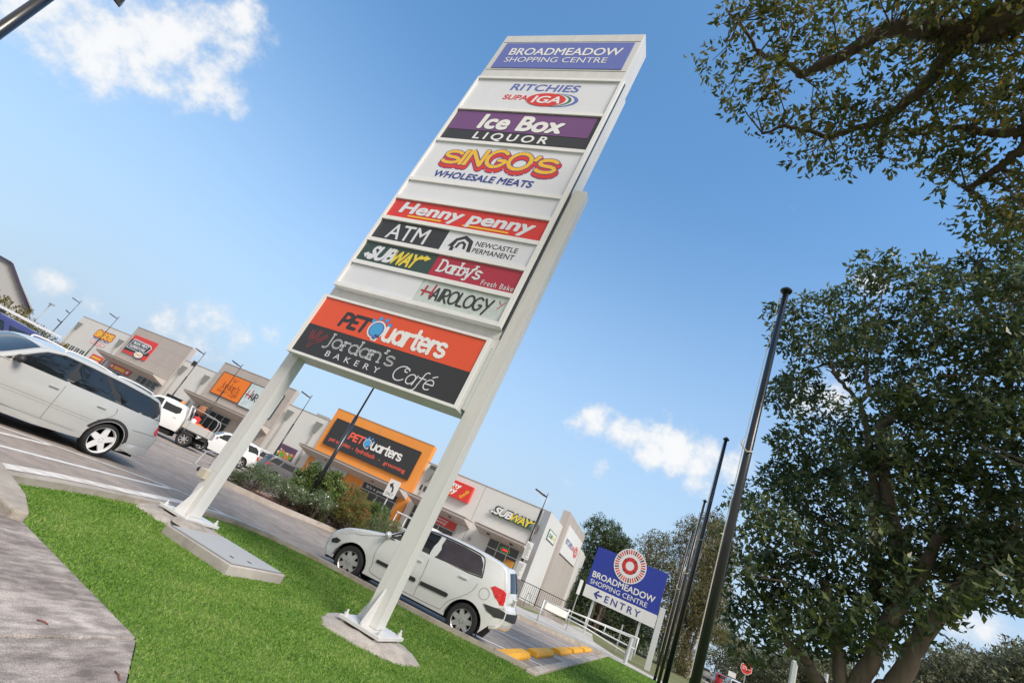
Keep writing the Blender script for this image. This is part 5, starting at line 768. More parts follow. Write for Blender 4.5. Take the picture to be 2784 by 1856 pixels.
# flagpoles on the lawn
for i, (u, v, zt, lbl) in enumerate(((.50, 6.75, 6.56, 'nearest black flagpole in front of the big dark tree'), (.43, 13.33, 6.55, 'second black flagpole, behind the nearest one'), (.46, 20.1, 6.57, 'third black flagpole, between the entry sign and the near poles'), (.42, 26.0, 6.55, 'farthest black flagpole, closest to the blue entry sign'))):
    t = thing('flagpole', lbl, 'flagpole', (u, v, .08), group='flagpoles along the verge')
    MB().tube([(u, v, .06), (u, v, 3.2), (u + .02 * (i == 0), v, zt)], [.060, .052, .040], 16).build('pole', black_pole, t, smooth=True)
    MB().lathe([(.03, zt - .02), (.080, zt + .0), (.083, zt + .02), (.055, zt + .05), (.01, zt + .09)], (u + .02 * (i == 0), v, 0)).build('finial', black_pole, t, smooth=40)
    MB().tube([(u - .06, v - .04, 1.2), (u - .068, v - .04, zt * .6), (u - .05, v - .04, zt - .05)], .006, 5).build('halyard', mat('rope', (.62, .58, .5), .9), t)
    MB().tube([(u - .07, v - .03, zt * .62), (u - .10, v - .09, zt * .62 - .12), (u - .02, v - .09, zt * .62 - .2), (u + .05, v - .04, zt * .62 - .16)], .011, 6).build('rope_loop', mat('rope', (.62, .58, .5), .9), t, smooth=True)
    MB().lathe([(.12, .06), (.12, .10), (.07, .13)], (u, v, 0), n=18).build('base_flange', black_pole, t)

# ---------------------------------------------------------------- entry sign, boom gate, small signs
A0, A1 = Vector((-5.1, 38.0, 0)), Vector((-.19, 36.9, 0)); ex = (A1 - A0).normalized(); en = Vector((ex.y, -ex.x, 0)); Lw = (A1 - A0).length
es = thing('entry_sign', 'blue and white shopping centre entry sign with round red wheel emblem on grey posts', 'sign', (-2.6, 37.5, .05))
E0 = Panel(A0, ex, (0, 0, 1), en, .008)
E0.rect('panel', entry_blue, es, 0, Lw, 2.98, 5.58, -6, .06); E0.rect('white_band', sign_white, es, 0, Lw, 2.2, 2.976, -6, .06)
for x in (.82, 4.1): MB().obox(tuple(A0 + ex * x - en * .14 + Vector((0, 0, 2.6))), ex, en, (0, 0, 1), .13, .13, 5.3).build('post', galv_paint, es)
E0.text('BROADMEADOW', sign_white, es, .22, 4.66, 3.56, 3.97, 3, .03); E0.text('SHOPPING CENTRE', sign_white, es, .22, 4.28, 3.12, 3.43, 3, .006)
E0.text('ENTRY', sign_navy, es, 1.55, 4.02, 2.38, 2.80, 3, .012, 1.35)
E0.poly('arrow', sign_navy, es, [[(.72, 2.62), (1.0, 2.90), (1.08, 2.82), (.93, 2.665), (1.32, 2.665), (1.32, 2.555), (.93, 2.555), (1.08, 2.42), (1.0, 2.34), (.72, 2.60)]], 3)
E0.text('newcastle', sign_sky, es, 4.36, 4.7, 3.24, 3.33, 3) if 0 else None
cx, cz = 2.52, 5.13
em = MB(); q = [A0 + ex * (cx + 1.12 * cos(2 * pi * i / 48)) + Vector((0, 0, cz + 1.12 * sin(2 * pi * i / 48))) + en * .018 for i in range(48)]; em.prism(q, en * .03); w_ = em.build('wheel_emblem', sign_white, es)
E1 = Panel(A0 + en * .05, ex, (0, 0, 1), en, .006); nseg = 36; reds = []; blks = []
for i in range(nseg):
    if i % 4 == 0: blks.append((i * 10 - 3.0, i * 10 + 3.0))
    else: reds.append((i * 10 - 2.7, i * 10 + 2.7))
E1.ring('emblem_ring', sign_red, w_, cx, cz, .76, 1.05, 0, 360, segs=reds); E1.ring('emblem_ring', sign_black, w_, cx, cz, .76, 1.05, 0, 360, segs=blks)
E1.ring('emblem_ring', sign_red, w_, cx, cz, .29, .55, 0, 40); E1.ring('emblem_ring', sign_crimson, w_, cx, cz, .42, .55, 1, 200, segs=[(a, a + 14) for a in range(0, 360, 36)]); E1.ring('emblem_ring', sign_black, w_, cx, cz, .42, .55, 2, 200, segs=[(a, a + 10) for a in range(48, 360, 90)])
tag(MB().flat([(-.13, 34.3), (.19, 34.3), (.19, 34.62), (-.13, 34.62)], -.03, 3.36).build('square_post', galv_paint, bevel=.02), 'stout pale grey square post at the right edge of the entry sign', 'post')
gt = thing('boom_gate', 'low silver pipe gate with white board closing the driveway before the entry sign', 'gate', (-4.8, 24.9, .1))
h0, h1 = Vector((-4.85, 24.84, 0)), Vector((-.66, 27.48, 0)); gx = (h1 - h0).normalized(); at_ = lambda s, z: tuple(h0 + gx * s + Vector((0, 0, z))); Lg = (h1 - h0).length
for s_, z0, z1, r in ((0, .05, 1.05, .045), (1.28, .55, 1.14, .035), (2.2, .72, 1.18, .03), (3.2, .8, 1.23, .03), (Lg, .5, 1.33, .04)): MB().tube([at_(s_, z0), at_(s_, z1)], r, 8).build('upright', rail_m, gt, smooth=True)
b = MB()
for P in ([(0, 1.0), (Lg, 1.30)], [(.05, .93), (1.3, 1.08), (Lg - .3, 1.21)], [(1.28, .90), (Lg, .82)], [(1.28, .74), (2.4, .72), (Lg - .35, .50)]): b.tube([at_(*x) for x in P], .032, 8)
b.build('rails', rail_m, gt, smooth=True)
gn = Vector((gx.y, -gx.x, 0)); GP = Panel(h0 + gn * .045, gx, (0, 0, 1), gn); GP.rect('reflector_board', sign_white, gt, .12, 1.24, .72, 1.0, 0, .02)
tag(MB().tube([(-.93, 27.25, .0), (-.93, 27.25, 1.22)], .085, 12).build('latch_post', galv_paint, smooth=40), 'round pale grey latch post at the right end of the pipe gate', 'post')
t = thing('narrow_sign', 'narrow white sign seen edge on behind the pipe gate', 'sign', (-4.27, 30, .1)); MB().tube([(-4.27, 30.03, .05), (-4.27, 30.03, 2.6)], .03, 8).build('post', galv, t); MB().box(-4.32, -4.20, 29.6, 30.0, 1.95, 2.7).build('board', sign_white, t)
tag(MB().tube([(-1.95, 36, .05), (-1.95, 36, 1.62)], .05, 8).build('thin_post', galv), 'thin galvanised post under the entry sign', 'post')
# turn arrow sign in the planted island
t = thing('turn_sign', 'white left turn only sign on a thin post above the shrubs', 'road sign', (-11.2, 18.9, .1)); MB().tube([(-11.2, 18.94, .1), (-11.2, 18.94, 2.5)], .028, 8).build('post', galv, t, smooth=True)
d_ = Vector((11.2, -18.9, 0)).normalized(); X_ = Vector((.95, .31, 0)).normalized(); X_ = Vector((1, .0, 0))
p = Panel((-11.2, 18.9, 2.3), X_, (0, 0, 1), (0, -1, 0), .004)
sx_ = lambda x, y: Vector(p.P(x, y)); cr = [(-.24, -.33), (.24, -.33), (.275, -.29), (.275, .36), (.24, .40), (-.24, .40), (-.275, .36), (-.275, -.29)]
MB().prism([p.P(x, y) for x, y in cr], (0, .012, 0)).build('board', sign_white, t)
ar = [(x, y) for x, y in arc(-.10, -.06, .20, .26, -10, 80, 8)]; ar2 = [(x, y) for x, y in arc(-.10, -.06, .13, .18, 80, -10, 8)]
p.poly('arrow', sign_black, t, [ar + ar2, [(-.20, .17), (-.03, .30), (-.06, .04)]], 1); p.text('ONLY', sign_black, t, -.19, .19, -.25, -.13, 1, .0, 1.1)
# low hoop rail in the car park
hr = thing('hoop_rail', 'galvanised hoop rail standing on the asphalt behind the left sign post', 'rail', (-16.9, 14.8, 0)); pts = [(-16.9, 14.79, 0), (-17.05, 15.0, .42), (-17.3, 15.3, .58), (-17.7, 15.8, .6), (-18.8, 17.0, .6), (-19.2, 17.5, .5), (-19.3, 17.6, 0)]
MB().tube([tuple(q) for q in catmull(pts, 5)], .03, 8).build('rail', galv, hr, smooth=True)
# black fence by the corner
fc = thing('railing', 'black steel railing on a low wall below the building corner', 'railing', (-7.7, 33.9, 0)); b = MB(); up_ = MB()
for k in range(30): u = -8.9 + k * .13; (up_.box(u - .008, u + .008, 33.89, 33.906, .42, 1.36))
b.box(-8.95, -5.0, 33.88, 33.92, 1.36, 1.40); b.box(-8.95, -5.0, 33.88, 33.92, .42, .46)
for u in (-8.95, -7.1, -5.05): b.box(u - .03, u + .03, 33.87, 33.93, .2, 1.42)
b.build('rails', black_pole, fc); up_.build('pickets', black_pole, fc); MB().box(-9.0, -5.0, 33.8, 34.0, -.02, .34).build('plinth', concrete, fc)
for k in range(2): tag(MB().tube([tuple(q) for q in catmull([(-8.55 + k * .9, 33.5, .1), (-8.5 + k * .9, 33.3, .75), (-8.35 + k * .9, 33.3, .9), (-8.2 + k * .9, 33.4, .3)], 5)], .025, 6).build('bicycle_hoop', galv, smooth=True), 'bent steel bicycle hoop by the black railing', 'bicycle hoop', 'bicycle hoops at the railing')
# wheel stops
def stop(u, v):
    prof = [(-.15, 0), (.15, 0), (.15, .05), (.10, .115), (-.10, .115), (-.15, .05)]; v1 = v + 2.35
    return MB().prism([(u + x, v, z + .002) for x, z in prof], (0, v1 - v, 0)).build('wheel_stop', yellow_c, bevel=.012)
for i, v in enumerate((9.85, 12.95, 16.4, 19.5, 22.65)):
    lbl = ('nearest yellow wheel stop just behind the white hatchback', 'second yellow wheel stop, beside the lawn kerb corner', 'third yellow wheel stop, middle of the row of five', 'fourth yellow wheel stop, second from the far end', 'farthest yellow wheel stop, close to the driveway')[i]
    tag(stop(-2.42, v + .12), lbl, 'wheel stop', 'yellow wheel stops along the kerb')
# planted island kerb
isl = [(-14.35, 13.5), (-13.75, 13.45), (-13.1, 13.95), (-12.35, 14.7), (-11.95, 15.6), (-11.6, 16.8), (-10.9, 18.2), (-10.4, 19.6), (-10.6, 20.6), (-11.6, 21.0), (-13.2, 19.6), (-14.6, 17.2), (-14.9, 15.0), (-14.8, 14.0)]
isl = [tuple(p)[:2] for p in catmull([(x, y, 0) for x, y in isl], 4, True)]; ii = offset(isl + [isl[0]], .20)[:-1]
k = MB(); n = len(isl); k.add([(x, y, -.01) for x, y in isl] + [(x, y, .15) for x, y in isl] + [(x, y, .155) for x, y in ii] + [(x, y, .05) for x, y in ii], [(a * n + i, a * n + (i + 1) % n, (a + 1) * n + (i + 1) % n, (a + 1) * n + i) for a in range(3) for i in range(n)])
tag(k.build('island_kerb', mat('island_kerb_c', (.34, .29, .25), .9, col2=(.50, .46, .42), vscale=1.5, bump=.3, bscale=50)), kind='structure')
tag(MB().add([(x, y, .10) for x, y in ii], [tuple(range(n))]).build('garden_bed', soil), kind='structure')
# far left house with dark gable trim
hs = thing('house', 'grey walled house with a dark edged gable at the far left', 'house', (-58, 23, 0)); hd_ = lambda az, D: Vector((D * sin(radians(az)), D * cos(radians(az)), 0))
a, c = hd_(-69.3, 60), hd_(-66.2, 60); b2 = hd_(-74.5, 62); back = Vector((-9, 4, 0)); zA, zE = 6.25, 3.6
w = MB(); w.hexa([tuple(c + Vector((0, 0, 0))), tuple(b2), tuple(b2 + back), tuple(c + back), tuple(c + Vector((0, 0, zE - .1))), tuple(b2 + Vector((0, 0, zE - .1))), tuple(b2 + back + Vector((0, 0, zE - .1))), tuple(c + back + Vector((0, 0, zE - .1)))])
w.prism([tuple(c + Vector((0, 0, zE - .1))), tuple(a + Vector((0, 0, zA - .1))), tuple(b2 + Vector((0, 0, zA - .1))), tuple(b2 + Vector((0, 0, zE - .1)))], tuple(back)); w.build('wall', mat('cladding', (.40, .41, .42), .7, var=.03), hs)
tr = MB(); tr.bar(c + Vector((.05, -.2, zE - .15)), a + Vector((.05, -.2, zA)), .3, .22); tr.bar(a + Vector((0, -.2, zA)), b2 + Vector((0, -.2, zA + .1)), .3, .2); tr.build('trim', mat('trim_navy', (.03, .03, .07), .5), hs)
rf = MB(); rf.prism([tuple(c + Vector((.4, -.3, zE))), tuple(a + Vector((0, -.3, zA + .15))), tuple(a + Vector((0, -.3, zA + .25))), tuple(c + Vector((.5, -.3, zE + .12)))], tuple(back)); rf.build('roof', mat('roof_grey', (.5, .52, .53), .6), hs)
# far right street furniture
def at2(az, D, z): return (D * sin(radians(az)), D * cos(radians(az)), z)
x, y, _ = at2(8.03, 48, 0); t = thing('stop_sign', 'red octagonal stop sign under the big tree at the street', 'road sign', (x, y, 0)); MB().tube([(x, y + .04, 0), (x, y + .04, 2.4)], .035, 8).build('post', galv, t)
p = Panel((x, y, 2.68), (1, 0, 0)); MB().prism([p.P(.42 * cos(radians(22.5 + 45 * i)), .42 * sin(radians(22.5 + 45 * i))) for i in range(8)], (0, .02, 0)).build('board', sign_white, t); p.poly('face', sign_red, t, [[(.385 * cos(radians(22.5 + 45 * i)), .385 * sin(radians(22.5 + 45 * i))) for i in range(8)]], 2); p.text('STOP', sign_white, t, -.28, .28, -.11, .12, 4, .01)
x, y, _ = at2(7.02, 52, 0); t = thing('street_name_sign', 'small blank white sign left of the stop sign', 'sign', (x, y, 0)); MB().tube([(x, y + .03, 0), (x, y + .03, 1.7)], .03, 6).build('post', galv, t); MB().box(x - .29, x + .29, y - .02, y, 1.72, 2.1).build('board', sign_white, t)
x, y, _ = at2(11.55, 24, 0); tag(MB().box(x - .10, x + .10, y - .10, y + .10, -.03, 2.95).build('square_post', galv_paint, bevel=.04), 'pale grey square post left of the big tree trunk', 'post')
x, y, _ = at2(4.36, 85, 0); t = thing('far_sign', 'small red and white sign far along the street', 'sign', (x, y, 0)); MB().tube([(x, y, 0), (x, y, 2.6)], .05, 6).build('post', galv, t); MB().box(x - .25, x + .02, y - .05, y, 2.6, 3.4).build('board', sign_red, t); MB().box(x + .02, x + .32, y - .05, y, 2.6, 3.4).build('border', sign_white, t)
x, y, _ = at2(13.9, 20, 0); tag(MB().tube([(x, y, -.03), (x, y, 2.7)], .06, 8).build('thin_post', galv_paint), 'thin pale post seen between the big tree trunks', 'post')
# ---------------------------------------------------------------- vehicles
def smooth_line(P, n=5): return [tuple(p)[:2] for p in catmull([(x, z, 0) for x, z in P], n)]
def lerp_tab(tab, z):
    if z <= tab[0][0]: return tab[0][1]
    for (a, p), (b, q) in zip(tab, tab[1:]):
        if z <= b:
            t = (z - a) / (b - a); t = t * t * (3 - 2 * t); return p + (q - p) * t
    return tab[-1][1]
class Car:
    def __init__(s, name, label, cat, loc, rz, sil, W, wheels, wr, paint, belt=1.0, roof=1.45, tumble=.80, sill=.22, group=None, nose=.16, tail=.13, ww=.2, fine=True, bulge=.10):
        s.root = thing(name, label, cat, loc, rz, group); s.W = W; s.fine = fine; s.wr = wr; s.wheels = wheels; s.ww = ww
        s.sil = smooth_line(sil, 5 if fine else 3); s.xf = max(p[0] for p in s.sil); s.xr = min(p[0] for p in s.sil)
        s.tab = [(.15, .93), (.32, .965), (.62, 1.0), (belt - .12, .985), (belt + .02, .955), (roof, tumble), (roof + .3, tumble - .06)]; s.nose, s.tail = nose, tail
        n = len(s.sil); r0 = .06
        nr = []
        for i in range(n):
            a, b = s.sil[max(i - 1, 0)], s.sil[min(i + 1, n - 1)]; t = Vector((b[0] - a[0], b[1] - a[1])).normalized(); nr.append((-t.y, t.x) if False else (t.y * -1, t.x))
        # outline runs front-bottom -> roof -> rear-bottom, so the outward normal is the right-hand side of travel
        nr = [(-a, -b) if (a * 0 + b) < 0 and False else (a, b) for a, b in nr]
        mid = nr[n // 2]
        if mid[1] < 0: nr = [(-a, -b) for a, b in nr]
        s.nr = nr; V = []; F = []; m = 6; k = 4; s.rows = []; inset = []
        for i, (x, z) in enumerate(s.sil):
            nx, nz = nr[i]; r = r0; row = []
            cr = .028 + (bulge * max(0, abs(nx) - .55) / .45 if z < belt or nx < -.6 else .03 * abs(nx)); half = []
            ye = max(.05, s.w(x, z) - r)
            for j in range(m + 1):
                y = ye * j / m; c = cr * (1 - (y / ye) ** 2); half.append((x + nx * c, y, z + nz * c))
            for j in range(1, k + 1):
                th = pi / 2 * j / k; d = r * (1 - cos(th)); half.append((x - nx * d, ye + r * sin(th), z - nz * d))
            inset.append((half[-1][0], half[-1][2])); row = [(a, -b, c) for a, b, c in half[:0:-1]] + half; s.rows.append(row)
        nn = len(s.rows[0])
        for row in s.rows: V += row
        for i in range(n - 1):
            for j in range(nn - 1): F.append((i * nn + j, i * nn + j + 1, (i + 1) * nn + j + 1, (i + 1) * nn + j))
        # side sheets with wheel arches
        R = wr + .055; bot = []
        x_r, x_f = inset[-1][0], inset[0][0]
        zb = lambda x: sill
        for xw in sorted(wheels):
            h = sqrt(max(.0, R * R - (wr - sill) ** 2)); a0 = atan2(sill - wr, -h); a1 = atan2(sill - wr, h)
            a0 = a0 if a0 > 0 else a0 + 2 * pi
            bot += [(xw + R * cos(a0 + (a1 - a0) * q / 16), wr + R * sin(a0 + (a1 - a0) * q / 16)) for q in range(17)]
        poly = inset + [b for b in bot]
        # drop duplicated inset points
        pp = []
        for p in poly:
            if not pp or hypot(p[0] - pp[-1][0], p[1] - pp[-1][1]) > 1e-3: pp.append(p)
        s.side_poly = pp; v2, f2 = s.fill(pp, .13 if fine else .25)
        mb = MB(); mb.add(V, F)
        for sg in (-1, 1): mb.add([(x, sg * s.w(x, z), z) for x, z in v2], f2)
        me = bpy.data.meshes.new('body'); me.from_pydata(mb.v, [], mb.f); bm = bmesh.new(); bm.from_mesh(me)
        bmesh.ops.remove_doubles(bm, verts=bm.verts, dist=.0006); bmesh.ops.recalc_face_normals(bm, faces=bm.faces); bm.to_mesh(me); bm.free()
        mesh_obj('body', me, paint, s.root, 50)
        u = MB(); u.box(s.xr + .25, s.xf - .25, -W + .12, W - .12, .20, .42); u.build('underbody', dark_void, s.root, world=False)
        for xw in wheels:
            wl_ = MB()
            for sg in (-1, 1):
                pf = [(xw + (R + .006) * cos(pi * q / 14), wr + (R + .006) * sin(pi * q / 14)) for q in range(15)]; y0, y1 = sg * (s.w(xw, wr + R) - .015), sg * (W - .32); k0 = len(wl_.v)
                wl_.add([(x, y0, z) for x, z in pf] + [(x, y1, z) for x, z in pf], [(q, q + 1, 16 + q, 15 + q) for q in range(14)] + [tuple(range(15, 30))])
            wl_.build('wheel_well', dark_void, s.root, world=False)
    def w(s, x, z):
        b = lerp_tab(s.tab, z); xm = max(0, s.xf - x); xt = x - s.xr
        if xt < -.05: xt = 9
        xt = max(0, xt)
        f = 1 - s.nose * max(0, 1 - xm / .75) ** 2.2 - s.tail * max(0, 1 - xt / .6) ** 2.4
        return s.W * b * f
    def fill(s, poly, g):
        xs = [p[0] for p in poly]; zs = [p[1] for p in poly]; pts = [Vector(p) for p in poly]; k = len(pts); X = []; Z = []
        x = min(xs) + g / 2
        while x < max(xs):
            z = min(zs) + g / 2
            while z < max(zs): X.append(x); Z.append(z); z += g
            x += g
        if X:
            ins = in_poly(np.array(X), np.array(Z), poly)
            for a, b, i in zip(X, Z, ins):
                if i and min((a - p[0]) ** 2 + (b - p[1]) ** 2 for p in poly) > (g * .3) ** 2: pts.append(Vector((a, b)))
        r = delaunay_2d_cdt(pts, [(i, (i + 1) % k) for i in range(k)], [], 1, 1e-5)
        return [tuple(p) for p in r[0]], [tuple(f) for f in r[2]]
    def patch(s, name, m, poly, off=.004, sides=(-1, 1), curve=0, par=None, one=False, smooth=True):
        if curve: poly = [tuple(p)[:2] for p in catmull([(x, z, 0) for x, z in poly], curve, True)]
        v, f = s.fill(poly, .12); out = []
        mb = MB()
        for sg in sides:
            mb.add([(x, sg * (s.w(x, z) + off), z) for x, z in v], f)
            if not one: out.append(mb.build(name, m, par or s.root, smooth=smooth, world=False)); mb = MB()
        if one: out.append(mb.build(name, m, par or s.root, smooth=smooth, world=False))
        return out
    def ribbon(s, name, m, lines, wd=.007, off=.0025, sides=(-1, 1)):
        mb = MB()
        for P in lines:
            P = smooth_line(P, 5) if len(P) > 2 else [(P[0][0] + (P[1][0] - P[0][0]) * t / 6, P[0][1] + (P[1][1] - P[0][1]) * t / 6) for t in range(7)]
            a = offset(P, wd / 2); b = offset(P, -wd / 2)
            for sg in sides:
                n = len(P); mb.add([(x, sg * (s.w(x, z) + off), z) for x, z in a] + [(x, sg * (s.w(x, z) + off), z) for x, z in b], [(i, i + 1, n + i + 1, n + i) for i in range(n - 1)])
        return mb.build(name, m, s.root, world=False)
    def top(s, name, m, z0, z1, front, frac=.93, off=.005, flare=.0):
        n = len(s.rows); idx = [i for i in range(n) if z0 <= s.sil[i][1] <= z1 and ((s.nr[i][0] > .15) == front) and abs(s.nr[i][0]) > .15]
        mb = MB(); v = []; nc = len(s.rows[0]); c = nc // 2
        for q, i in enumerate(idx):
            row = s.rows[i]; nx, nz = s.nr[i]; j0 = 6
            ye = row[c + 6][1] * frac
            for j in range(-6, 7):
                y = ye * j / 6; fr = abs(j) / 6 * 6; a = row[c + 6]; b = row[c]; t = 1 - (y / max(row[c + 6][1], .01)) ** 2
                v.append((a[0] + (b[0] - a[0]) * t + nx * off, y, a[2] + (b[2] - a[2]) * t + nz * off))
        mb.add(v, [(q * 13 + j, q * 13 + j + 1, (q + 1) * 13 + j + 1, (q + 1) * 13 + j) for q in range(len(idx) - 1) for j in range(12)])
        return mb.build(name, m, s.root, smooth=True, world=False)
    def wheel(s, rim_m, spokes=7, rr=.66, sw=.05, sides=(-1, 1), steel=False):
        for xw in s.wheels:
            for sg in sides:
                yo = sg * (s.w(xw, s.wr + .25) - .02); r = s.wr; w = s.ww * -sg; Rr = r * rr
                prof = [(Rr * .98, .0), (Rr * 1.04, -.012 * sg * -1), (r * .90, sg * .012), (r * .97, -sg * .012), (r, -sg * .04), (r, w + sg * .04), (r * .96, w + sg * .01), (Rr, w), (Rr * .97, w * .5)]
                tw = MB().lathe(prof, (xw, yo, r), 'y', 36, False).build('wheel', rubber, s.root, smooth=35, world=False)
                b = MB(); yf = yo - sg * .018
                b.lathe([(Rr, 0), (Rr * .985, sg * .006), (Rr * .93, -sg * .004), (Rr * .91, -sg * .06)], (xw, yo - sg * .004, r), 'y', 36, False)
                b.lathe([(.001, sg * .004), (.055, sg * .002), (.068, -sg * .02)], (xw, yf, r), 'y', 16)
                for q in range(spokes):
                    a = 2 * pi * q / spokes + .3; c_, s_ = cos(a), sin(a); X = Vector((c_, 0, s_)); Zt = Vector((-s_, 0, c_)); o = Vector((xw, yf, r)); d0, d1 = .04, Rr * .95; w0, w1 = sw * .62, sw * .5
                    Yv = Vector((0, -sg * .028, 0)); fr = Vector((0, -sg * .012, 0))
                    b.hexa([tuple(o + X * d0 - Zt * w0 + Yv), tuple(o + X * d1 - Zt * w1 + Yv), tuple(o + X * d1 + Zt * w1 + Yv), tuple(o + X * d0 + Zt * w0 + Yv), tuple(o + X * d0 - Zt * w0), tuple(o + X * d1 - Zt * w1 * .8 + fr * .3), tuple(o + X * d1 + Zt * w1 * .8 + fr * .3), tuple(o + X * d0 + Zt * w0)])
                b.build('rim', rim_m, tw, smooth=35, world=False)
                k = MB(); k.lathe([(.001, -sg * .075), (Rr * .9, -sg * .075)], (xw, yo, r), 'y', 24)
                for q in range(5): a = 2 * pi * q / 5; k.lathe([(.008, sg * .005), (.008, -sg * .012)], (xw + .042 * cos(a), yf, r + .042 * sin(a)), 'y', 6)
                k.build('brake_disc', mat('brake_dark', (.03, .03, .032), .6, .3), tw, world=False)
    def mirror(s, x, z, m, sides=(-1, 1)):
        for sg in sides:
            y = sg * s.w(x, z); b = MB(); b.lathe([(.001, -.10), (.05, -.092), (.075, -.04), (.08, .02), (.066, .075), (.001, .095)], (0, 0, 0), 'y', 14)
            b.v = [(x + a * .75 + abs(c) * .0, y + sg * .09 + bq * 1.0, z + .03 + c * .85) for a, bq, c in b.v]; o = b.build('mirror', m, s.root, smooth=True, world=False)
            MB().obox((x + .01, y + sg * .015, z - .01), (1, 0, 0), (0, 1, 0), (0, 0, 1), .06, .08, .04).build('mirror_foot', black_pl, o, world=False)
    def handle(s, x, z, m, sides=(-1, 1)):
        for sg in sides:
            y = sg * (s.w(x, z)); MB().obox((x, y + sg * .012, z), (1, 0, -.03), (0, 1, 0), (0, 0, 1), .17, .028, .032).build('door_handle', m, s.root, bevel=.008, world=False)
    def plate(s, x, z, text, w=.37, h=.13, sgn=-1):
        b = MB(); b.box(x - .006, x + .006, -w / 2, w / 2, z - h / 2, z + h / 2); o = b.build('number_plate', sign_white, s.root, world=False); return o
seam = mat('panel_gap', (.10, .10, .10), .7)

# white five-door hatchback driving past the lawn
hb = Car('hatchback', 'small white hatchback facing left on the asphalt between the sign posts', 'car', (0, 0, 0), 0,
    [(3.00, .20), (3.08, .34), (3.09, .50), (3.04, .63), (2.93, .74), (2.76, .835), (2.45, .93), (2.15, 1.00), (1.98, 1.045), (1.64, 1.27), (1.32, 1.42), (1.02, 1.475), (.60, 1.495), (.20, 1.488), (-.16, 1.462), (-.36, 1.428), (-.44, 1.37), (-.54, 1.16), (-.60, 1.0), (-.63, .85), (-.69, .765), (-.71, .63), (-.69, .50), (-.63, .41), (-.50, .36)],
    .835, (2.44, 0), .295, car_white, 1.02, 1.48, .80, .235, tail=.24, bulge=.15)
hb.patch('window', car_glass, [(1.93, 1.005), (1.70, 1.185), (1.44, 1.345), (1.24, 1.405), (1.00, 1.425), (1.045, 1.03)])
for o in hb.patch('window', car_tint, [(.955, 1.035), (.90, 1.43), (.50, 1.435), (.14, 1.415), (.03, 1.30), (-.03, 1.10), (.30, 1.065)]): o['label'] = 'rear side window covered by a sun shade'
hb.ribbon('window_trim', black_pl, [[(1.97, .985), (1.05, 1.012), (.95, 1.018), (.30, 1.05), (-.05, 1.083)], [(1.97, .985), (1.70, 1.205), (1.44, 1.362), (1.22, 1.428), (.95, 1.45), (.50, 1.455), (.13, 1.435), (.02, 1.34), (-.05, 1.083)]], .022, .003)
hb.top('windscreen', car_glass, 1.07, 1.41, True, .92); hb.top('rear_window', car_glass, 1.03, 1.36, False, .86)
hb.ribbon('panel_gaps', seam, [[(1.00, .30), (1.005, .7), (1.02, 1.02)], [(1.98, .42), (2.03, .70), (1.95, 1.0)], [(1.98, .42), (1.90, .30), (1.0, .285), (.44, .30)], [(.44, .30), (.36, .48), (.18, .64), (.02, .82), (-.04, 1.08)], [(2.95, .76), (2.50, .80), (2.15, .93), (1.98, 1.0)], [(-.34, .66), (-.5, .73), (-.64, .77)]])
hb.patch('side_moulding', black_pl, [(1.93, .505), (1.93, .565), (1.10, .575), (1.08, .555), (1.08, .505)], .012); hb.patch('side_moulding', black_pl, [(.98, .505), (.98, .575), (.44, .595), (.40, .575), (.42, .52)], .012)
hb.patch('headlight', lamp_clear, [(2.88, .745), (2.72, .825), (2.50, .875), (2.56, .80), (2.74, .70), (2.86, .68)], .004)
hb.patch('tail_light', lamp_red, [(-.26, 1.00), (-.33, 1.055), (-.50, 1.05), (-.575, 1.02), (-.60, .90), (-.60, .81), (-.54, .80), (-.40, .89)], .006)
hb.patch('bumper_strip', black_pl, [(-.25, .71), (-.42, .725), (-.60, .74), (-.685, .72), (-.69, .61), (-.52, .585), (-.36, .63)], .012)
hb.top('bumper_strip', black_pl, .60, .735, False, 1.04, .012)
hb.patch('bumper_strip', black_pl, [(2.99, .52), (2.90, .58), (2.78, .57), (2.82, .50), (2.96, .46)], .010)
hb.patch('wheel_arch_lip', black_pl, [(.44, .235), (.36, .24), (.36, .25), (.44, .245)], .006) if 0 else None
fc_ = MB(); n = 26
for sg in (-1, 1):
    v = []
    for i in range(n):
        a = 2 * pi * i / n
        for r in (.094, .1): x, z = -.20 + r * cos(a), .855 + r * sin(a); v.append((x, sg * (hb.w(x, z) + .002), z))
    if sg < 0: continue
    fc_.add(v, [(2 * i, 2 * i + 1, (2 * i + 3) % (2 * n), (2 * i + 2) % (2 * n)) for i in range(n)])
fc_.build('fuel_cap', seam, hb.root, world=False)
hb.wheel(rim_silver, 7, .68, .085); hb.mirror(1.93, 1.0, car_white); hb.handle(1.20, .87, car_white); hb.handle(.27, .945, car_white)
hb.plate(-.775, .86, ''); MB().box(-.78, -.72, -.40, .40, .95, .985).build('tailgate_trim', car_white, hb.root, bevel=.01, world=False)
MB().bar((-.715, .18, 1.05), (-.70, -.22, 1.13), .015, .02).build('rear_wiper', black_pl, hb.root, world=False)
MB().tube([(1.25, 0, 1.46), (1.05, 0, 1.72)], .004, 5).build('aerial', black_pl, hb.root, world=False)
for sg in (-1, 1): MB().box(-.335, -.325, sg * .72 - .09, sg * .72 + .09, .12, .34).build('mud_flap', rubber, hb.root, world=False)
ang = atan2(-.2064, -.9786); hb.root.rotation_euler = (0, 0, ang)
nL = Vector((-sin(ang), cos(ang), 0)); off_ = .80   # the near (left-hand) wheels sit at the measured line
hb.root.location = Vector((-3.18, 9.72, 0)) - nL * off_

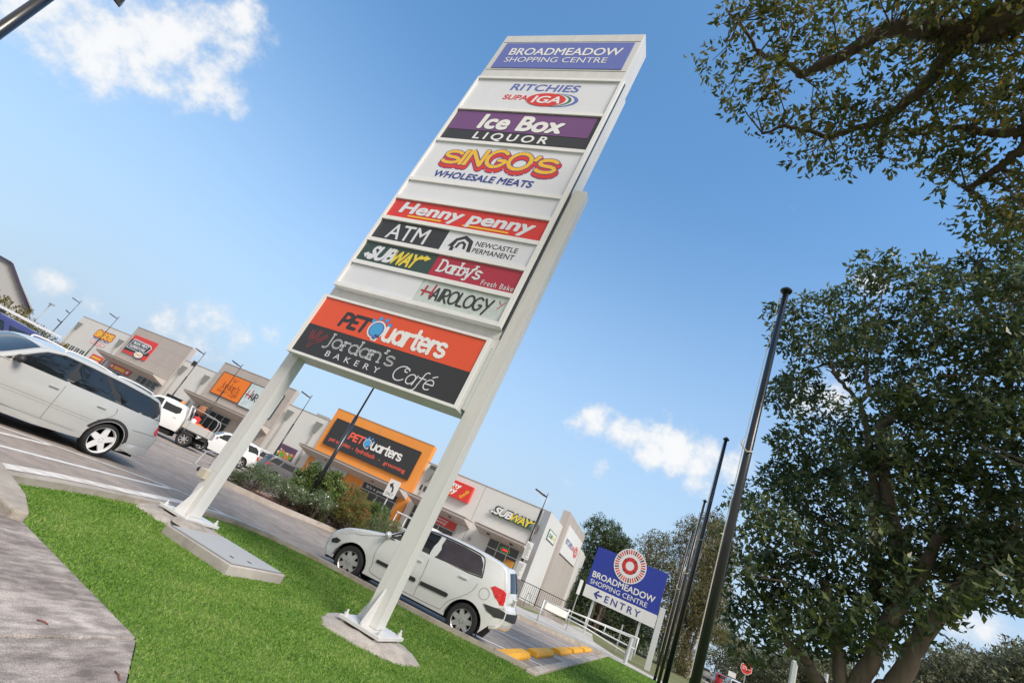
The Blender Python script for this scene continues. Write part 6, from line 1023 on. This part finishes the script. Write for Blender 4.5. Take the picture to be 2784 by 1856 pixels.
# pearl white wagon leaving along the entrance lane
wg = Car('station_wagon', 'long pearl white station wagon with white spoked wheels cut by the left edge', 'car', (-11.22, 6.93, 0), -pi / 2,
    [(3.55, .18), (3.62, .34), (3.62, .52), (3.52, .66), (3.2, .77), (2.8, .87), (2.42, .945), (2.28, .985), (2.02, 1.17), (1.74, 1.355), (1.42, 1.435), (1.0, 1.462), (.5, 1.468), (0, 1.458), (-.4, 1.435), (-.60, 1.40), (-.70, 1.30), (-.80, 1.10), (-.87, .95), (-.90, .84), (-1.00, .76), (-1.04, .62), (-1.03, .46), (-.99, .30), (-.90, .26)],
    .865, (2.72, 0), .318, car_pearl, .99, 1.45, .82, .225, tail=.10)
wg.patch('window_surround', black_pl, [(2.20, .975), (1.98, 1.13), (1.72, 1.315), (1.44, 1.392), (.95, 1.405), (.3, 1.405), (-.30, 1.39), (-.56, 1.36), (-.70, 1.20), (-.79, 1.035), (-.3, 1.02), (.6, 1.0), (1.6, .985)], .002)
wg.patch('window', car_glass, [(2.10, .995), (1.92, 1.14), (1.70, 1.30), (1.44, 1.372), (1.20, 1.385), (1.20, 1.01)], .005); wg.patch('window', car_glass, [(1.14, 1.01), (1.14, 1.385), (.66, 1.387), (.24, 1.025)], .005)
wg.patch('window', car_glass, [(.54, 1.387), (.0, 1.385), (-.32, 1.37), (-.47, 1.28), (-.62, 1.055), (-.2, 1.04), (.13, 1.03)], .005)
lv = []
for k in range(6): lv.append([(-.53 - k * .022 - .0, 1.30 - k * .042), (-.66 - k * .015, 1.285 - k * .042)])
wg.ribbon('quarter_louvres', seam, lv, .008, .006)
wg.top('windscreen', car_glass, 1.0, 1.34, True, .94); wg.top('rear_window', car_glass, .98, 1.36, False, .9)
wg.ribbon('panel_gaps', seam, [[(1.17, .98), (1.17, .6), (1.14, .30)], [(2.24, .96), (2.30, .7), (2.20, .34)], [(1.17, .98), (2.24, .955)], [(.18, 1.0), (.12, .85), (.20, .72), (.34, .62)], [(.18, 1.0), (.6, .985), (1.17, .98)], [(2.2, .34), (1.6, .30), (.55, .30)], [(-.36, .69), (-.60, .71), (-.88, .73)], [(3.4, .7), (2.9, .78), (2.4, .93)]], .008)
wg.ribbon('waist_crease', mat('crease', (.50, .50, .47), .4), [[(2.3, .60), (1.2, .60), (.42, .60)], [(2.3, .55), (1.2, .55), (.44, .55)]], .012, .003)
wg.patch('sill_skirt', car_pearl, [(2.30, .20), (2.30, .30), (1.2, .30), (.45, .30), (.40, .22), (1.2, .18)], .03); wg.patch('rear_skirt', car_pearl, [(-.40, .29), (-.40, .42), (-.75, .45), (-1.0, .47), (-1.0, .30), (-.7, .25)], .022)
wg.patch('arch_flare', mat('flare_dark', (.035, .03, .032), .6), [(.385 * cos(radians(a)), .318 + .385 * sin(radians(a))) for a in range(20, 175, 6)] + [(.45 * cos(radians(a)), .318 + .44 * sin(radians(a))) for a in range(170, 15, -6)], .004)
wg.patch('tail_light', lamp_red, [(-.83, .93), (-.86, .93), (-.905, .80), (-.93, .745), (-.88, .745), (-.82, .80)], .008)
wg.wheel(rim_white, 5, .80, .10); wg.handle(1.32, .86, car_pearl); wg.handle(.42, .86, car_pearl); wg.mirror(2.05, 1.02, black_pl)
rr = MB()
for sg in (-1, 1):
    for a, c in ((1.45, .55), (.42, -.42)): rr.tube([tuple(q) for q in catmull([(a, sg * .62, 1.43), (a - .06, sg * .62, 1.485), ((a + c) / 2, sg * .625, 1.50), (c + .05, sg * .62, 1.475), (c, sg * .62, 1.42)], 5)], .018, 8)
rr.build('roof_rail', rim_white, wg.root, smooth=True, world=False)
MB().box(-.55, -.42, -.45, .45, 1.425, 1.455).build('roof_spoiler', black_pl, wg.root, bevel=.01, world=False)
wg.plate(-1.045, .66, '')

# dark blue wagon with a white roof ladder, behind the pearl wagon
def simple_car(label, loc, rz, paint, kind='wagon', cat='car', group=None, name='parked_car'):
    if kind == 'suv':
        c = Car(name, label, cat, loc, rz, [(3.30, .30), (3.38, .5), (3.36, .78), (3.2, .95), (2.6, 1.04), (2.25, 1.10), (1.75, 1.50), (1.4, 1.64), (.8, 1.70), (.1, 1.70), (-.5, 1.66), (-.72, 1.55), (-.85, 1.1), (-.93, .85), (-.97, .6), (-.95, .4), (-.85, .34)], .88, (2.55, 0), .35, paint, 1.12, 1.66, .84, .32, group, fine=False)
        wz = [[(2.08, 1.13), (1.72, 1.43), (1.40, 1.56), (1.16, 1.58), (1.16, 1.14)], [(1.08, 1.14), (1.08, 1.59), (.25, 1.59), (.05, 1.15)], [(.14, 1.58), (-.40, 1.56), (-.62, 1.44), (-.72, 1.18), (-.05, 1.15)]]; f0, f1, r0, r1 = 1.14, 1.56, 1.12, 1.56
        tl = [(-.72, 1.12), (-.86, 1.10), (-.93, .90), (-.80, .88)]
    elif kind == 'sedan':
        c = Car(name, label, cat, loc, rz, [(3.30, .22), (3.4, .4), (3.36, .62), (3.1, .76), (2.5, .88), (2.15, .95), (1.6, 1.28), (1.2, 1.40), (.6, 1.43), (.05, 1.38), (-.35, 1.18), (-.62, 1.03), (-1.0, 1.0), (-1.12, .85), (-1.15, .6), (-1.12, .4), (-1.0, .3)], .86, (2.6, 0), .31, paint, .98, 1.42, .80, .25, group, fine=False)
        wz = [[(2.0, 1.0), (1.58, 1.23), (1.25, 1.33), (1.08, 1.345), (1.08, 1.0)], [(1.0, 1.0), (1.0, 1.345), (.5, 1.35), (.1, 1.30), (-.2, 1.12), (-.25, 1.02)]]; f0, f1, r0, r1 = .98, 1.34, 1.06, 1.36
        tl = [(-.90, .95), (-1.05, .93), (-1.1, .80), (-.92, .80)]
    else:
        c = Car(name, label, cat, loc, rz, [(3.4, .2), (3.5, .4), (3.46, .64), (3.2, .80), (2.7, .93), (2.35, 1.02), (1.8, 1.40), (1.4, 1.52), (.8, 1.58), (.1, 1.58), (-.5, 1.54), (-.7, 1.44), (-.85, 1.05), (-.92, .85), (-.98, .6), (-.95, .4), (-.85, .28)], .88, (2.7, 0), .32, paint, 1.05, 1.55, .82, .25, group, fine=False)
        wz = [[(2.15, 1.06), (1.76, 1.35), (1.42, 1.46), (1.18, 1.48), (1.18, 1.07)], [(1.1, 1.07), (1.1, 1.48), (.3, 1.49), (.1, 1.08)], [(.2, 1.48), (-.4, 1.46), (-.6, 1.38), (-.75, 1.10), (.0, 1.08)]]; f0, f1, r0, r1 = 1.06, 1.46, 1.05, 1.44
        tl = [(-.78, 1.05), (-.88, 1.0), (-.93, .82), (-.82, .82)]
    for z_ in wz: c.patch('window', car_glass, z_, .004)
    c.top('windscreen', car_glass, f0, f1, True, .92); c.top('rear_window', car_glass, r0, r1, False, .86); c.patch('tail_light', lamp_red, tl, .008)
    c.patch('headlight', lamp_clear, [(3.1, .82), (2.9, .86), (2.75, .84), (2.9, .74), (3.1, .72)] if kind != 'suv' else [(3.1, .94), (2.85, .98), (2.8, .88), (3.1, .82)], .006)
    c.wheel(rim_silver, 6, .66, .05); c.mirror(1.98, wz[0][0][1] + .02, paint); c.plate(c.xr - .07, .8 if kind == 'suv' else .7, ''); return c
bw = simple_car('dark blue wagon with white ladder on its roof, behind the pearl wagon', (-14.25, 6.0, 0), -pi / 2, car_blue, 'wagon')
ld = thing('ladder', 'white ladder lying on the roof of the dark blue wagon', 'ladder', (-13.9, 5.0, 1.64)); b = MB()
for y in (-13.60, -14.02): b.box(y - .015, y + .015, 3.2, 6.75, 1.68, 1.725)
for k in range(12): b.tube([(-13.98, 3.4 + k * .29, 1.70), (-13.62, 3.4 + k * .29, 1.70)], .015, 6)
b.build('frame', rim_white, ld); f_ = MB()
for v in (4.2, 5.6): f_.box(-14.9, -13.55, v - .02, v + .02, 1.60, 1.655)
f_.build('roof_bar', black_pl, ld)

# white tray utility facing left, and traffic beside the shops
def ute_cab(label, loc, rz, paint, name='utility_truck'):
    c = Car(name, label, 'utility truck', loc, rz, [(3.95, .42), (4.05, .6), (4.02, .92), (3.8, 1.06), (3.2, 1.16), (2.85, 1.22), (2.42, 1.62), (2.12, 1.80), (1.65, 1.87), (1.05, 1.86), (.80, 1.79), (.64, 1.5), (.53, 1.2), (.49, .75), (.54, .5)], .89, (3.05,), .37, paint, 1.22, 1.84, .86, .42, fine=False, tail=.02, ww=.23)
    c.patch('window', car_glass, [(2.68, 1.25), (2.36, 1.56), (2.12, 1.70), (1.88, 1.73), (1.80, 1.26)], .004); c.patch('window', car_glass, [(1.70, 1.27), (1.78, 1.74), (1.15, 1.74), (.92, 1.68), (.86, 1.42), (1.0, 1.30)], .004)
    c.top('windscreen', car_glass, 1.26, 1.72, True, .92); c.patch('headlight', lamp_clear, [(3.95, .98), (3.6, 1.04), (3.62, .92), (3.95, .84)], .006); c.mirror(2.6, 1.27, paint)
    c.wheels = (3.05, 0); c.wheel(rim_silver, 7, .62, .05); c.handle(1.95, 1.12, paint); c.handle(.95, 1.12, paint)
    ch = MB(); ch.box(-.9, 3.0, -.35, .35, .42, .62); ch.box(-.4, .4, -.75, .75, .33, .42); ch.build('chassis', dark_void, c.root, world=False); return c
ua = radians(223.8); uf = Vector((cos(ua), sin(ua), 0)); ul = Vector((-sin(ua), cos(ua), 0)); uo = Vector((-24.05, 19.54, 0)) - ul * .86
ut = ute_cab('white twin cab utility truck with an aluminium tray of tools, behind the pearl wagon', tuple(uo), ua, car_white)
tray_m = mat('tray_alu', (.50, .50, .49), .45, .3)
r = ut.root; tr = MB(); tr.box(-1.02, .42, -.93, .93, .85, .91)
for y in (-.93, .90): tr.box(-1.02, .42, y, y + .03, .912, 1.26)
tr.box(-1.02, -.99, -.90, .90, .912, 1.26); tr.box(.39, .42, -.9, .9, .912, 1.34); tr.build('tray', tray_m, r, bevel=.006, world=False)
for x in (-.85, .2): MB().box(x - .02, x + .02, .932, .95, .91, 1.25).build('tray_latch', galv, r, world=False)
MB().box(-1.02, .42, .932, .945, .80, .87).build('tray_rail', black_pl, r, world=False)
for sg in (-1, 1): MB().tube([tuple(q) for q in catmull([(-.92, sg * .86, 1.2), (-.98, sg * .86, 1.55), (-.86, sg * .86, 1.86), (-.4, sg * .86, 1.92), (.42, sg * .86, 1.95)], 4)], .022, 7).build('ladder_rack', galv, r, smooth=True, world=False)
for sg in (-1, 1): MB().tube([(.44, sg * .80, 1.0), (.50, sg * .78, 1.6), (.62, sg * .72, 1.98)], .035, 7).build('headboard_hoop', rim_white, r, smooth=True, world=False)
MB().tube([(.62, -.72, 1.98), (.62, .72, 1.98)], .035, 7).build('headboard_hoop', rim_white, r, smooth=True, world=False)
for sg in (-1, 1):
    gd = MB(); gd.lathe([(.45, -.12 * sg), (.45, .12 * sg)], (0, .78 * sg, .37), 'y', 20); gd.v = [(x, y, max(z, .66)) for x, y, z in gd.v]; gd.build('mudguard', black_pl, r, world=False)
MB().obox((.42, .90, .93), (1, 0, 0), (0, 1, 0), (0, 0, 1), .06, .06, .06).build('side_lamp', amber, r, bevel=.01, world=False)
ulo = lambda x, y, z: tuple(uo + uf * x + ul * y + Vector((0, 0, z)))
x, y, z = ulo(1.15, .35, 1.85); tag(MB().lathe([(.10, 0), (.11, .06), (.075, .15), (.01, .17)], (x, y, z), n=14).build('beacon', amber, smooth=True), 'round orange beacon on the roof of the twin cab utility', 'beacon')
it = [('toolbox', 'red toolbox standing in the aluminium tray', sign_red, (.12, .15), (.32, .3, .70)), ('toolbox', 'orange toolbox in the middle of the aluminium tray', shop_orange, (-.18, .45), (.42, .36, .40)), ('bundle', 'red and white bundle at the right end of the aluminium tray', coral, (-.62, .42), (.42, .5, .36)), ('drum', 'white drum standing near the cab in the tray', sign_white, (.15, .62), (.26, .26, .55))]
for n_i, l_, m_, (lx, ly), (a, b_, c_) in it:
    x, y, z = ulo(lx, ly, .915); q = MB()
    if n_i != 'drum': q.obox((x, y, z + c_ / 2), tuple(uf), tuple(ul), (0, 0, 1), a, b_, c_); q.obox((x, y, z + c_ + .02), tuple(uf), tuple(ul), (0, 0, 1), a * .4, .04, .039)
    else: q.lathe([(a / 2, 0), (a / 2, c_ * .9), (a / 3, c_)], (x, y, z), n=14)
    tag(q.build(n_i, m_, bevel=.025), l_, n_i)
mc = ulo(.22, -.25, .915); mx = thing('cement_mixer', 'small dark and orange cement mixer riding high in the tray behind the cab', 'cement mixer', mc)
c0 = Vector(mc) + Vector((0, 0, 1.1)); MB().lathe([(.12, -.28), (.26, -.1), (.28, .1), (.16, .32), (.12, .34)], tuple(c0), 'x', 16).build('drum', mat('mixer_brown', (.30, .12, .05), .6), mx, smooth=40)
for d_ in (-.25, .25): MB().bar(Vector(mc) + Vector((d_, 0, 0)), c0 + Vector((d_ * .4, 0, 0)), .05, .05).build('leg', black_pl, mx)
MB().lathe([(.2, -.05), (.2, .05)], tuple(c0 + ul * .25 - uf * .2), 'y', 16).build('wheel', black_pl, mx)
simple_car('white car in traffic beyond the utility tray, mostly hidden by the left post', (-26.7, 26.0, 0), radians(240), car_white, 'suv', name='car')
g_ = 'cars parked before the shops'
simple_car('silver four wheel drive parked at the shops with rear wheel showing', (-31.1, 31.4, .05), radians(60), car_silver, 'suv', group=g_)
simple_car('dark grey four wheel drive parked behind the rounded shrub', (-27.2, 29.8, .0), radians(60), car_grey, 'suv', group=g_)
u2 = ute_cab('white utility with a white ladder rack parked below the orange block', (-15.4, 30.6, 0), radians(75), car_white); q = MB(); q.box(-1.2, .8, -.86, .86, .62, 1.12); q.build('tray', car_white, u2.root, bevel=.02, world=False)
q = MB()
for x in (-1.1, -.1, .75): q.tube([tuple(k) for k in catmull([(x, -.8, 1.1), (x, -.78, 1.68), (x, -.6, 1.78), (x, .6, 1.78), (x, .78, 1.68), (x, .8, 1.1)], 4)], .04, 7)
for y in (-.7, 0, .7): q.tube([(-1.25, y, 1.8), (2.0, y, 1.84)], .035, 7)
q.build('ladder_rack', rim_white, u2.root, smooth=True, world=False)
simple_car('white hatchback roof just showing above the bonnet beside the right post', (-13.0, 28.6, 0), radians(100), car_white, 'wagon', group=g_)
# traffic far along the street
g_ = 'cars far along the street'
simple_car('white wagon driving away along the far street, nearest of the traffic', (6.6 + 1.6, 62, 0), radians(92), car_white, 'suv', group=g_, name='car')
simple_car('dark red car ahead of the white wagon on the far street', (8.2, 74, 0), radians(92), car_red, 'suv', group=g_, name='car')
simple_car('pale blue car farthest along the street', (8.6, 100, 0), radians(92), car_silver, 'suv', group=g_, name='car')
simple_car('dark car on the far street beside the nearest flagpole', (7.9, 50.5, 0), radians(90), car_grey, 'wagon', group=g_, name='car')
# ---------------------------------------------------------------- vegetation
def leaves(name, C, n_per, rad, size, m, par=None, asp=.42, droop=.5, whorl=6, seed=1, flat=.75, curl=.25):
    """Leaf-sized faces: clusters hold twigs, twigs hold a few leaves each."""
    R = np.random.RandomState(seed); C = np.array(C, float); nt_ = max(1, n_per // whorl)
    tw = np.repeat(C, nt_, 0); k = len(tw); d = R.normal(size=(k, 3)); d /= np.linalg.norm(d, axis=1)[:, None]; d[:, 2] *= flat
    rr = rad if np.isscalar(rad) else np.repeat(np.array(rad), nt_)[:, None]
    tw = tw + d * (R.uniform(.15, 1, (k, 1)) ** .5) * rr
    B = np.repeat(tw, whorl, 0); n = len(B); out = np.repeat(d, whorl, 0)
    L_ = R.normal(size=(n, 3)) * .8 + out * .35; L_[:, 2] -= droop; L_ /= np.linalg.norm(L_, axis=1)[:, None]
    B = B + R.normal(size=(n, 3)) * size * .35
    sz = size * R.uniform(.55, 1.25, (n, 1)); Nb = R.normal(size=(n, 3)) * .55 + out * .5 + np.array([0, 0, 1.0]); S_ = np.cross(L_, Nb); S_ /= np.linalg.norm(S_, axis=1)[:, None]; Nn = np.cross(L_, S_)
    T = B + L_ * sz - Nn * sz * curl; M = B + L_ * sz * .48 + Nn * sz * .05
    V = np.stack([B, M - S_ * sz * asp / 2, T, M + S_ * sz * asp / 2], 1).reshape(-1, 3); F = np.arange(len(V)).reshape(-1, 4)
    return np_mesh(name, V, F, m, par)
def limb(name, P, r0, r1, m, par, n=9, wob=.03, seed=0):
    R = random.Random(seed); Q = catmull(P, 6); k = len(Q); Q = [q + Vector((R.uniform(-wob, wob), R.uniform(-wob, wob), R.uniform(-wob, wob))) for q in Q]
    return MB().tube([tuple(q) for q in Q], [r0 + (r1 - r0) * (i / (k - 1)) ** .8 for i in range(k)], n).build(name, m, par, smooth=True)
leaf_dark = leafmat('leaf_dark', [(.05, .072, .036), (.072, .104, .046), (.096, .136, .057), (.12, .16, .068), (.20, .23, .06)], .40, .34, .5)
leaf_new = leafmat('leaf_new', [(.12, .17, .02), (.20, .25, .035)], .45, .4)
leaf_over = leafmat('leaf_over', [(.05, .068, .022), (.08, .10, .03), (.11, .13, .04), (.15, .15, .04), (.24, .17, .045)], .5, .5, .35)
bark_d = mat('bark_fig', (.085, .062, .05), .9, col2=(.20, .155, .125), vscale=4, bump=.8, bscale=12, stretch=(1, 1, .3))
# the big dark tree on the verge
bt = thing('broadleaf_tree', 'large dense tree with dark glossy leaves right of the flagpoles', 'tree', (3.55, 11.6, 0))
base = (3.55, 11.6, -.1); fk = Vector((3.5, 11.55, 1.6))
MB().tube([base, (3.55, 11.6, .5), (3.5, 11.58, 1.2), (3.48, 11.55, 2.3)], [.52, .40, .33, .26], 14).build('trunk', bark_d, bt, smooth=True)
for i, (P, a, b) in enumerate(((BL1, .20, .10), (BL2, .19, .09), (BL3, .16, .07), (BL4, .15, .06), (BL5, .16, .05), (BL6, .09, .03), (BL6A, .05, .02), (BL6B, .12, .08))):
    P = ([(3.55, 11.6, .7)] if i < 4 else []) + list(P); limb('limb', P, a, b, bark_d if i != 5 else bark, bt, 10, .025, i)
BIGX = BIG + [(x + 2.4, y + .8, z) for x, y, z in BIG if x > 5.2 and z > 4][::2] + [(x * .9 + .6, y + 1.9, z * .97) for x, y, z in BIG if z > 5.5][::4]
leaves('crown', BIGX, 190, .46, .165, leaf_dark, bt, .42, .55, 6, 11)
rb_ = random.Random(9); leaves('crown', [BIG[i] for i in rb_.sample(range(len(BIG)), 34)], 14, .34, .16, leaf_new, bt, .36, .1, 7, 12)
tb_ = MB(); 
for c in BIG[::2]:
    a = Vector(c); q = Vector(BL6[3]) if c[2] > 6 else Vector(BL2[2]); d = (q - a); tb_.tube([tuple(a), tuple(a + d * .15 + Vector((0, 0, -.12))), tuple(a + d * .32)], [.008, .014, .022], 5)
tb_.build('twigs', bark_d, bt)
# overhanging tree whose trunk stands out of frame to the right
ot = thing('overhanging_tree', 'tree with fine leaves whose brown boughs hang in from the upper right', 'tree', (7.4, 3.6, 0))
MB().tube([(7.4, 3.6, -.1), (7.3, 3.6, 1), (7.1, 3.7, 4), (6.6, 4.0, 6.6)], [.45, .36, .30, .26], 14).build('trunk', bark, ot, smooth=True)
for i, (P, a, b) in enumerate((([(6.6, 4.0, 6.5)] + list(OB1), .19, .055), (OB1A, .05, .015), (OB1B, .03, .01), (OB1C, .07, .04), ([(6.6, 4.0, 6.4)] + list(OB2), .20, .06), (OB3, .065, .02), (OB3A, .045, .03), ([(6.9, 3.9, 5.4)] + list(OB4), .10, .02), ([(6.9, 3.9, 5.2)] + list(OB5), .10, .03))):
    limb('bough', P, a, b, bark, ot, 10, .02, 20 + i)
rb_ = random.Random(4); OV2 = [c for c in OVER if rb_.random() < .60]
leaves('crown', OV2, 66, .34, .112, leaf_over, ot, .42, .5, 5, 21, .8)
tw = MB(); rb_ = random.Random(3); allb = [Vector(p) for P in (OB1, OB1A, OB2, OB3, OB4, OB5) for p in P]
for c in OV2:
    a = Vector(c); q = min(allb, key=lambda p: (p - a).length); d = q - a
    if d.length < 2.2: m_ = a + d * .5 + Vector((rb_.uniform(-.12, .12), rb_.uniform(-.12, .12), rb_.uniform(-.05, .15))); tw.tube([tuple(a), tuple(m_), tuple(q)], [.004, .009, .015], 5)
tw.build('twigs', bark, ot)
# background trees
leaf_cyp = leafmat('leaf_cypress', [(.03, .052, .018), (.05, .082, .025), (.078, .11, .035)], .6, .2)
leaf_euc = leafmat('leaf_eucalypt', [(.085, .095, .036), (.13, .135, .05), (.17, .155, .06), (.22, .175, .075)], .6, .25)
leaf_far = leafmat('leaf_far', [(.10, .115, .065), (.14, .155, .08), (.19, .185, .10)], .65, .2)
def bgtree(name, label, C, lm, n, rad, size, tb, tr, group, seed, mbark, stems=1, droop=.4, twig=True):
    z0 = 0; t = thing(name, label, 'tree', (tb[0], tb[1], 0), group=group); R = random.Random(seed); C = [Vector(c) for c in C]
    ctr = sum(C, Vector()) / len(C); top_ = max(c.z for c in C)
    for s_ in range(stems):
        o = Vector((R.uniform(-.6, .6), R.uniform(-.6, .6), 0)) * (stems > 1); P = [Vector((tb[0], tb[1], -.05)) + o, Vector((tb[0], tb[1], top_ * .25)) + o * 1.4, (Vector((tb[0], tb[1], 0)) * .5 + Vector((ctr.x, ctr.y, 0)) * .5) + o * 2 + Vector((0, 0, top_ * .55)), Vector((ctr.x, ctr.y, top_ * .85)) + o * 3]
        limb('trunk', P, tr, tr * .25, mbark, t, 8, .05, seed + s_)
    b = MB()
    for c in C[::2]:
        z = min(max(c.z * .75, top_ * .3), top_ * .8); a = Vector((tb[0] + (ctr.x - tb[0]) * .4, tb[1] + (ctr.y - tb[1]) * .4, z)); b.tube([tuple(a), tuple((a + c) / 2 + Vector((0, 0, .3))), tuple(c)], [tr * .3, tr * .16, .02], 5)
    b.build('branches', mbark, t)
    leaves('crown', C, n, rad, size, lm, t, .45, droop, 5, seed); return t
cl = lambda C, f: [c for c in C if f(c)]
az_ = lambda c: math_deg(atan2(c[0], c[1]))
def math_deg(a): return a * 180 / pi
bgtree('cypress_tree', 'dark conical evergreen between the shopping centre and the blue entry sign', CYP + [(x, y + 2, z) for x, y, z in CYP[::2]], leaf_cyp, 300, 1.15, .26, (-7.6, 68), .5, None, 41, bark, 1, .1)
bgtree('shrub_tree', 'low dark bushes filling in under the evergreen behind the entry sign', [(x * .93 + .2, y - 10, max(.7, z * .42)) for x, y, z in CYP[::2]] + [(-6.5 + k * .9, 54 + (k % 3), 1.2 + (k % 2) * .9) for k in range(9)], leaf_cyp, 240, 1.2, .22, (-5.5, 55), .2, None, 42, bark, 3, .1)
gE = 'eucalypts behind the entry sign'
E1_ = cl(EUC, lambda c: az_(c) < -.6); E2_ = cl(EUC, lambda c: -.6 <= az_(c) < 1.6); E3_ = cl(EUC, lambda c: az_(c) >= 1.6 and (az_(c) < 3.4 or c[2] > 4.5))
bgtree('eucalypt_tree', 'olive green gum tree with spreading crown right behind the entry sign', E1_, leaf_euc, 330, 1.15, .21, (-1.6, 58), .24, gE, 51, bark_pale, 3)
bgtree('eucalypt_tree', 'tall brownish gum tree with pale trunks between the entry sign and flagpoles', E2_, leaf_euc, 330, 1.15, .21, (.6, 57), .24, gE, 52, bark_pale, 4)
bgtree('eucalypt_tree', 'gum tree behind the nearest flagpole, left of the big dark tree', E3_ + [(x + .5, y + 3, z) for x, y, z in E3_ if z > 4], leaf_euc, 330, 1.15, .21, (2.9, 60), .24, gE, 53, bark_pale, 3)
tag(leaves('tree_belt', FARW + [(x + 3.2, y + 6, z + .5) for x, y, z in FARW] + [(14 + k * 1.6, 104 + (k * 7) % 9, 1.5 + (k * 5) % 4) for k in range(26)] + [(-4 + k * 1.3, 96 + (k * 7) % 9, 1.5 + (k * 3) % 4) for k in range(14)], 190, 1.7, .42, leaf_far, None, .5, .3, 5, 61), 'hazy belt of gum trees along the far street', 'trees', kind='stuff')
bgtree('pine_tree', 'wide dark tree at the lower right corner under the boughs', FARR, leaf_far, 330, 1.7, .34, (31, 60), .4, None, 62, bark, 2)
# low bushes and trees behind the blue wagon at the far left
for i, (az, D, h, w_, lbl) in enumerate(((-66.4, 40, 2.25, 1.2, 'yellow green bush below the house gable at the far left'), (-64.2, 42, 2.1, 1.3, 'yellow green bush at the foot of the three lamp pole'), (-68.0, 44, 3.0, 1.4, 'pale branched bush in front of the house wall'))):
    x, y = D * sin(radians(az)), D * cos(radians(az)); t = thing('bush', lbl, 'bush', (x, y, 0), group='bushes at the far left'); R = random.Random(i)
    Cc = [(x + R.uniform(-w_, w_), y + R.uniform(-w_, w_), R.uniform(.3, h)) for _ in range(26)]
    leaves('foliage', Cc, 90, .38, .15, leafmat('leaf_bush%d' % i, [(.10, .11, .02), (.18, .16, .03), (.16, .09, .02)], .6, .3), t, .45, -.3, 5, 70 + i); b = MB()
    for k in range(7): b.tube([(x, y, 0), (x + R.uniform(-.6, .6), y + R.uniform(-.6, .6), h * .6), (x + R.uniform(-1, 1), y + R.uniform(-1, 1), h * R.uniform(.9, 1.15))], [.04, .025, .008], 5)
    b.build('stems', bark, t)
# planted island shrubs
lg = leafmat('leaf_greygreen', [(.065, .11, .045), (.11, .17, .07), (.165, .23, .11), (.28, .33, .20)], .5, .25)
lm_ = leafmat('leaf_midgreen', [(.06, .11, .025), (.11, .18, .04), (.17, .24, .065), (.27, .32, .11)], .45, .3)
ly = leafmat('leaf_olive', [(.08, .105, .025), (.145, .17, .04), (.22, .235, .065), (.26, .14, .05)], .55, .3)
dry = leafmat('leaf_dry', [(.045, .03, .026), (.075, .055, .045), (.12, .10, .07)], .8, .1)
petal = leafmat('petals', [(.72, .70, .66), (.80, .78, .74)], .6, .3)
petr = leafmat('red_flowers', [(.45, .06, .03), (.60, .16, .04)], .6, .3)
def shrub(x, y, r, h, lm, label, seed, dead=.35, fl=None, size=.07, dens=1.0, asp=.3, name='shrub'):
    R = random.Random(seed); t = thing(name, label, 'shrub', (x, y, .1), group='shrubs in the planted island'); C = []; n = int(90 * dens * r * r * max(h, .8) / .9) + 16
    while len(C) < n:
        a, b, c = R.uniform(-1, 1), R.uniform(-1, 1), R.uniform(0, 1)
        if a * a + b * b + max(0, (c - .45) / .55) ** 2 < 1 and c > dead * .8 and (a * a + b * b + c * c > .3): C.append((x + a * r, y + b * r, .12 + c * h))
    leaves('foliage', C, 120, .21, size, lm, t, asp, -.25, 6, seed)
    if dead: leaves('dry_leaves', [(x + R.uniform(-.85, .85) * r, y + R.uniform(-.85, .85) * r, .15 + R.uniform(.05, dead * 1.05) * h) for _ in range(int(n * .8))], 70, .17, size * .8, dry, t, asp, .1, 5, seed + 1)
    b = MB()
    for k in range(11):
        a = R.uniform(0, 2 * pi); q = R.uniform(.3, .8) * r; b.tube([(x + .05 * cos(a), y + .05 * sin(a), .08), (x + q * .4 * cos(a), y + q * .4 * sin(a), .1 + h * .35), (x + q * cos(a), y + q * sin(a), .1 + h * .8)], [.022, .014, .006], 5)
    b.build('stems', mat('stem_grey', (.20, .16, .13), .9), t)
    for f_ in (fl or []): leaves('flowers', [c for c in C if c[2] > .12 + h * .5][::2], f_[1], .22, .06, f_[0], t, .8, -.5, 4, seed + 3)
    return t
shrub(-13.55, 14.55, .62, .98, lg, 'rounded grey green shrub at the left tip of the planted island', 81, .42, None, .062, 1.5, .26)
shrub(-14.25, 14.3, .34, .42, lg, 'low grey green tuft at the left end of the island kerb', 82, 0, None, .06, 1.5)
shrub(-13.0, 15.6, .62, .86, lg, 'second grey green shrub with dry brown skirt beside the rounded one', 83, .5, [(petal, 6)], .06, 1.5, .26)
shrub(-13.55, 17.0, .70, 1.75, lm_, 'taller leafy shrub with white flowers in front of the dark grey car', 84, 0, [(petal, 24)], .095, 1.2, .5)
shrub(-12.75, 17.2, .66, 1.85, lm_, 'tallest glossy shrub at the foot of the stepped light pole', 85, 0, [(petal, 10), (petr, 10)], .10, 1.2, .5)
shrub(-12.2, 16.4, .58, .95, lg, 'grey green shrub with dry brown base at the middle of the island kerb', 86, .55, [(petal, 6)], .06, 1.5, .26)
shrub(-12.0, 17.9, .80, 1.65, ly, 'olive shrub with drooping needle leaves in the middle of the island', 87, .2, [(petr, 10)], .10, 1.4, .16)
shrub(-11.4, 17.5, .66, 1.25, ly, 'low olive shrub in front of the turn sign', 88, .35, [(petr, 8)], .09, 1.4, .18)
shrub(-11.45, 19.1, .75, 1.5, lm_, 'green shrub with small white flowers behind the turn sign', 89, .1, [(petal, 8)], .085, 1.2, .35)
shrub(-10.85, 18.5, .58, 1.05, lg, 'grey green shrub at the right end of the island beside the hatchback bonnet', 90, .2, [(petr, 6)], .06, 1.5, .26)
shrub(-11.0, 19.9, .55, 1.15, ly, 'olive shrub at the far right end of the island', 91, .1, None, .09, 1.2, .2)
